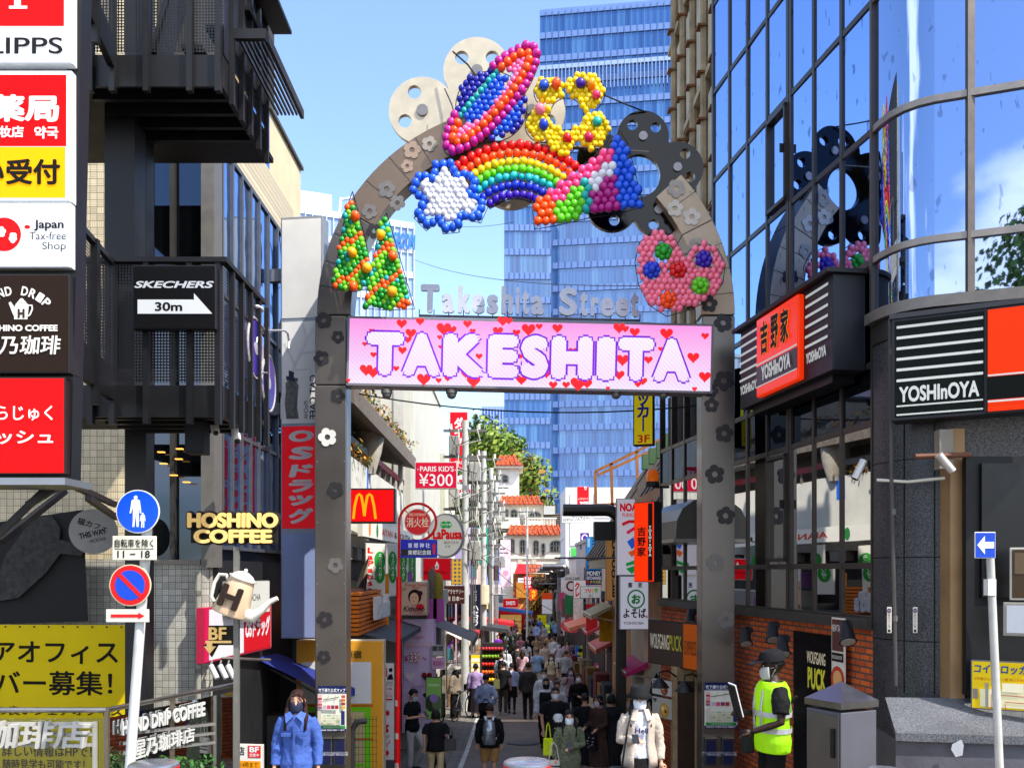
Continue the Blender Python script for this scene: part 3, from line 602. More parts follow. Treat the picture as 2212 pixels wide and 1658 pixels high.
def figure(name, label, balls, outline, d=13.45, lay=None):
    """balls: (u, v, r, colour, lift); outline in photo units"""
    us = [b[0] for b in balls]; vs_ = [b[1] for b in balls]; c = P((min(us)+max(us))/2, (min(vs_)+max(vs_))/2, d)
    root = thing(name, label, 'balloon figure', c, 'balloon figures on the gate'); rr = random.Random(len(balls)); k = d/F
    wf = MB()
    for lp in outline:
        q = [Vector(((u-UC)*k-c.x, .0, H-(v-VH)*k-c.z)) for u, v in lp]; wf.tube(q+[q[0]], .007, 5)
        for j in (range(0, len(q), 2) if len(outline) == 1 else ()): wf.tube([q[j], q[(j+len(q)//2) % len(q)]], .004, 4)
    wf.build('wire_frame', WIRE, root)
    order = sorted(range(len(balls)), key=lambda i: -balls[i][2]); rest = {}
    for n_, i in enumerate(order):
        u, v, r_, col, lift = balls[i]; s = r_*k*rr.uniform(.99, 1.15)
        p = Vector(((u-UC)*k-c.x, -s*.6-lift*k+rr.uniform(-.012, .012), H-(v-VH)*k-c.z)); e = (rr.uniform(-.6, .6), rr.uniform(-.6, .6), rr.uniform(-.6, .6))
        if n_ < 100:
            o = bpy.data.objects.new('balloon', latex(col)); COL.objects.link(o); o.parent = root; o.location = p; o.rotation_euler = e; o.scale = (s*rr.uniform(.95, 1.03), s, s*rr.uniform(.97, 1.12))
        else: rest.setdefault(col, []).append((p, e, s))
    if rest:
        mb = MB(); ms = []
        from mathutils import Euler
        for col, lst in rest.items():
            ms.append(latex(col).materials[0])
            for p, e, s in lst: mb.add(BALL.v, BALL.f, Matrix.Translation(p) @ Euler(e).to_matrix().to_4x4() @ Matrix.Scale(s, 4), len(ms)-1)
        mb.build('balloon_cluster', ms, root, smooth=True, kind='stuff')
    return root
# planet with a ring
A, B_ = Vector((.643, -.766)), Vector((.766, .643)); C0 = Vector((1069, 225))
def st(s, t): q = C0+A*s+B_*t; return (q.x, q.y)
balls = []
def ring(a, b, r_, col, lift, tc=-11, hide=True):
    pts = [(a*cos(q*pi/180), tc+b*sin(q*pi/180)) for q in range(0, 360, 2)]
    for s, t in along(pts, r_):
        if hide and t < tc and (Vector((s+9.7, t+2.3))).length < 79: continue
        balls.append((*st(s, t), r_, col, lift))
ring(142, 43, 9, '#c0168c', 6); ring(124, 28, 9.2, '#ff4d06', 8); ring(107, 14, 6.6, '#ff6fa8', 7)
for s in (-96, -86, -76, 78, 88, 98): balls.append((*st(s, -11), 6.4, '#ff6fa8', 6))
cpoly = [st(-9.7+77*cos(q*pi/24), -2.3+77*sin(q*pi/24)) for q in range(48)]
for p in hexfill(cpoly, 6.8, .55, -.87):
    q = Vector(p)-C0; s, t = q.dot(A), q.dot(B_)
    eo = (s/151)**2+((t+11)/51)**2; ei = (s/104)**2+((t+11)/12)**2
    if t > -11 and eo < 1 and ei > .8: continue
    if t < -11 and abs(s+9.7) > 64 and t > -40 and eo < 1: continue
    rim = Vector((s+9.7, t+2.3)).length
    col = '#1c1f9c' if t < -45 or (t > 40 and rim > 66) else ('#12a5a5' if -45 <= t < -33 else '#1652d8')
    balls.append((*p, 6.8, col, 2+6*sqrt(max(0, 1-(rim/80)**2))))
figure('balloon_planet', 'ringed planet made of blue, orange and magenta balloons on top of the gate', balls, [cpoly, [st(150*cos(q*pi/20), -11+50*sin(q*pi/20)) for q in range(40)]])
# yellow flower
lob = [(1222, 275, 72), (1400, 275, 98), (1428, 462, 98), (1285, 515, 72), (1192, 432, 86)]
def in_fl(x, y, g=0): return any((x-a)**2+(y-b)**2 < (r_-g)**2 for a, b, r_ in lob) and (x-1312)**2+(y-382)**2 > (83+g)**2
balls = []
rr = random.Random(4)
for j in range(-20, 20):
    for i in range(-20, 20):
        x, y = 1310+(i+(j % 2)*.5)*27, 390+j*23.5
        if in_fl(x, y, 4): balls.append((*za(x+rr.uniform(-3, 3), y+rr.uniform(-3, 3)), 6.7, '#f2d003', 2+rr.random()*4))
for x, y, c in [(1198, 256, '#1550c8'), (1257, 250, '#ff5a1a'), (1375, 247, '#3a1a9a'), (1427, 249, '#ff9a10'), (1453, 302, '#ff3c6a'), (1178, 374, '#ff7f9a'), (1196, 449, '#1440c0'), (1457, 432, '#10a89a'), (1312, 513, '#e01020'), (1416, 507, '#d01050')]:
    balls.append((*za(x, y), 9.6, c, 11))
def lobe_out():
    out = []
    for k in range(60):
        a = 2*pi*k/60; best = 0
        for px, pz, pr in lob:
            dx, dz = px-1312, pz-382; b = dx*cos(a)+dz*sin(a); c = dx*dx+dz*dz-pr*pr; D = b*b-c
            if D > 0: best = max(best, b+sqrt(D))
        out.append(za(1312+cos(a)*best, 382+sin(a)*best))
    return out
figure('balloon_flower', 'yellow balloon flower with coloured dots and an open middle', balls, [lobe_out(), [za(1312+83*cos(q*pi/12), 382+83*sin(q*pi/12)) for q in range(24)]])
# rainbow
balls = []; C1 = (1062, 985)
for k, (rad, col, a0, a1, r_) in enumerate([(447, '#e8100c', -40, 40, 21), (405, '#ff4a06', -39, 40, 20), (363, '#f0c808', -39, 39, 18.5), (326, '#5fd00e', -39, 37, 18.5), (291, '#14b3b5', -39, 34, 18.5), (250, '#1430c8', -40, 31, 18.5), (207, '#3a16b4', -38, 29, 19)]):
    n = round(rad*radians(a1-a0)/(1.95*r_))
    for i in range(n+1):
        a = radians(a0+(a1-a0)*i/n); balls.append((*za(C1[0]+rad*sin(a), C1[1]-rad*cos(a)), r_/2.2766, col, 1+6*cos((rad-327)/130*1.4)))
arc = [za(C1[0]+467*sin(radians(a)), C1[1]-467*cos(radians(a))) for a in range(-42, 43, 4)]+[za(C1[0]+190*sin(radians(a)), C1[1]-190*cos(radians(a))) for a in range(38, -43, -4)]
figure('balloon_rainbow', 'arched balloon rainbow in seven colours at the middle of the gate', balls, [arc], 13.5)
# blue and white star
an = [-97, -35, 24, 84, 136, 204]; poly = []
for i, a in enumerate(an):
    b = an[(i+1) % 6]+(360 if i == 5 else 0); R1 = (185, 175, 205, 178, 192, 195)[i]
    poly += [(725+R1*cos(radians(a+q)), 790+R1*sin(radians(a+q))) for q in (-13, 13)]+[(725+122*cos(radians((a+b)/2)), 790+122*sin(radians((a+b)/2)))]
inn = shrink(poly, (722, 790), .88); balls = [(*za(x, y), 8.8, '#1b5ae0', 3) for x, y in along(inn, 20)]
for x, y in hexfill(shrink(poly, (722, 790), .72), 14.5, .3): balls.append((*za(x, y), 7.6, '#d9dbe6', 6))
figure('balloon_star', 'six pointed white balloon star with a blue edge at the left of the rainbow', balls, [[za(*p) for p in poly]], 13.4)
# pencil
poly = [(1572, 462), (1610, 520), (1690, 832), (1560, 868), (1420, 888), (1262, 925), (1152, 945), (1140, 812), (1225, 762), (1510, 535)]; balls = []
def side(p, a, b): return (b[0]-a[0])*(p[1]-a[1])-(b[1]-a[1])*(p[0]-a[0])
for x, y in hexfill(poly, 18.5, .5, -.1):
    if side((x, y), (1522, 470), (1572, 860)) < 0: c = '#1456dc'
    elif side((x, y), (1222, 750), (1262, 940)) > 0: c = '#ff5208'
    elif side((x, y), (1250, 835), (1530, 605)) < 0: c = '#ff4486'
    elif abs(x-1403) < 19 and y > 715: c = '#10a3a0'
    elif x < 1403: c = '#5cc814'
    elif side((x, y), (1395, 800), (1545, 670)) < 0: c = '#e3e3ec'
    else: c = '#a8127c'
    balls.append((*za(x, y), 9, c, 4))
figure('balloon_pencil', 'slanting crayon shaped balloon panel in blue, pink, green and orange', balls, [[za(*p) for p in poly]], 13.3)
# heart
poly = [(1802, 1372), (1715, 1315), (1662, 1210), (1646, 1105), (1668, 1010), (1720, 960), (1790, 952), (1850, 1000), (1885, 1085), (1930, 1030), (1990, 1008), (2052, 1038), (2090, 1110), (2080, 1205), (2022, 1285), (1920, 1338)]
fl = [(1782, 1062, '#149a1c'), (1725, 1152, '#1238c4'), (1853, 1152, '#d81014'), (1980, 1100, '#3a18a4'), (1963, 1228, '#64c81a'), (1806, 1297, '#ff4d0a')]; balls = []
for x, y in hexfill(poly, 15, .6):
    if all((x-a)**2+(y-b)**2 > 46**2 for a, b, _ in fl): balls.append((*za(x, y), 6.9, '#ff7d98', 3))
for a, b, c in fl:
    balls.append((*za(a, b), 8, c, 10))
    for k in range(7): balls.append((*za(a+28*cos(k*2*pi/7), b+28*sin(k*2*pi/7)), 6.9, c, 7))
figure('balloon_heart', 'pink balloon heart with six coloured balloon flowers on the right of the gate', balls, [[za(*p) for p in poly]], 13.35)
for poly, lb, big in [([(258, 758), (285, 850), (320, 985), (345, 1120), (352, 1232), (268, 1250), (160, 1238), (190, 1050), (225, 850)], 'tall green balloon tree with orange stripes, outer of the pair', [(277, 895, 1), (262, 1070, 0), (268, 1235, 1)]),
                 ([(425, 862), (455, 960), (490, 1080), (530, 1220), (565, 1335), (430, 1340), (312, 1332), (345, 1170), (378, 1000), (400, 900)], 'green balloon tree with orange stripes, inner and lower of the pair', [(402, 985, 0), (335, 1147, 0), (460, 1085, 1), (457, 1262, 0)])]:
    balls = []; rr = random.Random(9)
    for x, y in hexfill(poly, 13, .35, .25, .08):
        t = (y+x*.75) % 168
        c = '#ff5a0c' if t < 34 else rr.choice(['#128a22', '#6cc41c', '#14a0a0', '#17962a', '#7acb22'])
        balls.append((*za(x, y), 6.5, c, 4))
    for x, y, q in big: balls.append((*za(x, y), 9.6, '#ff5a0c' if q else '#ffae10', 11))
    figure('balloon_tree', lb, balls, [[za(*p) for p in poly]], 13.45)
# ---------------------------------------------------------------- right corner building
C0 = Vector((4.09, 10.5, 0)); DIRR = Vector((-.153, 1, 0)).normalized()
FARC = C0+DIRR*7.79
FR = frame(FARC, C0); LR = 7.79                                  # local x: 0 at the far end, LR at the corner
rb = thing('corner_building', 'glass fronted corner building with brick base and granite pier on the right', 'building', FR)
def rx(d): return LR-(d-10.5)*1.0116
MGRAN = m_stone('#111114', '#48484c', 70, .42); MBRICK = m_brick('#dc641e', '#b0481c', '#54443a', .22, .075, .012)
XU = rx(15.45)
MB().box(0, LR-.02, .16, 6, 2.6, 6.6).build('core', M('#1c1a18', .7), rb)
MB().box(XU, LR-.02, .16, 6, 6.6, 13.4).build('core', M('#1c1a18', .7), rb)
MB().box(0, LR, .02, 5.9, -2, 2.56).build('brick_wall', MBRICK, rb)
mull = [rx(10.5+.7*k) for k in range(12)]
rows_lo = [2.66, 3.27, 4.885, 5.55]; rows_hi = [5.55, 6.72, 8.2, 9.67, 11.14, 12.6, 13.4]
for k in range(11):
    x1, x0 = mull[k]-.03, mull[k+1]+.03; x0 = max(x0, .02)
    rws = list(zip(rows_lo, rows_lo[1:])) + (list(zip(rows_hi, rows_hi[1:])) if k < 7 else [])
    for a, b in rws:
        g = MGLOW if b < 4.9 else (MDARKG if b < 5.6 else MGLASS)
        dy = R.uniform(-.004, .004); mb = MB(); mb.add([(x0, .012+dy, a), (x1, .012-dy, a), (x1, .012-dy*.5, b), (x0, .012+dy*1.5, b)], [(0, 1, 2, 3)])
        mb.build('window_pane', g, rb)
for k, x in enumerate(mull):
    for w_ in ((-.03, .03),) if k != 3 else ((-.075, .0), (.02, .075)):
        MB().box(max(0, x+w_[0]), min(LR, x+w_[1]), -.012, .1, 2.56, 13.4 if k < 8 else 6.6).build('mullion', FRM, rb)
for z in rows_lo+rows_hi[1:]:
    MB().box(0 if z < 5.6 else XU, LR, -.006, .1, z-.035, z+.035).build('transom', FRM, rb)
MB().box(0, LR, -.07, .1, 2.54, 2.66).build('sill_band', M('#4a4642', .45, .4), rb)
# open vent windows
for k, (zz0, zz1, h_) in enumerate(((8.28, 9.6, 1), (5.9, 6.66, 0), (3.34, 4.82, 1))):
    x1, x0 = mull[3]-.03, mull[4]+.05
    f = MB(); f.box(x0, x0+.04, -.05, .03, zz0, zz1); f.box(x1-.05, x1-.01, -.05, .03, zz0, zz1); f.box(x0, x1-.01, -.05, .03, zz1-.05, zz1-.001); f.box(x0, x1-.01, -.05, .03, zz0+.001, zz0+.05)
    o = f.build('casement_frame', FRM, rb)
    if h_: MB().box(x1-.035, x1-.02, -.11, -.05, (zz0+zz1)/2-.02, (zz0+zz1)/2+.1).build('handle', BLK, rb)
# curved front with glass and granite
crv = [(4.09, 10.5), (4.105, 10.32), (4.15, 10.14), (4.23, 9.99), (4.34, 9.88), (4.47, 9.8), (4.78, 9.68), (5.6, 9.36), (9.5, 7.85)]
inv = FR.inverted()
def cl(i, off=0.):
    p = Vector((*crv[i], 0)); a = Vector((*crv[max(i-1, 0)], 0)); b = Vector((*crv[min(i+1, len(crv)-1)], 0)); t = (b-a).normalized(); n = Vector((t.y, -t.x, 0))
    return inv @ (p+n*off)
def curve_band(i0, i1, z0, z1, off, name, m, thick=0.):
    mb = MB(); vs = []; fs = []
    for i in range(i0, i1+1):
        p = cl(i, off); vs += [(p.x, p.y, z0), (p.x, p.y, z1)]
        if thick: q = cl(i, off-thick); vs += [(q.x, q.y, z0), (q.x, q.y, z1)]
    k = 4 if thick else 2
    for i in range(i1-i0):
        a = i*k; b = a+k
        fs.append((a, b, b+1, a+1))
        if thick: fs += [(a+1, b+1, b+3, a+3), (a, a+2, b+2, b)]
    mb.add(vs, fs); return mb.build(name, m, rb, smooth='auto' if i1-i0 > 2 else False)
for a, b in zip(rows_hi[1:5], rows_hi[2:6]):
    curve_band(0, 5, a, b, -.02, 'curved_pane', MGLASS2); curve_band(5, 6, a, b, -.02, 'window_pane', MGLASS2); curve_band(6, 7, a, b, -.02, 'window_pane', MGLASS2)
    curve_band(7, 8, a, b, -.02, 'window_pane', MGLASS2)
curve_band(0, 5, 6.08, 6.72, -.02, 'curved_pane', MGLASS2); curve_band(5, 6, 6.08, 6.72, -.02, 'window_pane', MGLASS2); curve_band(6, 7, 6.08, 6.72, -.02, 'window_pane', MGLASS2)
for z in rows_hi[1:6]: curve_band(0, 8, z-.036, z+.036, .015, 'transom', M('#8f8780', .4, .5, 0, .15), .08)
curve_band(0, 8, 5.98, 6.1, .1, 'ledge', M('#77716b', .4, .5, 0, .15), .16)
curve_band(0, 8, 5.75, 5.975, .02, 'fascia', M('#2a2724', .5), .1)
curve_band(0, 8, 9.75, 13.4, -.4, 'inner_wall', M('#1c1a18', .7))
for i in (0, 6, 7):
    p = cl(i); MB().box(p.x-.02, p.x+.02, p.y-.03, p.y+.05, 6.1, 13).build('mullion', M('#5b534d', .4, .5, 0, .15), rb)
curve_band(0, 8, -.5, 5.75, 0, 'granite_wall', MGRAN)
jb = M('#151517', .8)
for z in (2.45, 3.35, 4.4): curve_band(0, 6, z, z+.012, .003, 'wall_joint', jb)
for i in (3, 5): p = cl(i, .003); MB().box(p.x-.006, p.x+.006, p.y-.004, p.y+.004, 1.9, 5.7).build('wall_joint', jb, rb)
# beige pier, recess and stone ledge
def wbox(name, u0, u1, v0, v1, d0, d1, m, par=None, bev=0.):
    mb = MB(); T = par.matrix_world.inverted() if par else None
    mb.box(X(u0, d0), X(u1, d0), d0, d1, Zv(v1, d0), Zv(v0, d0), T); return mb.build(name, m, par, bevel=bev)
wbox('pier', 2052, 2083, 925, 1566, 9.55, 9.8, M('#9a7a55', .5, .2, 0, .25, 2.), rb)
wbox('recess_panel', 2086, 2330, 985, 1500, 9.42, 9.5, M('#101012', .5, .1, 0, .2), rb)
wbox('recess_glass', 2120, 2330, 1000, 1290, 9.38, 9.41, M('#0c0c0e', .3, 0, 0, .1), rb)
lg = MB(); x0, x1 = X(1925, 9.15), X(2330, 9.15)
lg.add([(x0, 9.05, 1.63), (x1, 8.7, 1.63), (x1, 9.5, 1.9), (x0+.12, 9.6, 1.9), (x0, 9.05, 1.55), (x1, 8.7, 1.55)], [(0, 1, 2, 3), (4, 5, 1, 0), (4, 0, 3)], inv)
lg.build('stone_ledge', m_stone('#3a3b3f', '#6c6e74', 90, .45), rb)
lw = MB(); lw.add([(x0+.02, 9.1, -.2), (x1, 8.75, -.2), (x1, 8.75, 1.56), (x0+.02, 9.1, 1.56), (x0+.1, 9.9, -.2), (x0+.1, 9.9, 1.56)], [(0, 1, 2, 3), (4, 0, 3, 5)], inv)
lw.build('plinth_wall', M('#54545b', .6, 0, 0, .3, 3, .2), rb)
# things on the granite
def box_thing(name, label, cat, parts, group=None):
    r = thing(name, label, cat, parts[0][2], group)
    return r
s = sign('shop_sign', 'long black striped beef bowl shop sign over the granite corner, orange at its right end', 'shop sign', 1925, 9.62, 2330, 8.82, 690, 909, '#0c120f', '#26262b', .3, .03, .35, [])
w, h = s['w'], s['h']; pw = .52
WH = '#d9dcd8'
items_on(s, [('r', .03, z, pw-.01, z+.026, WH) for z in (.9, .795, .69, .585, .48, .375)]+[('r', .03, .13, pw-.01, .145, WH), ('r', .03, .045, pw-.01, .06, WH),
             ('t', 'YOSHInOYA', .045, .17, pw-.03, .325, WH, {'b': .035, 'n': 'lettering'}), ('r', pw+.015, .02, 1, .975, '#ff3a06'), ('r', pw+.015, .13, 1, .345, '#0b0f0d'), ('r', pw+.015, .35, 1, .365, WH), ('r', pw+.015, .105, 1, .122, WH), ('r', pw-.004, .01, pw+.012, .99, '#26262b')], w, h, -.004, .35)
MB().box(-.02, w, -.02, .3, h, h+.05).build('cap', M('#3a3a3e', .5), s)
# sign on the street side
a0 = FR @ Vector((rx(13.25), -.42, 5.5)); a1 = FR @ Vector((rx(10.62), -.42, 5.5)); w = (a1-a0).length; h = 1.1
s = thing('shop_sign', 'orange and black beef bowl shop sign box on the street side of the glass front', 'shop sign', frame(a0, a1))
MB().box(0, w, 0, .4, 0, h).build('case', M('#212227', .45, .2), s, bevel=.01); MB().box(-.08, w+.06, -.1, .42, h, h+.05).build('cap', M('#18191c', .5), s)
MB().box(.28*w, .74*w, -.09, 0, .03, h-.03).build('raised_box', M('#ff3606', .25, 0, .45, .05), s, bevel=.02)
MB().box(.285*w, .735*w, -.092, -.05, .17, .43).build('panel', M('#101214', .25, 0, .1), s)
items_on(s, [('r', .0, z, .27, z+.03, WH) for z in (.9, .79, .68, .57, .46, .35)]+[('r', .76, z, .97, z+.03, WH) for z in (.9, .79, .68, .57, .46, .35)]+[('t', 'YOSHInOYA', .02, .17, .26, .29, WH, {'b': .035}), ('t', 'YOSHInOYA', .775, .17, .96, .29, WH, {'b': .035})], w, h, -.004, .3)
items_on(s, [('r', .285, .405, .735, .425, WH), ('r', .285, .14, .735, .155, WH), ('t', '吉', .34, .5, .43, .9, '#e8a04a', {'b': .06}), ('t', '野', .46, .5, .55, .9, '#e8a04a', {'b': .06}), ('t', '家', .57, .5, .66, .9, '#e8a04a', {'b': .06}),
             ('t', '吉', .343, .505, .427, .895, '#161214', {'b': .03}), ('t', '野', .463, .505, .547, .895, '#161214', {'b': .03}), ('t', '家', .573, .505, .657, .895, '#161214', {'b': .03}), ('t', 'YOSHInOYA', .36, .19, .68, .37, WH, {'b': .04})], w, h, -.094, .3)
MB().box(.2, w-.2, .1, .38, -.1, 0).build('lamp_tray', BLK, s)
# vertical lit sign
s = sign('vertical_sign', 'tall narrow orange and black vertical shop sign beside the curved metal hood', 'shop sign', 1369, 15.2, 1413, 14.9, 1085, 1256, '#ff3406', '#141214', .2, .012, .6,
         [('r', .7, .02, .92, .98, '#120e0e'), ('t', '吉', .18, .575, .6, .69, '#140c0c', {'b': .03}), ('t', '野', .18, .45, .6, .56, '#140c0c', {'b': .03}), ('t', '家', .18, .32, .6, .44, '#140c0c', {'b': .03}), ('t', 'YOSHInOYA', .745, .32, .885, .7, WH, {'v': True, 'b': .02})])
hd = thing('metal_hood', 'rounded grey metal hood over the window beside the right gate pillar', 'hood', FR @ Vector((rx(16.9), 0, 3.9)))
q = FR.to_3x3().to_4x4(); hd.matrix_world = Matrix.Translation(FR @ Vector((rx(16.95), 0, 3.75))) @ q
prof = [(0, 0), (-.62, 0), (-.6, .3), (-.5, .5), (-.3, .64), (0, .7)]
mb = MB(); n = len(prof); vs = [(0, y, z) for y, z in prof]+[(1.5, y, z) for y, z in prof]; mb.add(vs, [(i, i+1, i+1+n, i+n) for i in range(n-1)]+[tuple(range(n)), tuple(range(2*n-1, n-1, -1))])
mb.build('shell', M('#5a5754', .35, .7, 0, .2, 3), hd); MB().box(-.02, 1.52, -.66, .0, -.06, -.002).build('rim', M('#8a8782', .3, .8), hd)
# brick wall fittings
def spot(u, v, d, lb):
    p = P(u, v, d); r = thing('spotlight', lb, 'spotlight', p, 'black spotlights on the brick wall')
    MB().tube([(.12, .3, .06), (0, .15, .06), (0, 0, .05)], .018, 6).build('bracket', BLK, r)
    MB().tube([(.12, .32, .06), (.12, .27, .06)], .06, 12).build('wall_plate', BLK, r)
    MB().tube([(0, .06, .09), (-.01, -.02, .02), (-.02, -.08, -.08), (-.02, -.1, -.11)], [.05, .07, .085, .1], 14).build('lamp_head', BLK, r, smooth='auto')
    MB().tube([(-.02, -.098, -.106), (-.02, -.103, -.114)], .08, 14).build('lens', M('#9a9a98', .2), r)
for u, v, d, lb in ((1610, 1372, 13.2, 'black spotlight on the brick wall just right of the gate pillar'), (1668, 1362, 12.3, 'small black spotlight above the guard on the brick wall'), (1690, 1392, 11.6, 'black spotlight pointing down behind the guard'), (1828, 1363, 10.3, 'black spotlight over the dark sign at the corner of the brick wall'), (1492, 1330, 15.6, 'black spotlight between the left brick strip and the gate pillar')): spot(u, v, d, lb)
d0 = 12.35; a0 = FR @ Vector((rx(12.35), -.06, -1)); a1 = FR @ Vector((rx(11.2), -.06, -1)); w = (a1-a0).length
s = thing('restaurant_sign', 'tall black restaurant sign panel on the brick wall behind the guard', 'sign', frame(a0, a1))
MB().box(0, w, 0, .05, 0, 3.42).build('panel', M('#0e0c0b', .22, .1, 0, .1), s); zz = lambda v, d: (Zv(v, d)+1)/3.42
items_on(s, [('t', 'WOLFGANG', .34, zz(1432, 11.8), .76, zz(1406, 11.8), '#cfc2a6', {'b': .01}), ('t', 'PUCK', .36, zz(1487, 11.8), .77, zz(1440, 11.8), '#b9b63a', {'b': .04})], w, 3.42, 0, .15)
a0 = FR @ Vector((rx(11.25), -.1, 1.6)); a1 = FR @ Vector((rx(10.95), -.1, 1.6)); w = (a1-a0).length
s = thing('menu_poster', 'narrow menu poster with food photos at the right edge of the black restaurant sign', 'poster', frame(a0, a1))
MB().box(0, w, 0, .02, 0, 1.05).build('board', M('#d8d0c4', .5), s)
items_on(s, [('r', .05, .62, .95, .98, '#5a3a33'), ('r', .05, .5, .95, .6, '#2a2220'), ('c', .5, .3, .15, '#b8452c'), ('c', .5, .3, .1, '#d9a46a'), ('r', .05, .03, .95, .12, '#8d3d30'), ('t', 'NEW TAKE', .12, .84, .9, .92, '#efe6dc'), ('t', 'WOLFGANG PUCK', .1, .53, .9, .57, '#e8e0d0')], w, 1.05)
s = sign('restaurant_sign', 'brown and orange restaurant sign left of the right gate pillar, above the food posters', 'sign', 1399, 15.9, 1509, 14.5, 1337, 1430, '#3f332d', '#15110f', .12, .015, .12,
         [('r', .72, .02, .985, .98, '#b8541a'), ('t', 'WOLFGANG', .06, .36, .44, .7, '#d6cdb8', {'b': .005}), ('t', 'PUCK', .455, .36, .69, .7, '#a9a53a', {'b': .005}), ('t', 'EXPRESS', .75, .32, .965, .62, '#5a3a20', {'b': .005})])
# cameras, pipe, stickers
def bullet_cam(u, v, d, lb, ang):
    r = thing('security_camera', lb, 'camera', P(u, v, d) , 'bullet cameras on the granite wall'); T = Matrix.Rotation(ang, 4, 'Y')
    MB().tube([(0, 0, .1), (0, 0, -.12)], .042, 12, T).build('body', M('#b9b6b0', .35, .4), r, smooth='auto'); MB().tube([(0, 0, -.12), (0, 0, -.124)], .034, 12, T).build('lens', BLK, r)
    MB().tube([(0, 0, .02), (.05, .12, .06), (.1, .3, .06)], .014, 6).build('bracket', M('#c9c6be', .5), r)
bullet_cam(1856, 1012, 9.9, 'silver bullet camera beside the window edge on the granite wall', .45); bullet_cam(2040, 998, 9.3, 'silver bullet camera under the corner sign pointing down right', -.7)
pp = thing('drain_pipe', 'thin grey pipe running down the granite wall below the corner sign', 'pipe', P(1925, 1500, 9.75)); o = pp.matrix_world.translation
mb = MB(); mb.tube([P(1922, 690, 9.75)-o, P(1924, 1000, 9.75)-o, P(1934, 1480, 9.75)-o], .024, 8); mb.build('pipe', M('#4a4745', .5, .2), pp, smooth='auto')
for v in (760, 1105, 1335): MB().tube([P(1923+(v-690)*.014, v, 9.75)-o+Vector((0, 0, -.03)), P(1923+(v-690)*.014, v, 9.75)-o+Vector((0, 0, .03))], .03, 8).build('clip', M('#5f5c59', .5), pp)
wire('c', 'pale conduit between the two wall cameras', [P(1893, 1036, 9.8), P(1960, 1040, 9.7), P(2040, 1032, 9.5)], .018, 'conduit', M('#c4bfae', .5))
for u, lb in ((1920, 'narrow white wall sticker beside the grey pipe'), (1976, 'narrow white wall sticker in the middle of the granite wall')):
    sign('wall_sticker', lb, 'sticker', u-5, 9.74, u+5, 9.72, 1310, 1366, '#d6d2c6', '#cfcabd', .006, .002, 0, [('c', .5, .86, .07, '#2a4a8a', {'rz': .09}), ('c', .5, .86, .04, '#c07a2a'), ('t', '美化モデル地', .25, .2, .75, .74, '#8a2a2a', {'v': True}), ('r', .25, .04, .75, .14, '#2a2a2a')], 'wall stickers')
# notice boards at the right edge
sign('notice_board', 'yellow coin locker map board in the recess at the right edge', 'board', 2096, 9.3, 2330, 8.85, 1424, 1529, '#e8c41a', '#6d6a66', .05, .012, 0,
     [('t', 'コインロッカー', .03, .74, .62, .92, '#15588a', {'b': .03, 's': .1}), ('t', '2号機エレベーター横 地上左側下さい', .04, .6, .6, .66, '#c05a20'), ('r', .09, .06, .98, .42, '#e9dfb0'), ('l', [(.2, .03), (.2, .32), (.55, .3)], .012, '#c8281c'), ('l', [(.33, .03), (.33, .18), (.7, .16)], .012, '#c8281c'), ('r', .02, .22, .07, .42, '#77746c'), ('r', .14, .05, .17, .55, '#8d8a80'), ('r', .3, .38, .5, .56, '#efe7c4')], None, 0, .3)
sign('notice_board', 'small brown framed notice case at the right edge above the grey one', 'board', 2180, 9.1, 2290, 8.9, 1182, 1295, '#4a3b2c', '#b9b4a8', .06, .02, 0, [('r', .1, .5, .8, .9, '#6a5a46')])
sign('notice_board', 'small grey framed notice case at the right edge below the brown one', 'board', 2166, 9.1, 2290, 8.88, 1300, 1372, '#b9bcc4', '#8f8a80', .06, .03, 0, [])
pt = MB(); pt.plate([(0, 0), (.08, .05), (.1, .0), (.09, -.1), (.03, -.12), (-.01, -.05)], 0, .004, Matrix.Translation(P(2056, 1606, 8.93)) @ Matrix.Rotation(-.38, 4, 'Z'))
pt.build('torn_sticker', M('#b9bcc0', .6), label='torn pale sticker left on the grey plinth wall', category='sticker')
cb_ = thing('cable_box', 'rusty pipe bracket under the corner sign on the granite wall', 'bracket', P(2035, 990, 9.4)); MB().tube([(-.28, 0, .02), (.28, .0, .04)], .028, 8).build('pipe', M('#6a4636', .7, .3, 0, .3), cb_); MB().box(-.02, .12, .02, .14, -.1, .3).build('box', M('#7d766a', .6), cb_)
# steel cabinet
c = P(1816, 1234, 8.25); c.z = G(8.4)+.25; T = frame(c, c+Vector((.38, .19, 0)))
cab = thing('control_cabinet', 'grey steel street cabinet with a pointed lid in front of the brick wall', 'cabinet', T); ch = Zv(1512, 8.4)-c.z; cw, cd = .44, .42
MB().box(0, cw, 0, cd, 0, ch-.09).build('body', M('#5d5e66', .38, .35, 0, .08, 3), cab, bevel=.008)
MB().box(-.012, -.001, .02, cd-.02, .04, ch-.12).build('door', M('#6f6b67', .3, .8, 0, .08, 3), cab, bevel=.004); MB().box(-.03, -.012, .06, .1, ch-.5, ch-.24).build('handle', BLK, cab)
MB().box(-.016, cw+.01, -.016, cd+.01, ch-.06, ch).build('lid_rim', M('#8f8d8a', .18, 1., 0, .04), cab)
mb = MB(); mb.add([(-.016, -.016, ch), (cw+.01, -.016, ch), (cw+.01, cd+.01, ch), (-.016, cd+.01, ch), (cw/2, cd/2, ch+.16)], [(0, 1, 4), (1, 2, 4), (2, 3, 4), (3, 0, 4)]); mb.build('lid', M('#77798a', .22, .9, 0, .05), cab)
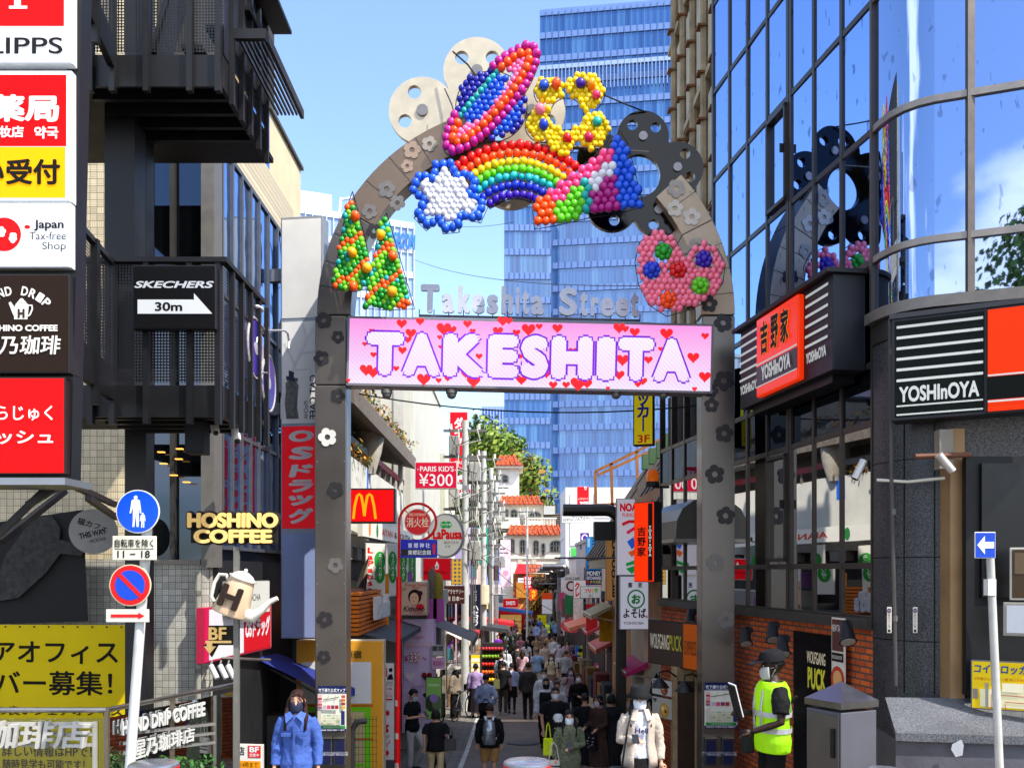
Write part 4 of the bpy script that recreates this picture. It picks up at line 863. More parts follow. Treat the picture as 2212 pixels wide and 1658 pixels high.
# narrow arrow sign on a leaning pole
pr = thing('one_way_sign', 'blue one way sign with a white left arrow on a leaning white pole', 'road sign', Vector((X(2168, 7.4), 7.4, G(7.4)))); o = pr.matrix_world.translation
MB().tube([Vector((0, 0, 0)), P(2137, 1178, 7.4)-o], [.032, .03], 12).build('pole', M('#b7b6b0', .5, .1, 0, .25, 4), pr, smooth='auto')
MB().box(X(2138, 7.4)-.035-o.x, X(2138, 7.4)+.03-o.x, -.036, .036, Zv(1285, 7.4)-o.z, Zv(1250, 7.4)-o.z).build('sticker', M('#d5d3cc', .6), pr)
bx = MB(); x0, x1, z0, z1 = X(2105, 7.34)-o.x, X(2150, 7.34)-o.x, Zv(1205, 7.34)-o.z, Zv(1148, 7.34)-o.z; bx.box(x0, x1, -.06, -.045, z0, z1); bx.build('plate', M('#d4d6da', .4), pr, bevel=.006)
bx = MB(); bx.box(x0+.006, x1-.006, -.063, -.055, z0+.006, z1-.006); bx.build('face', M('#0d3fae', .35), pr)
bx = MB(); W_, H_ = x1-x0, z1-z0; bx.plate([(x0+a*W_, z0+b*H_) for a, b in ((.1, .5), (.46, .85), (.46, .62), (.9, .62), (.9, .38), (.46, .38), (.46, .15))], -.066, -.062); bx.build('arrow', M('#dfe2e6', .4), pr)

# ---------------------------------------------------------------- beige wall with pipes and the ribbed shed behind the gate
XB = 3.42; wb = thing('pipe_wall_building', 'old beige wall with rusty vertical pipes behind the right side of the gate', 'building', Vector((XB, 15.6, 0)))
MW = M('#b3a58c', .8, 0, 0, .3, 1.2, .3); MRUST = M('#8f7d63', .7, .1, 0, .45, 3)
MB().box(.25, 4, 0, 5.2, 5.6, 15.8).build('wall', MW, wb)
for k in range(5):
    y = .25+k*1.05
    MB().tube([(.1, y, 5.6), (.1, y, 15.8)], .085, 8).build('pipe', MRUST, wb, smooth='auto')
    for z in range(11): MB().box(-.05, .25, y-.11, y+.11, 6.+z*.85+k*.3, 6.04+z*.85+k*.3).build('pipe_bracket', M('#7a5236', .8, .1, 0, .4, 6), wb)
for k in range(4):
    for z in range(3): MB().box(.12, .25, .42+k*1.05, 1.12+k*1.05, 7.2+z*2.6, 9.2+z*2.6).build('shutter', M('#a99c86', .7, 0, 0, .25, 2), wb)
for k in range(5): MB().box(.08, .3, 0, 5.2, 6.95+k*2.6, 7.08+k*2.6).build('ledge', M('#9a8d76', .8, 0, 0, .3, 2), wb)
sh = thing('ribbed_shed', 'building with sloping dark ribbed roof right of the street beyond the glass front', 'building', Vector((2.75, 18.6, 0)))
MB().box(.35, 5, 0, 10, -2, 5.0).build('wall', M('#a3785a', .85, 0, 0, .3, 2, .8), sh)
mb = MB()
mb.add([(-.25, 0, 3.55), (-.25, 11, 3.55), (1.6, 11, 6.3), (1.6, 0, 6.3)], [(0, 1, 2, 3)]); mb.build('roof_slope', M('#3d332b', .7, 0, 0, .25, 3), sh)
for k in range(12):
    y = k*.98; rb_ = MB(); beam(rb_, (-.34, y, 3.55), (1.55, y, 6.42), .3, .22); rb_.build('roof_rib', M('#5c5148', .65, 0, 0, .3, 3), sh)
MB().box(-.3, .3, -.1, 11, 3.3, 3.55).build('eaves', M('#8c8274', .7), sh)
for k in range(7): MB().box(1.2, 1.5, 1.+k*1.4, 1.25+k*1.4, 6.3, 6.75).build('ridge_cap', M('#3f5a3a', .7), sh)
pg = thing('roof_frame', 'rusty orange steel roof frame beside the ribbed roof slope', 'frame', P(1285, 1090, 30)); o = pg.matrix_world.translation; mr_ = M('#8f5a2c', .7, .2, 0, .3, 4)
for a, b, dd in (((1285, 1018, 30), (1445, 940, 30), 0), ((1285, 1018, 30), (1287, 1110, 30), 0), ((1320, 1000, 30), (1322, 1100, 30), 0), ((1375, 975, 30), (1378, 1080, 30), 0), ((1292, 1025, 31), (1445, 955, 31), 0), ((1288, 1090, 30), (1340, 1088, 30), 0)):
    mb = MB(); beam(mb, P(*a)-o, P(*b)-o, .09); mb.build('beam', mr_, pg)
sign('vertical_sign', 'yellow vertical coin locker sign hanging under the right end of the LED screen', 'shop sign', 1367, 16.2, 1411, 16.1, 790, 962, '#e6cf16', '#1a1a14', .18, .02, .25,
     [('t', 'ンロッカー', .2, .17, .82, .97, '#14287c', {'v': True, 'b': .04}), ('t', '3F', .22, .03, .82, .13, '#c01a1a', {'b': .02})])
bl = thing('beacon_lamp', 'orange rotating beacon lamp on the wall beside the yellow locker sign', 'lamp', P(1409, 1034, 16.4)); MB().tube([(0, 0, -.05), (0, 0, .12), (0, 0, .16)], [.11, .1, .07], 14).build('dome', M('#e0660a', .25, 0, .25), bl, smooth='auto'); MB().tube([(0, 0, -.13), (0, 0, -.05)], .12, 14).build('base', BLK, bl); MB().box(.0, .3, .0, .05, -.16, -.12).build('arm', BLK, bl)
# ---------------------------------------------------------------- left: sign tower
tw = thing('sign_tower', 'black steel frame holding the stacked shop light boxes on the left', 'frame', Vector((X(150, 7.2), 7.2, 3.6))); o = tw.matrix_world.translation
MBK = M('#0c0c0f', .42, 0, 0, .2, 3, 0, 0, .4)
mb = MB(); beam(mb, P(150, 1045, 7.15)-o, P(176, -120, 7.15)-o, .1, .16); mb.build('post', MBK, tw)
for v0, v1 in ((140, 152), (578, 593), (804, 814), (1023, 1032)): mb = MB(); mb.box(X(-120, 7.05)-o.x, X(158-(v0*.018), 7.05)-o.x, -.12, .1, Zv(v1, 7.05)-o.z, Zv(v0, 7.05)-o.z); mb.build('cross_bar', MBK, tw)
mb = MB(); mb.box(X(-120, 7.)-o.x, X(154, 7.)-o.x, -.3, .15, Zv(1049, 7.)-o.z, Zv(1034, 7.)-o.z); mb.build('lamp_tray', M('#8d9097', .35, .7), tw)
for a, b in (((140, 1040, 7.3), (250, 1090, 9.5)), ((60, 1090, 7.4), (150, 1035, 7.4)), ((-40, 1190, 7.4), (120, 1035, 7.5)), ((190, 1075, 8), (252, 1118, 9.6)), ((0, 1170, 7.6), (140, 1060, 8.5))):
    mb = MB(); beam(mb, P(*a)-o, P(*b)-o, .05); mb.build('strut', MBK, tw)
K = 7.0
def lb(label, v0, v1, face, items, ur, lit=.62, body='#d9dcdf'):
    return sign('light_box', label, 'shop sign', -230, K, ur, K, v0, v1, face, body, .16, .012, lit, items, 'light boxes in the sign tower')
def fu(u, ur): return (u+230)/(ur+230)
ur = 157; g = lambda v, a, b: 1-(v-a)/(b-a)
lb('white and red salon light box, topmost of the stack', -110, 139, '#e4e7ee', [('r', 0, g(58, -110, 139), fu(139, ur), 1, '#f00c10'), ('r', fu(32, ur), g(15, -110, 139), fu(46, ur), 1, '#f2f2f2'), ('r', fu(21, ur), g(21, -110, 139), fu(60, ur), g(15, -110, 139), '#f2f2f2'),
   ('t', 'LIPPS', fu(-22, ur), g(119, -110, 139), fu(137, ur), g(83, -110, 139), '#1f1f22', {'b': .012})], ur)
ur = 155
lb('red and yellow pharmacy light box, second from the top', 153, 437, '#e4e7ea', [('r', 0, g(317, 153, 437), fu(144, ur), g(163, 153, 437), '#ef060c'), ('r', 0, g(428, 153, 437), fu(142, ur), g(319, 153, 437), '#ffb402'),
   ('t', '薬局', fu(-22, ur), g(265, 153, 437), fu(129, ur), g(206, 153, 437), '#e8e6e2', {'b': .04}), ('t', '化妆店', fu(-28, ur), g(299, 153, 437), fu(53, ur), g(274, 153, 437), '#eeeeee', {'b': .03}), ('t', '약국', fu(76, ur), g(302, 153, 437), fu(128, ur), g(275, 153, 437), '#eeeeee', {'b': .03}),
   ('t', 'い受付', fu(-40, ur), g(401, 153, 437), fu(132, ur), g(345, 153, 437), '#1b1712', {'b': .035})], ur)
ur = 153
sk = lb('white tax free shop light box with a red blossom emblem', 438, 578, '#dfe3ea', [('c', fu(10, ur), g(507, 438, 578), .26, '#ea1418'), ('c', fu(60, ur), g(491, 438, 578), .045, '#ea1418', {'rz': .03}),
   ('t', 'Japan', fu(75, ur), g(500, 438, 578), fu(139, ur), g(476, 438, 578), '#17171c', {'b': .025}), ('t', 'Tax-free', fu(65, ur), g(519, 438, 578), fu(144, ur), g(502, 438, 578), '#2a2a30'), ('t', 'Shop', fu(93, ur), g(545, 438, 578), fu(144, ur), g(524, 438, 578), '#2a2a30')]+
   [('c', fu(x, ur)+.011*cos(a+k*1.257), g(v, 438, 578)+.05*sin(a+k*1.257), .036, '#f2eef0') for x, v, a in ((6, 503, .3), (32, 516, .9)) for k in range(5)], ur)
ur = 150
hb = lb('dark brown coffee shop light box with a white pot emblem', 592, 806, '#2b1c12', [], ur, .25, '#1c1a1a'); w, h = hb['w'], hb['h']
def arc_text(root, txt, cx, cz, rad, a0, a1, hh, col, y, e=.5, b=.03):
    mb = MB(); n = len(txt)
    for i, ch in enumerate(txt):
        if ch == ' ': mb.build('lettering', M(col, .5, 0, e, .05), root); mb = MB(); continue
        a = a0+(a1-a0)*i/(n-1); x, z = cx+rad*sin(a), cz+rad*cos(a); put_text(mb, ch, x-hh*.36, z-hh/2, x+hh*.36, z+hh/2, y-i*.00005, b, 0, False, 0, None, -a)
    mb.build('lettering', M(col, .5, 0, e, .05), root)
cx = fu(42, ur)*w; px = w/(ur+230)
arc_text(hb, 'HAND DRIP', cx-5*px, h-(720-592)*px, 92*px, -.78, .78, 20*px, '#e0dcd6', -.009)
pz = lambda v: h-(v-592)*px
pot = [(32, 690), (60, 690), (63, 662), (60, 656), (36, 656), (33, 664), (24, 652), (20, 655), (28, 676), (32, 684)]
mb = MB(); mb.plate([((u+230)*px, pz(v)) for u, v in pot], -.01, -.006); mb.plate([((u+230)*px, pz(v)) for u, v in ((37, 655), (59, 655), (54, 650), (50, 645), (46, 645), (42, 650))], -.0101, -.006)
strokes(mb, [((u+230)*px, pz(v)) for u, v in ((62, 660), (70, 660), (71, 668), (66, 680), (62, 683))], 3*px, -.0102, -.006); mb.build('emblem', M('#e0dcd6', .5, 0, .5), hb)
mb = MB(); put_text(mb, 'H', (40+230)*px, pz(688), (55+230)*px, pz(668), -.0125, .06); put_text(mb, 'H', (40+230)*px, pz(688), (55+230)*px, pz(668), -.0125); mb.build('lettering', M('#2b1c12', .5, 0, .2), hb)
items_on(hb, [('t', 'HOSHINO COFFEE', fu(-42, ur), g(716, 592, 806), fu(126, ur), g(702, 592, 806), '#e0dcd6', {'b': .05, 'e': .5}), ('t', '星乃珈琲', fu(-44, ur), g(766, 592, 806), fu(133, ur), g(725, 592, 806), '#e0dcd6', {'b': .02, 's': .1, 'e': .5})], w, h, -.006)
ur = 141
lb('red crepe shop light box, lowest of the stack', 814, 1024, '#f2080c', [('t', 'らじゅく', fu(-6, ur), g(908, 814, 1024), fu(115, ur), g(876, 814, 1024), '#eceae6', {'b': .01}), ('t', 'ラッシュ', fu(-50, ur), g(959, 814, 1024), fu(116, ur), g(930, 814, 1024), '#eceae6', {'b': .02})], ur, .7, '#2a1a1a')

# ---------------------------------------------------------------- left: black escape stair with two landings
PERF, PERFS = m_perf('#0e0e12', .03, .34, 'xz'), m_perf('#0e0e12', .03, .34, 'yz')
st_ = thing('escape_stair', 'black steel escape stair landings with punched metal railings on the left building', 'stair', Vector((-4.2, 9.2, 5)))
o = st_.matrix_world.translation
MST = M('#0b0b0e', .45, 0, 0, .25, 2.5, 0, 0, .4)
def sb(name, x0, x1, y0, y1, z0, z1, m=MST, bev=0.): return MB().box(x0-o.x, x1-o.x, y0-o.y, y1-o.y, z0-o.z, z1-o.z).build(name, m, st_, bevel=bev)
xl, xr = X(170, 9.2), X(481, 9.2)
for zf, nm in ((5.02, 0), (8.3, 1)):
    yb = 10.6 if nm == 0 else 10.75
    sb('floor_plate', xl-1.2, xr-.05, 9.24, yb+.6, zf-.1, zf-.04, M('#0c0c0e', .6))
    sb('front_beam', xl-1.2, xr, 9.2, 9.238, zf-.285, zf+.03); sb('side_beam', xr-.045, xr-.002, 9.24, yb, zf-.285, zf+.03)
    for q in range(4): sb('joist', xl, xr-.06, 9.5+q*.3, 9.56+q*.3, zf-.26, zf-.102)
    top = zf+1.23
    for k, x in enumerate((X(200, 9.2), X(247, 9.2), X(320, 9.2), X(413, 9.2), X(474, 9.2))): sb('railing_post', x-.028, x+.028, 9.13, 9.198, zf-.36, top)
    for k in range(5): sb('railing_post', xr+.002, xr+.05, 9.4+k*.33, 9.45+k*.33, zf-.36, top)
    sb('top_rail', xl-.6, xr+.06, 9.12, 9.21, top+.002, top+.05); sb('top_rail', xr-.01, xr+.06, 9.215, yb, top+.002, top+.05)
    mb = MB(); mb.add([(xl-.6-o.x, 9.215-o.y, zf+.06-o.z), (xr-o.x, 9.215-o.y, zf+.06-o.z), (xr-o.x, 9.215-o.y, top-o.z), (xl-.6-o.x, 9.215-o.y, top-o.z)], [(0, 1, 2, 3)]); mb.build('punched_panel', PERF, st_)
    mb = MB(); mb.add([(xr-o.x, 9.23-o.y, zf+.06-o.z), (xr-o.x, yb-o.y, zf+.06-o.z), (xr-o.x, yb-o.y, top-o.z), (xr-o.x, 9.23-o.y, top-o.z)], [(0, 1, 2, 3)]); mb.build('punched_panel', PERFS if nm == 0 else M('#2c2f3c', .4, .5), st_)
    # sloping side railing of the flight towards the viewer
    xs = X(183, 8.2); z0 = zf+.35
    mb = MB(); beam(mb, (X(176, 8.)-o.x, 8-o.y, zf+1.15-o.z), (X(247, 9.2)-o.x, 9.12-o.y, top-o.z), .05, .05); mb.build('top_rail', MST, st_)
    mb = MB(); a = Vector((X(170, 8), 8, zf+.02)); b = Vector((X(247, 9.2), 9.12, zf+.02)); beam(mb, a-o, b-o, .06, .3); mb.build('stringer', MST, st_)
    mb = MB(); mb.add([a-o+Vector((0, 0, .1)), b-o+Vector((0, 0, .1)), b-o+Vector((0, 0, 1.2)), a-o+Vector((0, 0, 1.1))], [(0, 1, 2, 3)]); mb.build('punched_panel', PERFS, st_)
    sb('railing_post', X(203, 8.4)-.03, X(203, 8.4)+.03, 8.4, 8.46, zf-.3, zf+1.2)
sb('stair_column', X(300, 10.7)-.12, X(300, 10.7)+.12, 10.6, 10.84, -1, 12); sb('stair_column', X(258, 9.9)-.16, X(258, 9.9)+.16, 9.9, 10.2, 5.02, 8.2)
# slatted shelf sticking out of the upper landing
for k in range(6): sb('sunshade_slat', xr+.06+k*.045, xr+.08+k*.045, 9.5, 11.1, 8.66, 8.69)
sb('sunshade_edge', xr+.05, xr+.36, 9.42, 9.48, 8.62, 8.72); sb('sunshade_edge', xr+.34, xr+.38, 9.49, 11.1, 8.62, 8.72)
for k in range(2): 
    mb = MB(); beam(mb, (xl+.3-o.x, 10.2-o.y, 8.4-o.z), (xr-.5-o.x, 10.2-o.y, 10.4+k*.5-o.z), .08, .3); mb.build('upper_flight', MST, st_)
for k in range(5): sb('tread', xl+.5+k*.26, xl+.72+k*.26, 9.9, 10.7, 8.6+k*.2, 8.64+k*.2)
s = sign('arrow_sign', 'black shoe shop direction sign with a white arrow on the stair railing', 'shop sign', 287, 9.05, 466, 9.05, 573, 711, '#0a0a0c', '#141417', .07, .012, 0.1,
     [('t', 'SKECHERS', .02, .64, .98, .75, '#c9ccd2', {'b': .035, 's': .25, 'e': .3}), ('p', [(.06, .24), (.96, .24), (.74, .56), (.74, .46), (.06, .46)], '#d6d9dd', {'e': .35}), ('t', '30m', .27, .28, .6, .42, '#121214', {'b': .03})])
# bicycle hanging on the stair
bk = thing('hanging_bicycle', 'silver road bicycle with purple disc wheels hung on the stair side', 'bicycle', frame(P(552, 745, 10.35), P(552, 745, 10.35)+Vector((-.03, 1, 0))))
wm = M('#c8c9cf', .3, .6); 
for nm, cz, cxx in (('wheel', -.04, -.02), ('wheel', -.3, .62)):
    r_ = .33; wl_ = MB(); wl_.tube([(cxx+cos(a*pi/14)*r_, 0, cz+sin(a*pi/14)*r_) for a in range(29)], .016, 6, None, 0, False); ow = wl_.build('wheel', M('#9a9398', .5), bk)
    MB().plate(circle(cxx, cz, r_-.03), -.008, .008).build('disc', M('#2a1f86', .35, .1, 0, .3, 4), ow)
    MB().plate(circle(cxx, cz, .07), -.014, .014).build('hub', M('#b9b6c4', .4, .5), ow)
fb = MB(); pts = {'h1': (-.02, 0, -.04), 'h2': (.62, 0, -.3), 'bb': (.24, 0, -.26), 'st': (.16, 0, .3), 'hd': (.54, 0, .25), 'hb': (.57, 0, .12)}
for a, b in (('h1', 'bb'), ('h1', 'st'), ('bb', 'st'), ('st', 'hd'), ('bb', 'hb'), ('hd', 'hb'), ('hb', 'h2')): fb.tube([pts[a], pts[b]], .017, 8)
fb.build('frame', wm, bk, smooth='auto'); MB().tube([(.16, 0, .3), (.14, 0, .42)], .014, 6).build('seat_post', wm, bk)
mb = MB(); mb.ball((.12, 0, .44), (.13, .06, .03), 12, 6); mb.build('saddle', M('#cfd0d2', .4), bk, smooth=True)
hb2 = MB(); 
for s_ in (-1, 1): hb2.tube([(.54, 0, .3), (.56, s_*.2, .31), (.66, s_*.22, .3), (.72, s_*.22, .22), (.68, s_*.22, .13)], .014, 6)
hb2.build('handlebar', wm, bk, smooth='auto'); MB().tube([(.24, -.08, -.26), (.24, .08, -.26), (.24, .1, -.38)], .012, 6).build('crank', M('#8d8a90', .3, .8), bk); MB().box(.2, .28, .09, .18, -.4, -.37).build('pedal', M('#8d8a90', .4, .5), bk)
# ---------------------------------------------------------------- left: tiled coffee and drug store building
MT = m_basket('#a5a298'); MT2 = m_basket('#c9b998', .09)  # one tile twice: shade put into the grey, sun into the beige
lbld = thing('tiled_building', 'building with basket weave tile and a dark window behind the black stair', 'building', Vector((-7, 12, 0)))
o2 = lbld.matrix_world.translation
def lbx(name, x0, x1, y0, y1, z0, z1, m, bev=0.): return MB().box(x0-o2.x, x1-o2.x, y0-o2.y, y1-o2.y, z0-o2.z, z1-o2.z).build(name, m, lbld, bevel=bev)
xc = X(433, 12)
zw = Zv(1208, 12)
lbx('tile_wall', -9, xc, 12, 12.4, -2, zw, MT)
cvw = MB(); vs = []
for k in range(7): a = k*pi/12; vs += [(xc+sin(a)*.12-o2.x, .12-cos(a)*.12, -2), (xc+sin(a)*.12-o2.x, .12-cos(a)*.12, zw)]
cvw.add(vs, [(2*k, 2*k+2, 2*k+3, 2*k+1) for k in range(6)]); cvw.build('rounded_corner', MT, lbld, smooth=True)
lbx('side_wall', xc-.2, xc+.12, 12.13, 16.5, -2, zw, M('#1a1a1c', .6))
lbx('tile_wall', -9, X(312, 12), 12, 12.4, zw+.002, 13, MT2)
lbx('dark_window', X(312, 12)+.002, X(436, 12), 12.08, 12.2, zw, 9.2, MDARKG)
lbx('window_column', X(434, 11.96), X(462, 11.96), 11.96, 12.3, zw-.1, 9.3, M('#6d6a66', .5, .3, 0, .15)); lbx('window_frame', X(312, 12), X(434, 12), 11.97, 12.1, zw-.06, zw, M('#77716a', .5, .4))
for u in (318, 372): lbx('window_frame', X(u, 12)-.03, X(u, 12)+.03, 11.99, 12.07, zw, 9.2, M('#35332f', .5, .3))
lbx('inner_wall', -9, xc-.2, 12.4, 16.5, -2, 13, M('#3a3833', .8))
# street side glass of the drug store part
XG = -3.9; y0g, y1g = 12.35, 16.4
lbx('glass_core', XG-2, XG-.08, y0g, y1g, -1, 9., M('#1a1f2a', .6))
ys = [12.4, 12.85, 13.3, 13.75, 14.2, 14.75, 15.3, 15.85, 16.4]
for a, b in zip(ys, ys[1:]):
    for z0, z1 in ((3.55, 5.1), (5.15, 6.9), (6.95, 8.85)):
        q = MB(); dy = R.uniform(-.006, .006); q.add([(XG-o2.x+dy, a+.03-o2.y, z0), (XG-o2.x-dy, b-.03-o2.y, z0), (XG-o2.x-dy, b-.03-o2.y, z1), (XG-o2.x+dy, a+.03-o2.y, z1)], [(0, 1, 2, 3)]); q.build('window_pane', MBLUEG, lbld)
    lbx('mullion', XG-.02, XG+.04, a-.03, a+.03, 3.5, 8.9, M('#5d5f66', .4, .5))
for z in (3.5, 5.1, 6.9, 8.87): lbx('transom', XG-.02, XG+.03, y0g, y1g, z, z+.05, M('#5d5f66', .4, .5))
lbx('parapet', XG-2, XG+.03, y0g, y1g, 8.93, 9.6, MT2)
upb = thing('beige_building', 'plain beige wall rising behind the glass drug store, sunlit, beside the open sky', 'building', Vector((-3.95, 15, 0)))
MB().box(-4, 0, 0, 2.3, 9, 10.7).build('wall', M('#cfc0a0', .8, 0, 0, .12, 1.5), upb); MB().box(-4, .05, 0, 2.35, 10.7, 10.76).build('coping', M('#4a4640', .6), upb)
MB().box(-.02, .03, -1.2, -.02, 9.65, 10.6).build('blue_glass', MBLUEG, upb); MB().box(-3, -.03, -1.2, -.01, 9.65, 10.65).build('annex', M('#a8906a', .8), upb)
# tall double sided panel sign beside the gate
PS = thing('panel_sign', 'tall projecting panel sign left of the gate with cat cafe and drug store parts', 'shop sign', frame(P(606, 1378, 14.9), P(697, 1378, 14.8)))
w = (X(697, 14.8)-X(606, 14.9)); k = 14.9/F; H_ = (1378-470)*k
zf = lambda v: (1378-v)*k
MB().box(0, w, 0, .3, 0, H_).build('case', M('#8f9298', .4, .4), PS, bevel=.008)
for nm, a, b, c, e in (('white_panel', 476, 688, '#d9d8d4', 0), ('cat_panel', 696, 915, '#e6e5e3', 0), ('red_panel', 921, 1141, '#e0101c', .25), ('blue_grey_panel', 1152, 1375, '#8d9cc8', 0)):
    MB().box(.025, w-.025, -.006, .004, zf(b), zf(a)).build(nm, M(c, .35, 0, e, .08, 2), PS)
items = []
for i, (ch, a, b) in enumerate((('O', 930, 955), ('S', 965, 993), ('ド', 1003, 1031), ('ラ', 1036, 1064), ('ッ', 1069, 1092), ('グ', 1097, 1131))): items.append(('t', ch, .2, zf(b)/H_, .8, zf(a)/H_, '#d9d7dc', {'b': .06, 's': .12}))
items_on(PS, items, w, H_, -.008)
br = MB()
for pts, wd in (([(.05, 860), (.35, 790), (.62, 740), (.9, 696)], .05), ([(.35, 790), (.1, 742)], .04), ([(.5, 765), (.98, 760)], .035), ([(.62, 740), (.55, 700)], .035), ([(.3, 800), (.7, 800), (.95, 838)], .03), ([(.75, 718), (.98, 726)], .03), ([(.05, 860), (.05, 905)], .06)):
    strokes(br, [(a*w, zf(b)) for a, b in pts], wd*w*1.6, -.0085, -.007)
br.build('branch_print', M('#d9dadc', .5), PS)
cat = MB(); cat.plate([(a*w, zf(b)) for a, b in ((.14, 905), (.1, 870), (.13, 845), (.12, 828), (.22, 820), (.36, 822), (.44, 834), (.42, 850), (.4, 880), (.44, 905))], -.0095, -.008); cat.plate([(a*w, zf(b)) for a, b in ((.15, 823), (.13, 812), (.42, 818), (.42, 826))], -.0101, -.008); cat.build('cat_print', M('#6d6c6a', .7, 0, 0, .6, 14), PS)
ht_ = MB(); ht_.plate([(a*w, zf(b)) for a, b in ((.14, 819), (.36, 826), (.36, 820), (.32, 818), (.33, 805), (.2, 800), (.2, 814), (.15, 814))], -.0115, -.0102); ht_.build('hat_print', M('#1f2a3a', .6), PS)
tx = MB(); vs, fs = glyphs('CAT CAFE', .012)
tx.add([((.86-z*.16)*w, -.0095+y, zf(812+x*95)) for x, y, z in vs], fs); vs, fs = glyphs('MoCHA'); tx.build('lettering', M('#1d1d20', .6), PS); tx = MB(); tx.add([((.66-z*.1)*w, -.0095+y, zf(868+x*38)) for x, y, z in vs], fs); tx.build('lettering', M('#1d1d20', .6), PS)
for v in (590, 880, 1120): MB().box(-.35, 0, .08, .2, zf(v)-.1, zf(v)+.1).build('bracket', M('#77797f', .5, .3), PS)
# red shop sign low on the side wall, white pipe sign and awning
sign('shop_sign', 'pink and red drug store sign box above the blue awning', 'shop sign', 440, 11.75, 586, 14.2, 1312, 1433, '#c9c6cc', '#a8183c', .1, .03, 0, [('r', 0, .02, .06, .98, '#b81848'), ('r', .54, .04, .98, .96, '#b3101e'), ('t', 'OSドラッグ', .56, .3, .96, .72, '#cfcdd2', {'b': .05, 's': .15})])
sign('shop_sign', 'small white cafe sign box behind the coffee pot sign', 'shop sign', 495, 12.3, 582, 13.6, 1255, 1330, '#b9b9b2', '#8d8d88', .1, .01, 0, [('t', 'MOCHA', .4, .4, .75, .6, '#3a3a3a')])
aw = thing('awning', 'dark blue folding awning with a steel arm over the drug store entrance', 'awning', P(520, 1420, 12.6)); o = aw.matrix_world.translation
mb = MB(); mb.add([P(515, 1402, 14.3)-o, P(560, 1396, 15.4)-o, P(800, 1482, 15.6)-o, P(695, 1492, 14.4)-o], [(0, 1, 2, 3)]); mb.add([P(695, 1492, 14.4)-o, P(800, 1482, 15.6)-o, P(800, 1498, 15.6)-o, P(695, 1508, 14.4)-o], [(0, 1, 2, 3)]); mb.build('cloth', M('#1d2c78', .7, 0, 0, .2, 4), aw)
MB().tube([P(470, 1420, 12.3)-o, P(585, 1424, 12.3)-o], .02, 6).build('arm', STEEL, aw); MB().tube([P(560, 1430, 14.6)-o, P(690, 1500, 14.5)-o], .02, 6).build('arm', STEEL, aw)
for i, u in enumerate((455, 475, 492)):
    r_ = thing('wall_spotlight', ('white tube lamp under the pink sign, left of the three', 'white tube lamp under the pink sign, middle of the three', 'white tube lamp under the pink sign, right of the three')[i], 'spotlight', P(u, 1436, 11.9), 'white tube lamps under the pink sign')
    MB().tube([(0, 0, 0), (.1, -.06, -.16)], .035, 10).build('lamp_head', M('#bfc0c2', .4), r_, smooth='auto'); MB().tube([(0, 0, 0), (0, .05, .06)], .012, 6).build('bracket', M('#77777a', .5), r_)
wbox('shop_entrance', 520, 690, 1440, 1700, 15.6, 15.8, M('#0c0b0c', .6)); bpy.data.objects['shop_entrance']['label'] = 'dark open shop entrance under the blue awning'; bpy.data.objects['shop_entrance']['category'] = 'entrance'
wbox('market_stand', 560, 680, 1545, 1700, 14.8, 15.2, M('#3a3634', .6, 0, 0, .4, 6)); tag(bpy.data.objects['market_stand'], 'low dark goods stand inside the shop entrance', 'stand')
# speaker, cameras under the lower landing
sp_ = thing('loudspeaker', 'black loudspeaker under the stair landing', 'speaker', P(425, 945, 9.6)); MB().box(-.1, .1, -.08, .12, -.17, .17).build('cabinet', M('#131316', .6), sp_, bevel=.01); MB().box(-.085, .085, -.088, -.079, -.15, .15).build('grille', M('#232327', .8), sp_); MB().box(-.03, .03, .0, .05, .17, .45).build('bracket', BLK, sp_)
for u, v, lb_ in ((462, 922, 'white dome camera under the stair landing beside the loudspeaker'), (508, 940, 'white camera hanging under the outer corner of the stair landing')):
    r_ = thing('security_camera', lb_, 'camera', P(u, v, 9.9), 'white cameras under the stair'); MB().tube([(0, 0, .16), (0, 0, .05)], .03, 8).build('mount', WHITE, r_); mb = MB(); mb.tube([(0, 0, .06), (.03, -.04, -.06)], .045, 10); mb.build('body', WHITE, r_, smooth='auto'); MB().ball((.035, -.05, -.07), .03, 8, 6).build('lens', BLK, r_)
# dark cat banner and round hanging sign
mb = MB(); mb.add([P(-60, 1135, 11.6), P(180, 1100, 11.6), P(190, 1340, 11.6), P(-60, 1350, 11.6)], [(3, 2, 1, 0)]); mb.build('wall_banner', M('#1d1c1c', .8, 0, 0, .3, 3), label='dark grey printed banner with a cat picture on the tile wall', category='banner')
pc = bpy.data.objects['wall_banner']
mb = MB(); mb.plate([(X(u, 11.55), Zv(v, 11.55)) for u, v in ((-20, 1300), (10, 1200), (70, 1120), (110, 1112), (130, 1140), (128, 1165), (160, 1172), (185, 1180), (175, 1200), (130, 1195), (100, 1235), (40, 1290))], 11.55, 11.58); o_ = mb.build('cat_print', M('#353433', .85, 0, 0, .6, 14), pc)
mb = MB()
rs = thing('round_sign', 'round white hanging cafe sign in the shade under the stair', 'sign', frame(P(150, 1150, 11), P(245, 1150, 11.2))); MB().plate(circle(.26, .02, .27), 0, .03).build('disc', M('#8f8d88', .6), rs)
items_on(rs, [('t', '猫カフェ', .08, .06, .42, .14, '#26262a', {'r': -.3, 'b': .02}), ('t', 'THIS WAY', .1, -.04, .4, .03, '#26262a', {'r': .25, 'b': .03}), ('t', 'MOCHA', .22, -.1, .4, -.06, '#26262a', {'r': .25})], 1, 1)
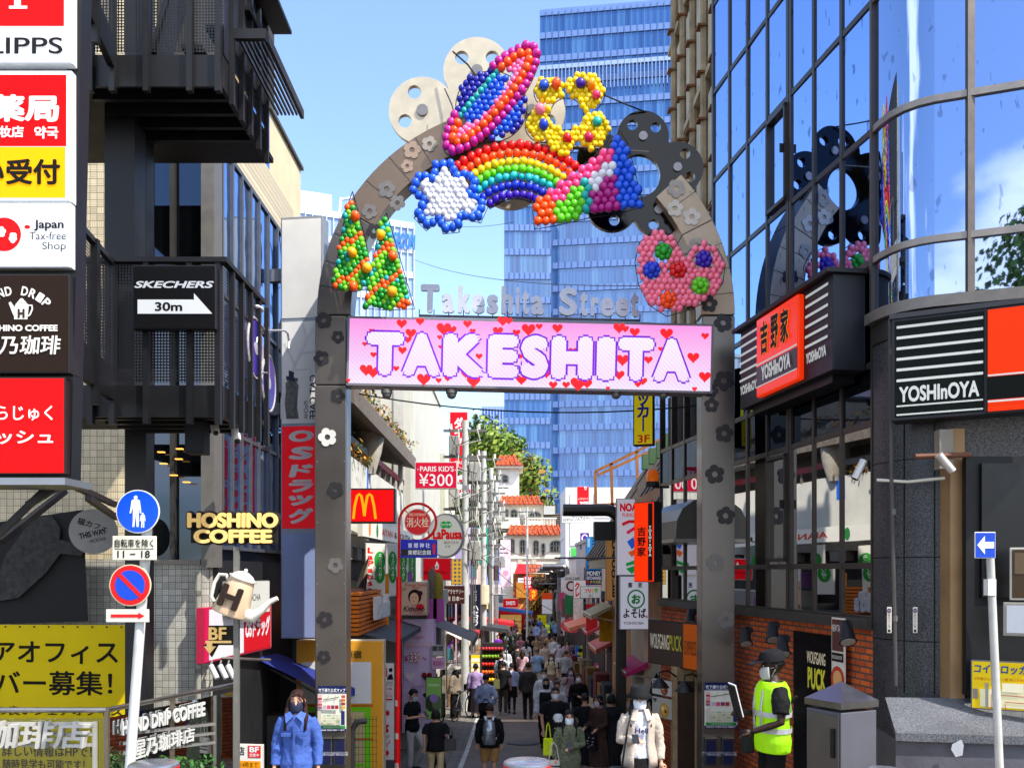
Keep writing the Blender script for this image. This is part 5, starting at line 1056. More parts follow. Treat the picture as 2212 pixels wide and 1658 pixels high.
# warm ceiling lamps seen through the dark window
for u, v in ((345, 975), (385, 968), (383, 990), (350, 1000), (372, 1025), (400, 1040)):
    mb = MB(); mb.box(X(u-7, 11.9), X(u+7, 11.9), 11.92, 11.98, Zv(v+1, 11.9), Zv(v-1, 11.9))
    mb.build('interior_lamp', M('#ffb04a', .5, 0, 1.4, 0), label='warm strip lamp glowing in the dark coffee shop window', category='lamp', group='warm lamps in the coffee shop window')
# yellow recruiting banner
by0, by1 = 1347, 1700
bn = sign('banner', 'large yellow office recruiting banner on the tile wall', 'banner', -300, 11.6, 294, 11.4, 1347, 1680, '#c9ae0c', '#b59c0a', .02, .0, 0, [], None, 0, .7)
w, h = bn['w'], bn['h']; qx = lambda u: (u+300)/594; qz = lambda v: 1-(v-1347)/333
items_on(bn, [('l', [(0, qz(1373)), (qx(272), qz(1370)), (qx(268), qz(1501)), (0, qz(1504))], .007, '#2a240a'), ('t', 'アオフィス', qx(-12), qz(1430), qx(256), qz(1382), '#15120a', {'b': .02}), ('t', 'バー募集！', qx(-8), qz(1497), qx(244), qz(1445), '#15120a', {'b': .018}),
    ('t', 'の良いシェアオフィス', qx(-6), qz(1540), qx(265), qz(1520), '#2a240a', {'b': .02}), ('t', '詳しい情報はHPで！', qx(8), qz(1628), qx(200), qz(1604), '#2a240a', {'b': .01}), ('t', '随時見学も可能です！', qx(10), qz(1655), qx(185), qz(1633), '#2a240a', {'b': .01})], w, h)
for k in range(9): MB().tube([((qx(15+k*31)*w), -.01, h-.025), ((qx(15+k*31)*w), .0, h-.025)], .012, 8).build('eyelet', BLK, bn)
# glass stair railing of the basement coffee shop
rl = thing('glass_railing', 'steel and glass railing with raised coffee shop lettering', 'railing', Vector((X(230, 9), 9, G(9)))); o = rl.matrix_world.translation
zt = Zv(1532, 9); a = Vector((X(-150, 9), 9, zt)); b = Vector((X(231, 9), 9, zt)); c = Vector((X(508, 11), 11, Zv(1477, 11)))
MB().tube([a-o, b-o], .026, 10).build('hand_rail', STEEL, rl, smooth='auto'); MB().tube([b-o, c-o], .026, 10).build('hand_rail', STEEL, rl, smooth='auto')
for p in (b, b.lerp(c, .46), c): MB().box(p.x-.02-o.x, p.x+.02-o.x, p.y-.02-o.y, p.y+.02-o.y, 0, p.z-o.z).build('post', M('#8d7f70', .35, .8), rl)
for p, q in ((a, b), (b, b.lerp(c, .46)), (b.lerp(c, .47), c)):
    g_ = MB(); dv = Vector((0, 0, -.08)); g_.add([p+dv-o, q+dv-o, (q.x-o.x, q.y-o.y, .1), (p.x-o.x, p.y-o.y, .1)], [(0, 1, 2, 3)]); g_.build('glass_pane', CLEAR, rl)
T1 = frame(a-o, b-o); T1.translation = Vector((0, -.05, 0)); 
mb = MB(); kk = 9/F
put_text(mb, '珈琲店', X(-25, 9)-o.x, Zv(1612, 9)-o.z, X(203, 9)-o.x, Zv(1553, 9)-o.z, -.07, .02, .12, False, .06); mb.build('lettering', M('#c3c0b8', .35, .3), rl)
mb = MB()
for v in (1560, 1583, 1606): beam(mb, (X(-100, 9)-o.x, -.03, Zv(v, 9)-o.z), (X(212, 9)-o.x, -.03, Zv(v, 9)-o.z), .012, .03)
beam(mb, (X(208, 9)-o.x, -.03, 0), (X(208, 9)-o.x, -.03, Zv(1556, 9)-o.z), .04, .02); mb.build('letter_rail', M('#b7b5ae', .35, .5), rl)
dr = (c-b); dr.z = 0; Ln = dr.length; T2 = frame(b-o, c-o); slope = (c.z-b.z)/Ln
def on_side(txt, u0, u1, v0, v1, bold):
    mb = MB(); vs, fs = glyphs(txt, bold, 0, False, .5)
    t0, t1 = (u0-231)/(508-231), (u1-231)/(508-231)
    # real spacing along the receding rail
    f_ = lambda t: (t*9)/(11-t*2)
    out = []
    for x, y, z in vs:
        s_ = f_(t0+(t1-t0)*x)*Ln; d_ = 9+2*s_/Ln; vv = (v0[0]+(v0[1]-v0[0])*x)*(1-z)+(v1[0]+(v1[1]-v1[0])*x)*z
        out.append((s_, -.05+y*.02, Zv(vv, d_)-b.z))
    mb.add(out, fs, T2); mb.build('lettering', M('#c4c4c0', .4, .1), rl)
on_side('HAND DRIP COFFEE', 254, 434, (1587, 1544), (1556, 1513), .035); on_side('星乃珈琲店', 281, 411, (1640, 1598), (1597, 1568), .015)
mb = MB(); 
for v in (1580, 1600, 1620): beam(mb, T2 @ Vector((.2, -.02, Zv(v, 9.3)-b.z)), T2 @ Vector((Ln*.8, -.02, Zv(v-18, 10.6)-b.z)), .01, .03)
mb.build('letter_rail', M('#8d8c88', .4, .4), rl)
# coffee sign post with pot
hp = thing('coffee_sign_post', 'grey post with cream coffee shop letters, a tilted coffee pot and a basement arrow', 'sign', Vector((X(511, 10.8), 10.8, G(10.8)))); o = hp.matrix_world.translation; D = 10.8
MB().box(-.03, .03, -.03, .03, 0, Zv(1180, D)-o.z).build('post', M('#7b7a74', .45, .4, 0, .2, 4), hp)
cream = M('#f3c878', .5, 0, .12, .05)
for txt, u0, u1, v0, v1 in (('HOSHINO', 408, 603, 1140, 1107), ('COFFEE', 422, 590, 1173, 1143)):
    mb = MB(); put_text(mb, txt, X(u0-4, D)-o.x, Zv(v0+4, D)-o.z, X(u1+4, D)-o.x, Zv(v1-4, D)-o.z, .0, .13, 0, False, .08); mb.build('letter_backing', M('#1b1712', .6), hp)
    mb = MB(); put_text(mb, txt, X(u0, D)-o.x, Zv(v0, D)-o.z, X(u1, D)-o.x, Zv(v1, D)-o.z, -.055, .05, 0, False, .03); mb.build('lettering', cream, hp)
MB().box(X(412, D)-o.x, X(598, D)-o.x, .0, .05, Zv(1172, D)-o.z, Zv(1110, D)-o.z).build('backing_plate', M('#1b1712', .6), hp)
pt = Matrix.Translation(P(512, 1282, D-.12)-o) @ Matrix.Rotation(.36, 4, 'Y'); q = D/F; enam = M('#e2c3a0', .25, 0, 0, .12, 4, 0, .4)
mb = MB(); mb.tube([(0, 0, -46*q), (0, 0, -42*q), (0, 0, 28*q), (0, 0, 34*q)], [38*q, 40*q, 27*q, 26*q], 28, pt); body = mb.build('pot', enam, hp, smooth='auto')
mb = MB(); mb.tube([(0, 0, 34*q), (0, 0, 37*q)], [30*q, 30*q], 24, pt); mb.tube([(0, 0, 37*q), (0, 0, 44*q), (0, 0, 50*q)], [26*q, 20*q, 8*q], 24, pt); mb.ball((0, 0, 53*q), 4.5*q, 10, 6, pt); mb.build('lid', M('#d8d2c8', .25, 0, 0, .1, 4, 0, .4), body, smooth='auto')
mb = MB(); mb.tube([(30*q, 0, -34*q), (48*q, 0, -34*q), (62*q, 0, -12*q), (72*q, 0, 10*q), (84*q, 0, 22*q)], [17*q, 14*q, 8*q, 6*q, 5*q], 12, pt); mb.build('spout', M('#dcd5ca', .25, 0, 0, .1, 4, 0, .4), body, smooth='auto')
mb = MB(); mb.tube([(-25*q, 0, 18*q), (-36*q, 0, 30*q), (-50*q, 0, 26*q), (-54*q, 0, 6*q), (-50*q, 0, -24*q), (-41*q, 0, -32*q)], 4*q, 8, pt); mb.build('handle', M('#dcd5ca', .25, 0, 0, .1), body, smooth='auto')
mb = MB(); put_text(mb, 'H', -22*q, -30*q, 22*q, 18*q, -42*q, .04, 0, False, .04, pt); mb.build('lettering', M('#2a1c16', .5), body)
MB().box(-.08, .08, -.06, .06, Zv(1334, D)-o.z, Zv(1331, D)-o.z).build('shelf', M('#6a6862', .5, .3), hp)
mb = MB(); put_text(mb, 'BF', X(455, D)-o.x, Zv(1380, D)-o.z, X(492, D)-o.x, Zv(1353, D)-o.z, -.06, .02, 0, False, .03); mb.box(X(447, D)-o.x, X(502, D)-o.x, -.06, -.04, Zv(1387, D)-o.z, Zv(1382, D)-o.z); mb.plate([(X(u, D)-o.x, Zv(v, D)-o.z) for u, v in ((450, 1386), (461, 1386), (461, 1394), (469, 1394), (456, 1410), (444, 1394), (450, 1394))], -.061, -.04); mb.build('arrow_lettering', cream, hp)
MB().box(X(452, D)-o.x, X(506, D)-o.x, -.02, .02, Zv(1392, D)-o.z, Zv(1350, D)-o.z).build('arrow_plate', M('#1b1712', .6), hp); mb = MB(); mb.plate([(X(u, D)-o.x, Zv(v, D)-o.z) for u, v in ((446, 1390), (473, 1390), (458, 1418), (440, 1392))], -.02, .01); mb.build('arrow_plate', M('#1b1712', .6), hp)
# regulation signs on the leaning white pole
D = 8.2; tp = thing('traffic_sign_post', 'leaning white pole with pedestrian, no parking, plate and arrow signs', 'road sign', Vector((X(266, D), D, G(D)))); o = tp.matrix_world.translation
q = D/F
MB().tube([Vector((0, 0, 0)), P(323, 1075, D)-o], [.045, .042], 14).build('pole', M('#c9c9c6', .45, 0, 0, .2, 4), tp, smooth='auto')
def disc_sign(u, v, r_, base, rim, extra):
    c = P(u, v, D-.07)-o; root_ = MB(); root_.plate(circle(c.x, c.z, r_*q, n=40), c.y, c.y+.012); s_ = root_.build('sign_disc', M(rim, .35, 0, 0, .08), tp)
    mb = MB(); mb.plate(circle(c.x, c.z, (r_-2.2)*q, n=40), c.y-.003, c.y); mb.build('face', M(base, .35, 0, 0, .1), s_); extra(c, s_)
def ped(c, s_):
    def fig(dx, dz, k, hat):
        mb = MB(); pp = lambda pts: [(c.x+(dx+a*k)*q, c.z+(dz+b*k)*q) for a, b in pts]
        mb.plate(circle(c.x+dx*q, c.z+(dz+30*k)*q, 4*k*q, n=14), c.y-.0062, c.y-.003)
        mb.plate(pp([(-9, 23), (-5, 26), (5, 26), (9, 23), (11, 6), (12, -4), (9, -4), (7, 8), (6, 2), (7, -16), (6, -33), (2, -33), (1, -16), (0, -8), (-1, -16), (-3, -33), (-7, -33), (-6, -16), (-6, 2), (-7, 8), (-10, -4), (-13, -4), (-11, 8)]), c.y-.0066, c.y-.003); return mb
    mb = fig(-4, 0, 1, 1); m2 = fig(11, -19, .48, 0); mb.v += m2.v; n0 = len(mb.v)-len(m2.v); mb.f += [tuple(i+n0 for i in f) for f in m2.f]; mb.m += m2.m; mb.build('pedestrian_symbol', M('#dfe3ea', .4), s_)
disc_sign(297.5, 1104, 46.5, '#0d4fd6', '#dfe0da', ped)
def nopark(c, s_):
    mb = MB(); mb.plate(circle(c.x, c.z, 32*q, n=36), c.y-.006, c.y-.003); mb.build('blue_disc', M('#0e43c4', .35, 0, 0, .1), s_)
    a = pi*.75; mb = MB(); strokes(mb, [(c.x+cos(a)*36*q, c.z+sin(a)*36*q), (c.x-cos(a)*36*q, c.z-sin(a)*36*q)], 9*q, c.y-.009, c.y-.006); mb.build('bar', M('#d81418', .35), s_)
disc_sign(281, 1263, 44.5, '#d81418', '#d8c8a8', nopark)
def plate(u0, u1, v0, v1, items):
    x0, x1, z0, z1 = X(u0, D-.07)-o.x, X(u1, D-.07)-o.x, Zv(v1, D-.07)-o.z, Zv(v0, D-.07)-o.z
    mb = MB(); mb.box(x0, x1, -.075, -.062, z0, z1); pl_ = mb.build('sign_plate', M('#d9d6c4', .45, 0, 0, .18, 6), tp, bevel=.005)
    for kind, a, col in items:
        mb = MB()
        if kind == 't': put_text(mb, a[0], x0+a[1]*(x1-x0), z0+a[2]*(z1-z0), x0+a[3]*(x1-x0), z0+a[4]*(z1-z0), -.079, .012)
        else: mb.plate([(x0+b*(x1-x0), z0+c_*(z1-z0)) for b, c_ in a], -.079, -.076)
        mb.build('lettering' if kind == 't' else 'marking', M(col, .5), pl_)
plate(243, 338, 1157, 1209, [('t', ('自転車を除く', .06, .53, .94, .88), '#17171a'), ('p', [(.06, .46), (.94, .46), (.94, .48), (.06, .48)], '#17171a'), ('t', ('11 − 18', .12, .1, .86, .4), '#17171a')])
plate(229, 322, 1315, 1343, [('p', [(.12, .38), (.76, .38), (.76, .24), (.9, .5), (.76, .76), (.76, .62), (.12, .62)], '#d8181c')])
# steel bollards
for u, v, w_, lb_ in ((332, 1640, 105, 'silver bollard with red band in front of the glass railing'), (1138, 1636, 102, 'silver bollard with red band in the middle of the street entrance'), (1912, 1653, 74, 'silver bollard just showing its top before the granite plinth')):
    d = 6.3 if w_ > 80 else 7.3; r_ = w_/2*d/F; zb = Zv(v+6, d); b_ = thing('bollard', lb_, 'bollard', Vector((X(u, d), d, G(d))), 'silver bollards'); hh = zb-G(d)
    MB().tube([(0, 0, 0), (0, 0, hh-.045)], r_*.985, 28).build('post', M('#b5b3ae', .25, .9, 0, .15, 3), b_, smooth='auto'); MB().tube([(0, 0, hh-.045), (0, 0, hh-.022)], r_*1.012, 28).build('red_band', M('#cf1d18', .35), b_, smooth='auto')
    MB().tube([(0, 0, hh-.0215), (0, 0, hh-.008), (0, 0, hh)], [r_*1.005, r_, r_*.94], 28).build('cap', M('#a9aeb8', .22, .8, 0, .2, 12), b_, smooth='auto')
# coffee menu stand and plants
sign('menu_stand', 'white and orange coffee menu stand in front of the shop entrance', 'sign', 448, 11.6, 567, 11.5, 1604, 1720, '#e2ded4', '#b9b4aa', .05, .008, 0, [('t', '星乃珈琲店', .04, .8, .68, .96, '#26211e', {'b': .01}), ('r', .74, .76, .97, .98, '#cf2a2a'), ('t', 'BF', .77, .86, .94, .96, '#f0eeea', {'b': .03}), ('t', '営業中', .77, .78, .94, .84, '#f0eeea'), ('r', .5, 0, .97, .7, '#e8930c'), ('t', '〜14時まで', .52, .58, .92, .68, '#3a2a12'), ('t', 'タイム', .52, .38, .84, .55, '#3a2a12', {'b': .03}), ('t', 'ドリンク', .5, .12, .92, .34, '#3a2a12', {'b': .03})])
pl = thing('shrub', 'small green leafy shrub behind the left bollard', 'plant', Vector((X(400, 9.4), 9.4, 1.0))); mb = MB(); rr = random.Random(2)
for k in range(420):
    a, q_ = rr.uniform(0, 2*pi), rr.random()**.6*.32; c = Vector((cos(a)*q_*1.3, sin(a)*q_*.6, .02+rr.random()*.3)); t_ = Vector((rr.gauss(0, 1), rr.gauss(0, 1), rr.gauss(.3, .5))).normalized()*.035; n_ = t_.cross(Vector((0, 0, 1))).normalized()*.016
    mb.add([c-t_, c-n_, c+t_, c+n_], [(0, 1, 2, 3)], None, rr.randrange(3))
mb.build('foliage', TREEL('#2f5a20', '#3f7028', '#24481a'), pl); MB().tube([(0, 0, -.6), (0, 0, .1)], .02, 6).build('stem', M('#3f3326', .9), pl)
# ---------------------------------------------------------------- left side of the street beyond the gate
def ubox(name, u0, u1, v0, v1, d0, d1, m, label, cat, bev=0.):
    r = thing(name, label, cat, Vector((X((u0+u1)/2, d0), d0, min(G(d0), Zv(v1, d0))))); return r, wbox('body', u0, u1, v0, v1, d0, d1, m, r, bev)
CONC = M('#9d9a93', .8, 0, 0, .2, 1.5, .2); CREAM = M('#c7c3b6', .7, 0, 0, .15, 1.5)
t = thing('terrace_building', 'low white building with a roofed terrace, hamburger shop below, left of the street', 'building', Vector((-3.2, 16, 0))); o = t.matrix_world.translation
def tb(name, x0, x1, y0, y1, z0, z1, m, bev=0.): return MB().box(x0-o.x, x1-o.x, y0-o.y, y1-o.y, z0-o.z, z1-o.z).build(name, m, t, bevel=bev)
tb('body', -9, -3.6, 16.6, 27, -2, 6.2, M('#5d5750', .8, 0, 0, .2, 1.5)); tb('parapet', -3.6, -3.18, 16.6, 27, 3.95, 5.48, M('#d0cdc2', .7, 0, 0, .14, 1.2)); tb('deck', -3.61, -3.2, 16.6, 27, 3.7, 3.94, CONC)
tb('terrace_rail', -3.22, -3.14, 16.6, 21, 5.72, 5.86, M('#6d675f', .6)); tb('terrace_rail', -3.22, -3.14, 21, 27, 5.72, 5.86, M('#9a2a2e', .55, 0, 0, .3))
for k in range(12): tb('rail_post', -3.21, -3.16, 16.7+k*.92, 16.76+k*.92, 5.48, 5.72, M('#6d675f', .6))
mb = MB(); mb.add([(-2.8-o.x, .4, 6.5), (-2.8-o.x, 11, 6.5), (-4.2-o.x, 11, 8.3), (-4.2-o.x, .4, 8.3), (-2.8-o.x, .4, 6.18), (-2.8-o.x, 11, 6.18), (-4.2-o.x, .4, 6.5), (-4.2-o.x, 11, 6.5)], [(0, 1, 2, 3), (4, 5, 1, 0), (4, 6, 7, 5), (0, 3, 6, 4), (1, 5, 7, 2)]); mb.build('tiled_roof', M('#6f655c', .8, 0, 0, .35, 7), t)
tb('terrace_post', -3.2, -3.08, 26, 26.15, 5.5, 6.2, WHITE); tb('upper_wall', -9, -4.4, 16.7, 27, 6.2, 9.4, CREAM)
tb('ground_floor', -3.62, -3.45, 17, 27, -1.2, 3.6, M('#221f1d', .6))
for k in range(5): tb('shop_window', -3.45, -3.42, 17.4+k*1.9, 19+k*1.9, -.4, 2.4, MGLOW)
for k in range(9): tb('cornice_block', -3.5, -3.2, 17+k*1.1, 17.5+k*1.1, 3.45, 3.69, CONC)
cv = thing('covered_umbrella', 'tall parasol wrapped in a pale cover on the terrace', 'parasol', P(795, 985, 20.6)); MB().tube([(0, 0, -.4), (0, 0, .1), (.04, 0, .5), (.02, 0, .95), (0, 0, 1.08)], [.16, .3, .33, .24, .08], 12).build('cover', M('#b9b2a4', .8, 0, 0, .3, 4, .5), cv, smooth='auto')
for i, (y, s_, lbv) in enumerate(((17.4, .5, 'yellow leafy terrace plant nearest the gate'), (18.6, .35, 'orange leafy plant in the middle of the terrace'), (19.8, .3, 'small orange plant beside the wrapped parasol'))):
    pl = thing('terrace_plant', lbv, 'plant', Vector((-3.35, y, 5.5)), 'plants on the terrace'); mb = MB(); rr = random.Random(i)
    for k in range(260):
        c = Vector((rr.gauss(0, .16), rr.gauss(0, .28), abs(rr.gauss(0, s_*.5)))); t_ = Vector((rr.gauss(0, 1), rr.gauss(0, 1), rr.gauss(0, .6))).normalized()*.06; n_ = t_.cross(Vector((0, 0, 1))).normalized()*.028
        mb.add([c-t_, c-n_, c+t_, c+n_], [(0, 1, 2, 3)], None, rr.randrange(3))
    mb.build('foliage', TREEL('#b06a14', '#c08a1c', '#6a7a28'), pl); MB().tube([(0, 0, -.1), (0, 0, s_*.6)], .02, 5).build('stem', M('#4a3a2a', .9), pl)
vn = thing('climbing_vine', 'thin climbing vine with orange leaves along the terrace roof edge', 'plant', Vector((-3.6, 20, 7))); mb = MB(); rr = random.Random(8)
for k in range(420):
    s_ = rr.random(); c = Vector((.78+rr.gauss(0, .06)-rr.random()*.3, -3+s_*9.5, -.45+rr.random()*.4)); t_ = Vector((rr.gauss(0, 1), rr.gauss(0, 1), rr.gauss(0, 1))).normalized()*.06; n_ = t_.orthogonal().normalized()*.03
    mb.add([c-t_, c-n_, c+t_, c+n_], [(0, 1, 2, 3)], None, rr.randrange(3))
mb.build('foliage', TREEL('#a0641c', '#7a6a24', '#4a5a22'), vn)
sign('shop_sign', 'red hamburger shop sign with a golden letter on the left of the street', 'shop sign', 752, 17., 853, 17., 1054, 1129, '#ee060c', '#1d1a1a', .25, .03, .35, [('l', [(.11, .12), (.14, .5), (.19, .78), (.235, .83), (.28, .78), (.32, .5), (.345, .2)], .075, '#ffae10'), ('l', [(.345, .2), (.37, .5), (.41, .78), (.455, .83), (.5, .78), (.55, .5), (.585, .12)], .0752, '#ffae10')])
sign('wall_sign', 'small blue sign with white script on the white terrace parapet', 'shop sign', 793, 20.3, 812, 22.4, 1012, 1066, '#1c62d0', '#1c62d0', .05, .01, .1, [('t', 'Poller', .3, .1, .7, .9, '#e6e8ee', {'r': 0, 'v': True, 'b': .05})])
sl = thing('slat_balcony', 'orange wooden slat box with white hamburger shop letters below the red sign', 'balcony', Vector((X(775, 16.2), 16.2, Zv(1372, 16.2)))); o = sl.matrix_world.translation; hh = 96*16.2/F; WOOD = M('#e0761a', .6, 0, 0, .25, 3)
for k in range(10):
    z = hh*k/10; MB().box(-1.6, 0, 0, .05, z, z+hh*.072).build('slat', WOOD, sl); MB().box(-.05, 0, .052, 3.6, z, z+hh*.072).build('slat', WOOD, sl)
MB().box(-1.6, -.06, .06, 3.6, -.02, hh*.98).build('back_panel', M('#4a2a16', .8), sl); MB().box(-.06, .03, 3.6, 3.72, -.05, hh+.3).build('corner_post', M('#e28a1a', .6), sl)
T = frame((0, 0, 0), (0, 3.6, 0)); mb = MB(); put_text(mb, "McDonald's", 1.25, .2, 3.1, .66, -.1, .07, 0, False, .08, T); mb.build('lettering', M('#dadada', .5), sl)
aw = thing('awning', 'grey sloping shop awning under the orange slats', 'awning', Vector((-2.7, 16.5, 2.0))); mb = MB(); mb.add([(-.6, 0, .25), (.55, .6, -.1), (.55, 5.4, -.1), (-.6, 5.4, .25), (.55, .6, -.2), (.55, 5.4, -.2)], [(0, 1, 2, 3), (1, 4, 5, 2)]); mb.build('cloth', M('#4a4a4e', .8, 0, 0, .2, 5), aw); MB().tube([(-.5, 3, -.2), (.5, 3, -.12)], .02, 5).build('arm', STEEL, aw)
sb_ = sign('shop_sign', 'white band sign with red and green letters above the cloth banners', 'shop sign', 783, 18.2, 892, 25.6, 1117, 1158, '#d9d6cc', '#c5c2b8', .1, .01, .1, [('t', 'AIYAN', .3, .3, .5, .7, '#c8281c', {'b': .02}), ('t', '& VOUTH', .54, .3, .9, .7, '#2a2a28', {'b': .02}), ('c', .1, .5, .3, '#e0781a', {'rz': .4}), ('c', .22, .5, .3, '#2a7a3a', {'rz': .4})])
for i, (u0, u1, d, lb_) in enumerate(((790, 832, 18.6, 'white cloth banner with red letters and a green oval, nearest of the row'), (834, 860, 20.4, 'white cloth banner with a green oval, second from the near end of the row'), (858, 882, 21.8, 'white cloth banner with a green oval, third from the near end of the row'), (880, 898, 23, 'grey green cloth banner at the far end of the row'))):
    bn = sign('cloth_banner', lb_, 'banner', u0, d, u1, d+.5, 1172, 1288, '#d2cfc4' if i < 3 else '#6f8a80', '#b9b4a8', .03, .01, 0, ([('t', 'LaPausa', .06, .08, .38, .92, '#cf1d18', {'v': True, 'b': .04})] if i == 0 else [])+[('c', .7 if i == 0 else .5, .68, .16, '#2f8a34', {'rz': .17}), ('c', .7 if i == 0 else .5, .42, .14, '#2f8a34', {'rz': .17}), ('t', 'ラパウザ', .62 if i == 0 else .38, .32, .8 if i == 0 else .62, .8, '#d9e6d4', {'v': True, 'b': .02})], 'cloth banners of the pasta restaurant')
ds = thing('satellite_dish', 'pale round satellite dish in front of the cloth banners', 'dish', P(792, 1238, 17.4)); mb = MB(); mb.loft([(0, .02, .02, 0, 0), (.03, .12, .12, 0, 0), (.08, .22, .3, 0, 0)], 20, Matrix.Rotation(-1.25, 4, 'Z') @ Matrix.Rotation(1.2, 4, 'X'), 0, False); mb.build('dish', M('#b9a98c', .5), ds, smooth=True); MB().tube([(0, 0, 0), (.2, -.25, -.1), (.28, -.3, .05)], .014, 6).build('arm', STEEL, ds); MB().tube([(0, 0, 0), (-.1, .4, -.3)], .025, 6).build('mount', STEEL, ds)
rs = thing('round_sign', 'round white pasta restaurant sign behind the fire hydrant sign', 'shop sign', P(963, 1156, 24)); rr_ = 48*24/F
MB().plate(circle(0, 0, rr_*.82, rr_), 0, .25).build('case', M('#8d9095', .4), rs); MB().plate(circle(-.02, 0, rr_*.75, rr_*.93), -.006, 0).build('face', M('#e4e2d6', .4, 0, .25, .06), rs)
items_on(rs, [('c', -.06, .28, .09, '#1f9a3a', {'rz': .09}), ('c', .06, .28, .09, '#1f9a3a'), ('t', 'ラパウザ', -.14, .24, .14, .32, '#e8f0e4', {'b': .02}), ('t', 'LaPausa', -.34, -.1, .42, .17, '#d8141a', {'b': .05}), ('t', 'あげパスタ', -.05, -.22, .32, -.14, '#26262a', {'b': .01}), ('t', 'ピザ', -.02, -.32, .12, -.25, '#26262a', {'b': .01})], 1, 1, -.006, .2)
sign('shop_sign', 'crimson accessory shop sign priced ¥300 beside the terrace', 'shop sign', 896, 26, 987, 26, 997, 1055, '#d4143c', '#c9c4bc', .2, .02, .3, [('t', "PARIS KID'S", .12, .64, .92, .84, '#f0e6e6', {'b': .02}), ('t', '¥300', .1, .1, .9, .56, '#f4ecec', {'b': .005}), ('t', '+', .05, .68, .09, .76, '#f0d8dc'), ('t', '+', .94, .66, .98, .74, '#f0d8dc')])
sign('vertical_sign', 'tall red vertical hundred yen shop sign behind the first utility pole', 'shop sign', 970, 40, 1011, 40, 888, 1015, '#d81024', '#b9b4b4', .3, .04, .3, [('t', 'ダイソー', .26, .2, .72, .9, '#eceaea', {'v': True, 'b': .05}), ('t', 'DAISO', .3, .1, .95, .16, '#eceaea', {})])
mb = MB(); rs = thing('round_sign', 'round white sign with a red character below the tall red sign', 'shop sign', P(1002, 1050, 39)); MB().plate(circle(0, 0, .5), 0, .2).build('disc', M('#e2dcdc', .4, 0, .15), rs); items_on(rs, [('t', 'ス', -.28, -.3, .3, .3, '#d01424', {'b': .05})], 1, 1)
sign('shop_sign', 'red dance academy sign on the sixth floor board below the blue shrine sign', 'shop sign', 912, 23.4, 975, 23.4, 1204, 1253, '#dd0e20', '#c9c2c0', .12, .02, .2, [('p', [(.42, .62), (.5, .86), (.58, .62), (.56, .62), (.56, .5), (.44, .5), (.44, .62)], '#e8dede'), ('t', '6F', .46, .53, .54, .66, '#26181a', {'b': .02}), ('t', '原宿ダンスアカデミー', .06, .26, .9, .42, '#3a1014', {'b': .01})])
# hydrant sign pole
hy = thing('fire_hydrant_sign', 'red fire hydrant sign with ring on a tall red pole, blue shrine plate below', 'road sign', Vector((X(858, 15.5), 15.5, G(15.5)))); o = hy.matrix_world.translation; HRED = M('#f40810', .35, 0, 0, .12); D = 15.5; q = D/F
MB().tube([Vector((0, 0, 0)), P(861, 1245, D)-o], .045, 12).build('pole', HRED, hy, smooth='auto')
c = P(902, 1127, D)-o; MB().tube([P(861, 1245, D)-o, P(862, 1135, D)-o]+[Vector((c.x+cos(a)*40*q, c.y, c.z+sin(a)*40*q)) for a in [pi*.95-k*pi*1.55/22 for k in range(23)]], .022, 8).build('ring', HRED, hy, smooth='auto')
for a in (.8, 2.4, -.8): MB().tube([c+Vector((cos(a)*27*q, 0, sin(a)*27*q)), c+Vector((cos(a)*40*q, 0, sin(a)*40*q))], .01, 5).build('spoke', HRED, hy)
MB().plate(circle(c.x, c.z, 29*q, n=36), c.y-.02, c.y+.01).build('rim', M('#d8c0b8', .4), hy); MB().plate(circle(c.x, c.z, 27*q, n=36), c.y-.024, c.y-.02).build('face', M('#d90f16', .35, 0, .12), hy)
mb = MB(); put_text(mb, 'FIRE HYDRANT', c.x-18*q, c.z+13*q, c.x+18*q, c.z+19*q, c.y-.027, .01); put_text(mb, '消火栓', c.x-24*q, c.z-11*q, c.x+24*q, c.z+10*q, c.y-.028, .015); mb.build('lettering', M('#ead9b8', .5, 0, .1), hy)
x0, x1, z0, z1 = X(866, D)-o.x, X(945, D)-o.x, Zv(1204, D)-o.z, Zv(1165, D)-o.z; MB().box(x0, x1, -.07, -.05, z0, z1).build('plate', M('#141ca8', .35, 0, .08, .08), hy)
w_, h_ = x1-x0, z1-z0
for nm, m_, fn in (('panel', '#17171c', lambda k: k.box(x0+.01, x1-.03-.1*w_, -.074, -.071, z0+.12*h_, z0+.47*h_)),
                   ('lettering', '#e4e4ea', lambda k: (put_text(k, '東 郷 神 社', x0+.2*w_, z0+.54*h_, x0+.8*w_, z0+.82*h_, -.077, .012), put_text(k, '東郷記念館', x0+.2*w_, z0+.16*h_, x0+.83*w_, z0+.43*h_, -.079, .012))),
                   ('arrow', '#d81418', lambda k: k.plate([(x0+a*w_, z0+b*h_) for a, b in ((.91, .84), (.97, .56), (.94, .56), (.94, .2), (.88, .2), (.88, .56), (.85, .56))], -.077, -.073))):
    k = MB(); fn(k); k.build(nm, M(m_, .4, 0, .1), hy)
for z in (.45, .95, 1.5): MB().tube([Vector((0, 0, z)), Vector((0, 0, z+.1))], .047, 12).build('band', M('#c9b8a8', .5), hy)
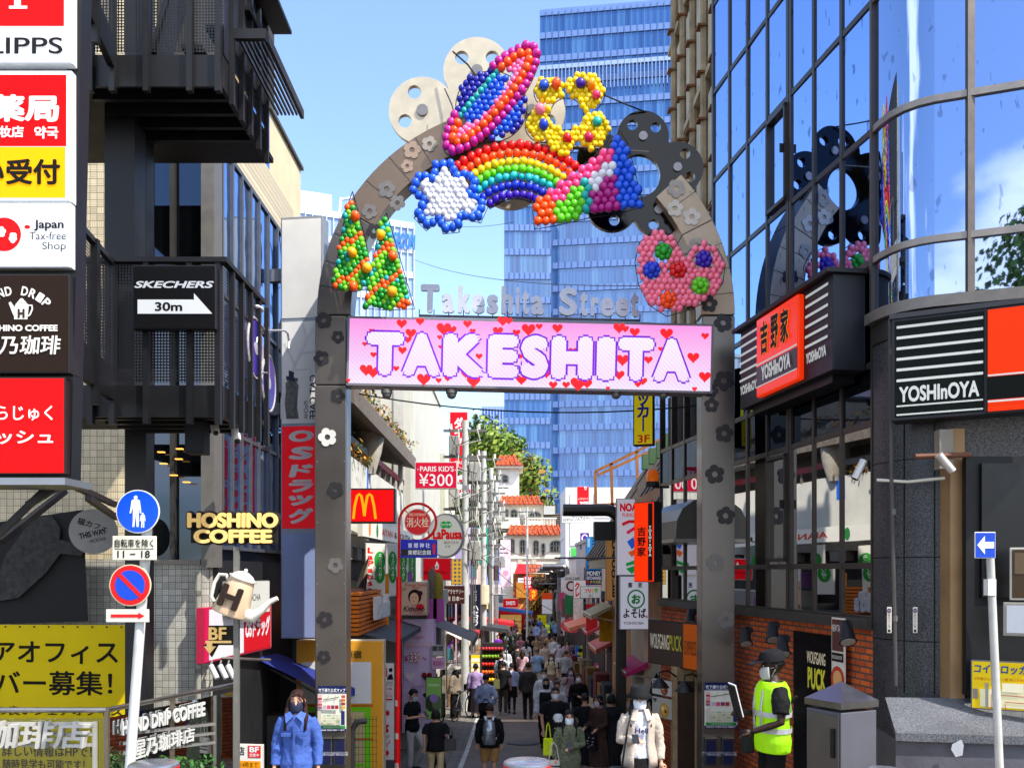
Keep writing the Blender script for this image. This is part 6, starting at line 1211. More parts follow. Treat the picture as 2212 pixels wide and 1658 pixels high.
# kimono poster, pink accessory panel, its shop
kr = sign('poster', 'kimono rental poster with a woman with pinned up dark hair', 'poster', 866, 21.6, 923, 21.6, 1256, 1328, '#c9a893', '#a39a90', .6, .02, .05, [('t', 'Kimono Rental', .16, .87, .96, .96, '#a8202c', {'b': .01}), ('t', 'Shop', .42, .78, .7, .87, '#a8202c', {'b': .01}), ('t', '3F', .05, .74, .2, .82, '#26201e'), ('p', [(.3, 0), (.35, .25), (.45, .36), (.6, .36), (.75, .25), (.85, 0)], '#b98a86'), ('c', .52, .56, .2, '#241a18', {'rz': .22}), ('c', .5, .5, .135, '#d9ab8c', {'rz': .18}), ('c', .45, .54, .015, '#2a1c18'), ('c', .56, .54, .015, '#2a1c18'), ('c', .5, .42, .022, '#b02a34', {'rz': .014}), ('c', .72, .66, .08, '#3a1c22'), ('c', .72, .25, .12, '#c41c28', {'rz': .1}), ('t', 'Kimono', .08, .12, .9, .28, '#1b1616', {'b': .02, 's': .3}), ('t', 'TOKYO', .5, .03, .94, .1, '#8a4a3a', {'b': .01})])
ac = sign('advertising_board', 'tall lilac accessory shop panel with price and heart pictures', 'sign', 868, 22, 941, 22, 1336, 1580, '#cdb6d8', '#a894b4', .15, .0, .02, [('r', .0, 0, .06, 1, '#a888bb'), ('r', .94, 0, 1, 1, '#a888bb')]+[('r', .01 if k % 2 else .95, j/40, .05 if k % 2 else .99, j/40+.012, '#d0bfdc') for k in (0, 1) for j in range(39)]+[('c', .5, .9, .018, '#b83048', {'rz': .016}), ('t', 'Kingdm', .34, .82, .68, .86, '#b84a62', {'s': .3}), ('t', 'Accessory Shop', .08, .75, .92, .8, '#b83a58', {'b': .05, 's': .2}), ('t', 'Accessory Shop', .085, .752, .915, .798, '#efe0ea', {'b': .01, 's': .2}), ('t', '¥', .1, .63, .2, .68, '#a83a58', {'b': .03}), ('t', '330', .25, .62, .58, .71, '#a02848', {'b': .08}), ('t', '330', .26, .625, .57, .705, '#f0e4ea', {'b': .01}), ('t', '〜', .62, .64, .74, .67, '#a83a58', {'b': .02})]+[('p', [(cx+a*.16, cz+b*.048) for a, b in heart(0, 0, 1)], c_) for cx, cz, c_ in ((.25, .5, '#dcc9d2'), (.75, .5, '#8c1c24'), (.75, .33, '#cdbcd6'), (.28, .33, '#c0a4bc'))]+[('p', [(.75+a*.12, .33+b*.035) for a, b in heart(0, 0, 1)], '#3a3050'), ('p', [(.75+a*.13, .487+b*.03) for a, b in heart(0, 0, 1)], '#2a2420'), ('t', 'Gurie Kids', .3, .4, .7, .43, '#a86a8a', {'s': .2})])
t = thing('accessory_shop', 'small accessory shop with a grey awning behind the lilac panel', 'building', Vector((-2.3, 22.3, -1.2))); MB().box(-1.2, .35, .0, 4.5, 0, 3.5).build('wall', M('#9a948c', .8, 0, 0, .2, 2), t); MB().box(-1.2, .45, -.1, 4.6, 3.5, 3.9).build('roof_slab', CONC, t)
MB().box(.352, .4, .4, 4.2, .3, 2.3).build('shop_window', MGLOW, t); mb = MB(); mb.add([(.4, .1, 3.1), (1.35, .1, 2.7), (1.35, 3.2, 2.7), (.4, 3.2, 3.1), (1.35, .1, 2.55), (1.35, 3.2, 2.55)], [(0, 1, 2, 3), (1, 4, 5, 2)]); mb.build('awning', M('#5f5a5a', .8, 0, 0, .2, 5), t)
MB().box(-1.1, -.1, -.05, .0, 4.0, 4.4).build('roof_box', M('#8a5a9a', .6), t)
for i, (u, v, lb_, c_) in enumerate(((945, 1405, 'grey photo card hanging beside the lilac panel', '#9a9a9c'), (946, 1432, 'pink price card reading ¥330 beside the lilac panel', '#d8a4c8'))):
    sign('price_card', lb_, 'card', u-14, 21.8, u+14, 21.9, v-13, v+12, c_, '#d9d9d9', .02, .003, .0, [('t', '¥330~', .1, .3, .9, .7, '#a02858', {'b': .01})] if i else [('r', .1, .5, .45, .9, '#4a4a4c'), ('r', .55, .5, .9, .9, '#5f5a58'), ('r', .1, .1, .9, .42, '#b9b9bb')])
sign('menu_stand', 'green drink poster in a black stand at the foot of the lilac panel', 'sign', 919, 20.6, 954, 20.6, 1461, 1552, '#7fae56', '#141416', .06, .014, .05, [('c', .35, .38, .14, '#2f3a24', {'rz': .2}), ('c', .7, .38, .12, '#5a6a4a', {'rz': .18}), ('c', .5, .5, .1, '#8a6ab0'), ('r', .15, .78, .85, .84, '#a9c88a')])
for i, (dx, ht) in enumerate(((0, .75), (.22, .62))):
    cc = thing('cactus_figure', ('grey cactus ornament beside the kimono poster', 'yellow green cactus ornament beside the kimono poster')[i], 'ornament', P(933+i*14, 1292, 22.2), 'cactus ornaments'); mb = MB(); mb.tube([(0, 0, 0), (0, 0, ht*.5), (0, 0, ht*.85), (0, 0, ht)], [.1, .11, .09, .02], 10); mb.build('stem', M(('#6a5f52', '#8a7a2a')[i], .8, 0, 0, .3, 12), cc, smooth='auto'); MB().box(-.12, .12, -.1, .1, -.55, -.002).build('pot', M('#b04aa0', .5), cc)
# golden shop frame beside the gate, stand banner, black fence
gf = sign('wooden_facade', 'mustard wooden shop front frame with curtained window beside the left gate pillar', 'shop front', 640, 15.2, 828, 15.2, 1382, 1740, '#d0922a', '#c9bca0', .3, .01, 0, [('r', .06, .62, .86, .87, '#c9c8c2'), ('r', .06, .05, .86, .6, '#b9a97c'), ('r', .06, .57, .86, .6, '#6fb81c'), ('r', .78, .06, .86, .57, '#6fb81c'), ('r', .06, .24, .84, .26, '#6fb81c'), ('r', .04, .6, .88, .615, '#a85c1c'), ('r', .04, .4, .88, .412, '#a85c1c'), ('t', 'Blau', .25, .89, .5, .935, '#5a4420', {'s': .4}), ('t', '原宿', .56, .893, .75, .94, '#4a3a22', {'b': .02}), ('l', [(.3, .5), (.5, .47), (.7, .52)], .004, '#8f8260'), ('l', [(.3, .36), (.45, .33), (.72, .36)], .004, '#8f8260')])
sign('banner_stand', 'white and red kimono rental banner stand beside the red pole', 'banner', 822, 16, 851, 16, 1431, 1640, '#d6d0cb', '#8d8d8d', .03, .004, 0, [('p', [(.1, .86), (.2, .94), (.45, .96), (.5, .86)], '#c41c24'), ('c', .75, .93, .02, '#1a1718', {'rz': .022}), ('p', [(.45, .83), (.95, .83), (.85, .89), (.6, .88)], '#1a1718'), ('t', 'Kimono', .02, .79, .9, .82, '#1a1718', {'s': .3}), ('t', 'TOKYO', .1, .765, .9, .785, '#7a3a34'), ('t', '人力車', .15, .72, .85, .75, '#c41c24'), ('t', '着物ショップ', .1, .685, .9, .712, '#c41c24'), ('t', 'RENTAL', .2, .65, .9, .68, '#c41c24', {'s': .2}), ('r', .25, .62, .9, .635, '#c41c24')]+[('c', R.uniform(.1, .6), R.uniform(.05, .55), R.uniform(.012, .03), '#c41c24') for k in range(16)]+[('p', [(.15, .3), (.3, .58), (.35, .3)], '#3a1c1c'), ('t', '3F', .4, .23, .7, .26, '#6a4a44'), ('l', [(.3, .15), (.5, .15), (.5, .18), (.7, .18), (.7, .21)], .008, '#b01c24')])
fn = thing('mesh_fence', 'black wire mesh fence with a handle between the gate pillar and the mustard shop front', 'fence', Vector((X(752, 14.6), 14.6, G(14.6))))
for k in range(9): MB().box(k*.055-.003, k*.055+.003, 0, .006, 0, 1.35).build('wire', BLK, fn)
for k in range(12): MB().box(-.02, .46, .007, .012, .08+k*.11, .086+k*.11).build('wire', BLK, fn)
MB().tube([(.06, -.05, 0), (.06, -.05, 1.12), (.14, -.05, 1.26), (.3, -.05, 1.28)], .05, 10).build('handle_post', M('#26262a', .5), fn, smooth='auto')
# map posters and leaflet boxes on the pillars
for u0, u1, lb_ in ((686, 748, 'street map poster on the left gate pillar'), (1521, 1592, 'street map poster on the right gate pillar')):
    s = sign('map_poster', lb_, 'poster', u0, 13.76, u1, 13.76, 1480 if u0 < 900 else 1473, 1578 if u0 < 900 else 1571, '#d5d6c8', '#1a2450', .012, .001, .02, [('r', 0, .83, 1, 1, '#18224e'), ('t', '竹下通り公式マップ', .03, .87, .97, .945, '#e6e6ea', {'b': .02}), ('t', 'TAKESHITA STREET OFFICIAL MAP', .04, .84, .96, .86, '#cfd2dc'), ('r', 0, 0, 1, .06, '#18224e'), ('t', 'PLEASE TAKE ONE FREELY', .06, .015, .94, .045, '#e6e6ea', {'b': .01}), ('r', .03, .07, .97, .125, '#1f8a40'), ('t', '@takeshitastreet', .2, .085, .8, .11, '#dfeee0'), ('l', [(.2, .7), (.45, .72), (.75, .76)], .014, '#3a3a3c'), ('l', [(.3, .66), (.4, .8)], .006, '#6a6a6c'), ('l', [(.6, .64), (.62, .8)], .006, '#6a6a6c')]+[('r', .03, .5+.065*k, .16, .55+.065*k, c_) for k, c_ in enumerate(('#8a5a6a', '#b04a4a', '#c98a9a', '#a83a4a', '#d2a4b0'))]+[('r', .84, .5+.08*k, .97, .56+.08*k, c_) for k, c_ in enumerate(('#c9a03a', '#8a3a2a', '#d0602a', '#b84a3a'))]+[('r', .2+.14*k, .5, .32+.14*k, .58, c_) for k, c_ in enumerate(('#b8a0b4', '#c04a6a', '#7a3a5a', '#9a2a3a'))]+[('r', .2+.15*(k % 4), .16+.06*(k//4), .33+.15*(k % 4), .2+.06*(k//4), ('#b9c4a4', '#9cae8c', '#c9b8a0')[k % 3]) for k in range(16)]+[('r', .84, .15, .97, .46, '#26305c'), ('r', .03, .15, .15, .46, '#b9b4a8')], 'map posters on the gate')
for u, lb_ in ((704, 'dark leaflet box low on the left gate pillar, outer one'), (733, 'dark leaflet box low on the left gate pillar, inner one'), (1535, 'dark leaflet box low on the right gate pillar, inner one'), (1572, 'dark leaflet box low on the right gate pillar, outer one')):
    s = sign('leaflet_box', lb_, 'box', u-13, 13.72, u+13, 13.72, 1595, 1652, '#1c2140', '#3a3a3e', .08, .02, 0, [('t', 'Takeshita St. MAP 2021', .3, .1, .62, .8, '#b9bccb', {'v': False, 'r': 1.57})], 'leaflet boxes on the gate'); MB().box(0, s['w'], -.02, .08, s['h']+.01, s['h']+.03).build('lid', STEEL, s)

# ---------------------------------------------------------------- further left: white metal building, shops, utility poles
t = thing('white_metal_building', 'tall white corrugated metal building catching the sun on the left of the street', 'building', Vector((-2.95, 27.5, -1.2))); mb = MB(); WM = M('#c4c2b8', .55, .1, 0, .08, 1)
mb.box(-6, -.06, 0, 10.5, 0, 11.15); mb.build('body', WM, t)
for k in range(30): MB().box(-.058, .0, .1+k*.35, .28+k*.35, 5.2, 11.1).build('corrugation', WM, t)
for k in range(9): MB().box(-6+k*.68, -5.7+k*.68, -.05, -.002, 2, 11.1).build('corrugation', M('#b9b7b0', .6), t)  # front ribs a greyer copy of the side ones: shade in the colour
MB().box(-6.05, .05, -.08, 10.6, 11.15, 11.25).build('coping', M('#b9b6aa', .6), t)
t2 = thing('pale_building', 'low pale building with ribbed front past the white metal building', 'building', Vector((-2.75, 38.2, -1.5))); MB().box(-5, 0, 0, 6, 0, 9.6).build('body', M('#bfc0ac', .7, 0, 0, .15, 1), t2)
for k in range(8): MB().box(0, .06, .2+k*.7, .5+k*.7, 4, 9.5).build('rib', M('#d2d0c0', .6), t2)
MB().box(-3.5, -2.3, 1, 2.5, 9.6, 10.5).build('roof_plant', M('#b4b8bc', .6), t2)
LSH = [(30.5, 5, 4.2, '#b8aea4'), (35.8, 5.2, 4.6, '#c8a9b8'), (44.6, 6, 6.2, '#a9a0c8'), (51, 6, 5.5, '#d8c4c8'), (57.2, 6, 5.8, '#c9b49a'), (63.4, 7, 5, '#b7b2aa')]
AWC = ['#d8c8b4', '#b02430', '#3d3c40', '#c8444a', '#2f4a78', '#d0b060']
for i, (y, l, h_, c_) in enumerate(LSH):
    nm = ('grey', 'pink', 'lilac', 'pale rose', 'tan', 'stone')[i]; t = thing('shop_building', f'{nm} coloured shop building on the left row, number of floors low, with {("beige", "crimson", "charcoal", "red", "navy", "yellow")[i]} awning', 'building', Vector((-2.2+.03*i, y, G(y+l)-.1)), 'left row of shops')
    MB().box(-4, 0, 0, l, 0, h_+.4).build('wall', M(c_, .7, 0, 0, .15, 2), t); MB().box(-.3, .08, -.05, l+.05, h_+.4, h_+.55).build('parapet_cap', CONC, t)
    MB().box(.001, .05, .3, l-.3, .1, 2.3).build('shop_window', MGLOW, t)
    for k in range(3): MB().box(.001, .06, .5+k*l/3.4, .5+k*l/3.4+1, 2.95, 4.).build('window', MDARKG, t)
    mb = MB(); mb.add([(.05, .2, 2.75), (.75, .2, 2.4), (.75, l-.2, 2.4), (.05, l-.2, 2.75), (.75, .2, 2.25), (.75, l-.2, 2.25)], [(0, 1, 2, 3), (1, 4, 5, 2)]); mb.build('awning', M(AWC[i], .75, 0, 0, .2, 5), t)
    MB().box(.06, .3, .5, l-.5, .05, .8).build('display_shelf', M(('#8a6a4a', '#c9c0b8', '#77706a')[i % 3], .7, 0, 0, .6, 9), t)
def vsign(label, u0, u1, v0, v1, d, face, items, group=None, body='#55555a', emit=.12): return sign('hanging_sign', label, 'shop sign', u0, d, u1, d, v0, v1, face, body, .14, .015, emit, items, group)
vsign('dark navy vertical gallery sign beside the second utility pole', 1015, 1038, 1261, 1357, 33, '#161a2c', [('t', 'ギャラリー', .35, .55, .65, .86, '#cfd0d4', {'v': True}), ('t', 'ハセガワ', .2, .06, .8, .52, '#dcdce0', {'v': True, 'b': .03})])
vsign('brown accessory shop sign board behind the first utility pole', 958, 1003, 1264, 1303, 29, '#3a1c1a', [('t', 'ロアクセサリー', .05, .55, .95, .8, '#cfc4c0'), ('t', '店 日本一', .15, .15, .95, .42, '#cfc4c0', {'b': .01})])
vsign('green vertical sign behind the second utility pole', 1029, 1056, 1138, 1218, 43, '#0f8a74', [('t', 'ゆうC', .25, .1, .75, .92, '#16302c', {'v': True, 'b': .05})])
vsign('lilac and teal shop panel left of the green vertical sign', 1010, 1029, 1138, 1250, 43.4, '#b9a4d8', [('r', .3, .66, .95, .76, '#2a9a9a'), ('r', .3, .3, .95, .38, '#2a9a9a'), ('r', .4, .04, .9, .28, '#63c8c8')])
vsign('golden mesh screen panel beside the first utility pole', 974, 998, 1206, 1262, 27.5, m_perf('#c89a30', .12, .3), [])
vsign('small maroon sign past the green vertical sign', 1062, 1077, 1220, 1253, 46, '#4a1428', [])
vsign('white sign with grey letters above the red canopy', 1062, 1082, 1260, 1285, 47, '#d5d3d0', [('t', 'GENERAL', .1, .55, .9, .7, '#77777a'), ('t', 'SERVICE', .1, .3, .9, .45, '#77777a')])
vsign('tall pale pink printed panel on the left row near the end of the street', 1080, 1103, 1165, 1268, 66, '#e8c2d0', [('l', [(.1, .9), (.9, .6)], .01, '#c87a98'), ('l', [(.9, .9), (.1, .5)], .01, '#c87a98'), ('c', .5, .3, .06, '#d890a8')])
vsign('yellow and white menu board between the two nearest utility poles', 1016, 1037, 1412, 1455, 31, '#e8c428', [('r', .08, .62, .92, .8, '#efe8d0'), ('r', .08, .36, .92, .55, '#efe8d0'), ('r', .08, .1, .92, .28, '#efe8d0')])
vsign('bright red shop sign with white emblem over the red kiosk', 1086, 1119, 1291, 1312, 64, '#d8101c', [('t', 'SWEETS', .2, .3, .8, .7, '#f0e4e0', {'b': .05}), ('r', 0, .0, 1, .06, '#efc8a8'), ('r', 0, .94, 1, 1, '#efc8a8')], None, '#d8a070', .3)
k = thing('red_kiosk', 'red sweets kiosk with lit shelves at the far left of the street', 'kiosk', Vector((X(1103, 66), 66, G(66)))); MB().box(-1., 1., 0, 2, 0, 2.4).build('body', M('#c01420', .5), k); MB().box(-.75, .75, -.04, -.002, .7, 2.1).build('display', M('#e8b868', .5, 0, .3, .5, 9), k)
for z in (.7, 1.15, 1.6, 2.1): MB().box(-.78, .78, -.3, -.05, z-.02, z+.02).build('shelf', M('#c01420', .5), k)
for u, v, d, w_, c_, lb_ in ((1075, 1392, 46, 1.6, '#c8242c', 'red folding canopy over a stall on the left of the street'), (1050, 1445, 37, 1.8, '#3a3a3e', 'charcoal canopy over the fruit stall beside the second pole'), (1125, 1368, 63, 1.6, '#2f62b0', 'blue striped canopy next to the red kiosk')):
    c = P(u, v, d); cp = thing('canopy', lb_, 'canopy', Vector((c.x, c.y, G(d)))); z = 2.5; mb = MB(); mb.add([(-w_, -.6, z+.3), (w_*.5, -.6, z-.05), (w_*.5, 1.6, z-.05), (-w_, 1.6, z+.3), (w_*.5, -.6, z-.2), (w_*.5, 1.6, z-.2), (-w_, -.6, z+.1)], [(0, 1, 2, 3), (1, 4, 5, 2), (0, 6, 4, 1)]); mb.build('cloth', M(c_, .7, 0, 0, .2, 5), cp)
    MB().tube([(w_*.45, -.5, 0), (w_*.45, -.5, z)], .025, 6).build('pole', STEEL, cp); MB().tube([(w_*.45, 1.5, 0), (w_*.45, 1.5, z)], .025, 6).build('pole', STEEL, cp)
fs = thing('fruit_stall', 'stall with trays of coloured fruit at the foot of the second utility pole', 'stall', Vector((X(1063, 36), 36, G(36)))); rr = random.Random(6)
MB().box(-.4, .4, 0, .6, 0, 1.9).build('stand', M('#26221f', .7), fs)
for j in range(5):
    cl_ = ['#e0b41c', '#e0641c', '#c8281c', '#7aa02a', '#b02a3a'][j]; mb = MB()
    for q in range(7): mb.ball((-.36+q*.12, -.06, .5+j*.3), .075, 8, 6)
    mb.build('fruit_tray', M(cl_, .5, 0, 0, .3, 9), fs, smooth=True, kind='stuff')
for i, (u, vb, vt, d, lb_) in enumerate(((1004, 1533, 908, 30, 'thick pale utility pole nearest the gate, with transformer boxes'), (1044, 1478, 974, 37, 'pale utility pole second from the gate, with a cream box'), (1060, 1440, 1010, 45, 'pale utility pole third from the gate'), (1071, 1425, 1040, 52, 'pale utility pole fourth from the gate, half hidden'), (1138, 1400, 1094, 60, 'slender grey pole with a junction box in front of the white tiled roof house'))):
    p = P(u, vb, d); p.z = G(d); pl = thing('utility_pole', lb_, 'utility pole', p, 'utility poles'); ht = Zv(vt, d)-p.z; r_ = .13 if i < 4 else .08
    MB().tube([(0, 0, 0), (.02, 0, ht)], [r_, r_*.8], 12).build('pole', M('#b9b9b4', .6, 0, 0, .2, 3), pl, smooth='auto'); rr = random.Random(i)
    for j in range(5 if i < 4 else 1):
        z = ht*(.98-.09*j)-.2; s_ = rr.choice((-1, 1)) if j else -1
        MB().box(s_*(r_+.03)-.02, s_*(r_+.03)+.36*s_, -.16, .16, z-.75, z-.12).build('transformer_box', M(('#8d8b86', '#a5a39c', '#b4b1a6')[j % 3], .5, .3, 0, .15, 5), pl, bevel=.03)
        MB().box(-.7, .7, -.05, .05, z+.02, z+.1).build('cross_arm', M('#6a6863', .6, .3), pl)
        for q in range(4):
            a = [Vector((-.5+q*.3, -.2, z+.1)), Vector((-.45+q*.3+rr.uniform(-.1, .1), -.35, z-.3)), Vector((s_*.3+rr.uniform(-.1, .1), -.3, z-.5)), Vector((s_*.25, -.2, z-.9))]
            MB().tube(a, .016, 5).build('cable_loop', M(('#3a3836', '#b9b4a8')[q % 2], .6), pl)
        for q in range(3): MB().tube([(-.45+q*.45, 0, z+.1), (-.45+q*.45, 0, z+.28)], [.05, .03], 8).build('insulator', M('#cfccc4', .4), pl)
    if i < 3:
        for q in range(3): MB().tube([(.2+q*.06, -.05, ht*.2), (.22+q*.06, -.05, ht*.86)], .022, 5).build('riser_cable', M('#55534f', .6), pl)
    if i == 1: MB().tube([(0, -.2, ht*.36), (0, -.2, ht*.44)], .24, 14).build('cream_box', M('#c9bda0', .5), pl); MB().tube([(-1.2, 0, ht*.4), (.9, 0, ht*.4)], .03, 6).build('arm', STEEL, pl)
WD = [((752, 846, 17), (1540, 872, 16), .25, 'long thin cable strung under the LED screen'), ((893, 560, 60), (1600, 612, 20), .6, 'thin cable crossing behind the metal lettering'), ((890, 466, 70), (1110, 480, 50), .5, 'faint cable behind the balloon star'), ((997, 1160, 30), (1225, 1330, 52), .4, 'cable from the nearest utility pole down to the right'), ((1048, 1150, 37), (1222, 1155, 62), 1.2, 'sagging cable across the white tiled house'), ((1006, 1020, 30), (1050, 1010, 37), .3, 'cable between the two nearest utility poles'), ((1005, 1060, 30), (1056, 1040, 45), .4, 'lower cable between the utility poles')]
for a, b, s_, lb_ in WD: wire('c', lb_, [P(*a), P(*b)], .014, 'cable', None, s_)

# ---------------------------------------------------------------- end of the street
def z2(x, y): return ((1850+x/2.7644)/1.8525, (1900+y/2.7644)/1.8525)
SPW = M('#e4dfcd', .75, 0, 0, .1, 1); TILE = m_brick('#b84a1a', '#a03c18', '#5a2614', .35, .3, .05, .5, .7, .8, 'roof tile', 'xz')
h = thing('tiled_roof_house', 'white Spanish style house with orange tiled roofs and arched windows at the street end', 'building', P(1140, VH, 80)); o = h.matrix_world.translation
def hb_(name, u0, u1, v0, v1, d0, d1, m): mb = MB(); mb.box(X(u0, d0)-o.x, X(u1, d0)-o.x, d0-o.y, d1-o.y, Zv(v1, d0)-o.z, Zv(v0, d0)-o.z); return mb.build(name, m, h)
hb_('lower_wall', 1086, 1222, 1150, 1420, 79, 90, SPW); hb_('upper_wall', 1078, 1173, 1086, 1140, 82.6, 92, SPW); hb_('tower_wall', 1075, 1121, 1008, 1080, 84, 88, M('#d3d4cc', .75, 0, 0, .12, 1))
def hroof(u0, u1, v0, v1, d, inset):
    mb = MB(); a, b = X(u0, d)-o.x, X(u1, d)-o.x; zl, zh = Zv(v1, d)-o.z, Zv(v0, d)-o.z
    mb.add([(a, d-.4-o.y, zl), (b, d-.4-o.y, zl), (b-inset, d+1.4-o.y, zh), (a+inset*.6, d+1.4-o.y, zh), (b, d+6-o.y, zl), (a, d+6-o.y, zl)], [(0, 1, 2, 3), (1, 4, 2), (0, 3, 5), (3, 2, 4, 5)]); mb.build('tiled_roof', TILE, h)
    for k in range(int((b-a)/.45)): MB().tube([(a+.2+k*.45, d-.42-o.y, zl+.03), (a+.2+k*.45+(inset*.3 if k*.45 < (b-a)/2 else -inset*.3), d+1.4-o.y, zh+.02)], .09, 6).build('tile_row', M('#b84a1a', .75, 0, 0, .3, 3), h)
hroof(1074, 1176, 1068, 1090, 82.2, .8); hroof(1092, 1224, 1132, 1154, 78.6, .9); hroof(1068, 1132, 980, 1006, 83.6, .9)
hb_('eaves', 1070, 1130, 1004, 1010, 83.4, 88.4, SPW)
WINM = M('#30363a', .2, .1, 0, .2); WFR = M('#8d8a7c', .6)
def hwin(x0, x1, y0, y1, d, n):
    u0, v0 = z2(x0, y0); u1, v1 = z2(x1, y1); a, b = X(u0, d)-o.x, X(u1, d)-o.x; zl, zh = Zv(v1, d)-o.z, Zv(v0, d)-o.z; r_ = (b-a)/2
    pf = [(a-.1, zl), (b+.1, zl)]+[((a+b)/2+cos(t)*(r_+.1), zh-r_*.6+sin(t)*(r_*.6+.1)) for t in [pi*k/10 for k in range(11)]]
    f = MB(); f.plate(pf, d-.1-o.y, d-.02-o.y); w_ = f.build('window', WFR, h)
    pf = [(a, zl+.05), (b, zl+.05)]+[((a+b)/2+cos(t)*r_, zh-r_*.6+sin(t)*r_*.6) for t in [pi*k/10 for k in range(11)]]
    f = MB(); f.plate(pf, d-.12-o.y, d-.101-o.y); f.build('pane', WINM, w_)
    for k in range(1, n): MB().box(a+(b-a)*k/n-.03, a+(b-a)*k/n+.03, d-.15-o.y, d-.121-o.y, zl+.05, zh-.1).build('glazing_bar', WFR, w_)
    MB().box(a, b, d-.15-o.y, d-.1215-o.y, zl+(zh-zl)*.55, zl+(zh-zl)*.55+.05).build('glazing_bar', WFR, w_)
for a in ((540, 600, 390, 475, 82.6, 2), (740, 862, 415, 505, 82.6, 4), (465, 500, 385, 465, 82.6, 2), (530, 566, 715, 865, 79, 2), (642, 686, 722, 872, 79, 2), (790, 834, 730, 880, 79, 2), (880, 904, 762, 890, 79, 1), (975, 1098, 730, 850, 79, 4)): hwin(*a)
hwin(447, 497, 8, 82, 84, 1)
for k in range(34): hb_('baluster', 1092+k*3.2, 1093.6+k*3.2, 1119, 1136, 80.4, 80.5, SPW)
hb_('balcony_rail', 1090, 1202, 1117, 1120, 80.35, 80.55, SPW); hb_('balcony_floor', 1090, 1202, 1136, 1140, 80.2, 82.6, SPW); hb_('string_course', 1086, 1221, 1205, 1208, 78.9, 79.0, WFR)
hb_('pilaster', 1118, 1128, 1208, 1240, 78.9, 79, M('#b9b4a4', .8)); hb_('pilaster', 1148, 1158, 1208, 1240, 78.9, 79, M('#b9b4a4', .8))
for u in (1165, 1182, 1210): 
    a_ = thing('roof_antenna', {1165: 'thin roof antenna above the upper tiled roof', 1182: 'thin roof antenna left of the louvred roof screen', 1210: 'thin roof antenna on the louvred roof screen'}[u], 'antenna', P(u, 1096, 84)); MB().tube([(0, 0, -1), (0, 0, 1.2)], .03, 5).build('mast', M('#8d8d8d', .5), a_); MB().box(-1, 1, -.02, .02, .9, .94).build('boom', M('#8d8d8d', .5), a_)
r, b_ = ubox('roof_screen', 1172, 1230, 1108, 1150, 83, 84, M('#4a443e', .7), 'dark louvred screen and cooling units beside the white tiled house', 'screen')
for k in range(9): wbox('louvre', 1172, 1230, 1109+k*4.4, 1111+k*4.4, 82.8, 82.98, M('#6a625a', .7), r)
wbox('cooling_unit', 1174, 1198, 1092, 1110, 82, 83.4, M('#a8a8a4', .6), r)
sh2 = thing('clothes_shop', 'red and orange roofed clothes shop with an outside stair at the street end', 'shop', P(1150, VH, 74)); o3 = sh2.matrix_world.translation
def cb2(name, u0, u1, v0, v1, d0, d1, m): mb = MB(); mb.box(X(u0, d0)-o3.x, X(u1, d0)-o3.x, d0-o3.y, d1-o3.y, Zv(v1, d0)-o3.z, Zv(v0, d0)-o3.z); return mb.build(name, m, sh2)
cb2('wall', 1108, 1178, 1238, 1390, 74, 78.5, M('#b0643c', .7, 0, 0, .3, 2)); cb2('lit_window', 1115, 1138, 1255, 1290, 73.9, 73.99, M('#f0a040', .5, 0, .5, .5, 4)); cb2('doorway', 1160, 1184, 1245, 1290, 73.9, 73.98, M('#2a2220', .7))
mb = MB(); P_ = lambda u, v, d: P(u, v, d)-o3
mb.add([P_(1110, 1238, 73.3), P_(1142, 1238, 73.3), P_(1136, 1217, 75), P_(1118, 1217, 75)], [(0, 1, 2, 3)]); mb.build('red_roof', M('#cf1620', .6, 0, 0, .2, 2), sh2)
mb = MB(); mb.add([P_(1140, 1238, 73.2), P_(1184, 1232, 73.2), P_(1176, 1218, 75), P_(1136, 1217, 75)], [(0, 1, 2, 3)]); mb.build('tiled_roof', TILE, sh2); cb2('name_board', 1138, 1178, 1238, 1246, 73, 73.2, M('#4a2a1a', .6))
mb = MB(); put_text(mb, 'BODY LINE', X(1143, 73)-o3.x, Zv(1245, 73)-o3.z, X(1174, 73)-o3.x, Zv(1239.5, 73)-o3.z, 72.98-o3.y, .03); mb.build('lettering', M('#c8862a', .5, 0, .2), sh2)
for k in range(14): cb2('stair_tread', 1120+k*3.6, 1145+k*3.6, 1330-k*4.6, 1333-k*4.6, 72.6+k*.1, 73.4+k*.1, M('#5a3c22', .7))
for s_ in (0, 22): mb = MB(); beam(mb, P_(1120+s_, 1316, 72.5), P_(1172+s_, 1250, 73.6), .07); mb.build('stair_rail', M('#c89a2c', .5), sh2)
for k in range(9): mb = MB(); beam(mb, P_(1144+k*6, 1316-k*7.4, 72.5), P_(1144+k*6, 1333-k*7.4, 72.5), .05); mb.build('baluster', M('#c89a2c', .5), sh2)
vsign('red sale fifty percent banner on the clothes shop', 1123+8, 1123+26, 1243, 1272, 72.4, '#d01424', [('t', 'SALE', .12, .72, .88, .92, '#efe6e4', {'b': .03}), ('t', '50', .15, .36, .85, .66, '#efe6e4', {'b': .05}), ('t', 'OFF', .2, .1, .8, .28, '#efe6e4', {'b': .03})], None, '#b01424', .2)
vsign('orange goods banner below the sale banner on the stair', 1143, 1160, 1272, 1296, 72.3, '#e8501c', [('t', 'ラビ', .3, .1, .8, .9, '#f0c02a', {'v': True, 'b': .05})], None, '#b0441c', .2)
vsign('small white notice under the red roof of the clothes shop', 1118, 1142, 1247, 1258, 73, '#d8d8d4', [('t', '古着買取 当店', .1, .3, .9, .7, '#4a4a4a')])
vsign('white and orange hanging cloth beside the far street lamps', 1170, 1193, 1280, 1325, 66, '#d6d4d4', [('r', 0, .7, 1, 1, '#d8481c')])
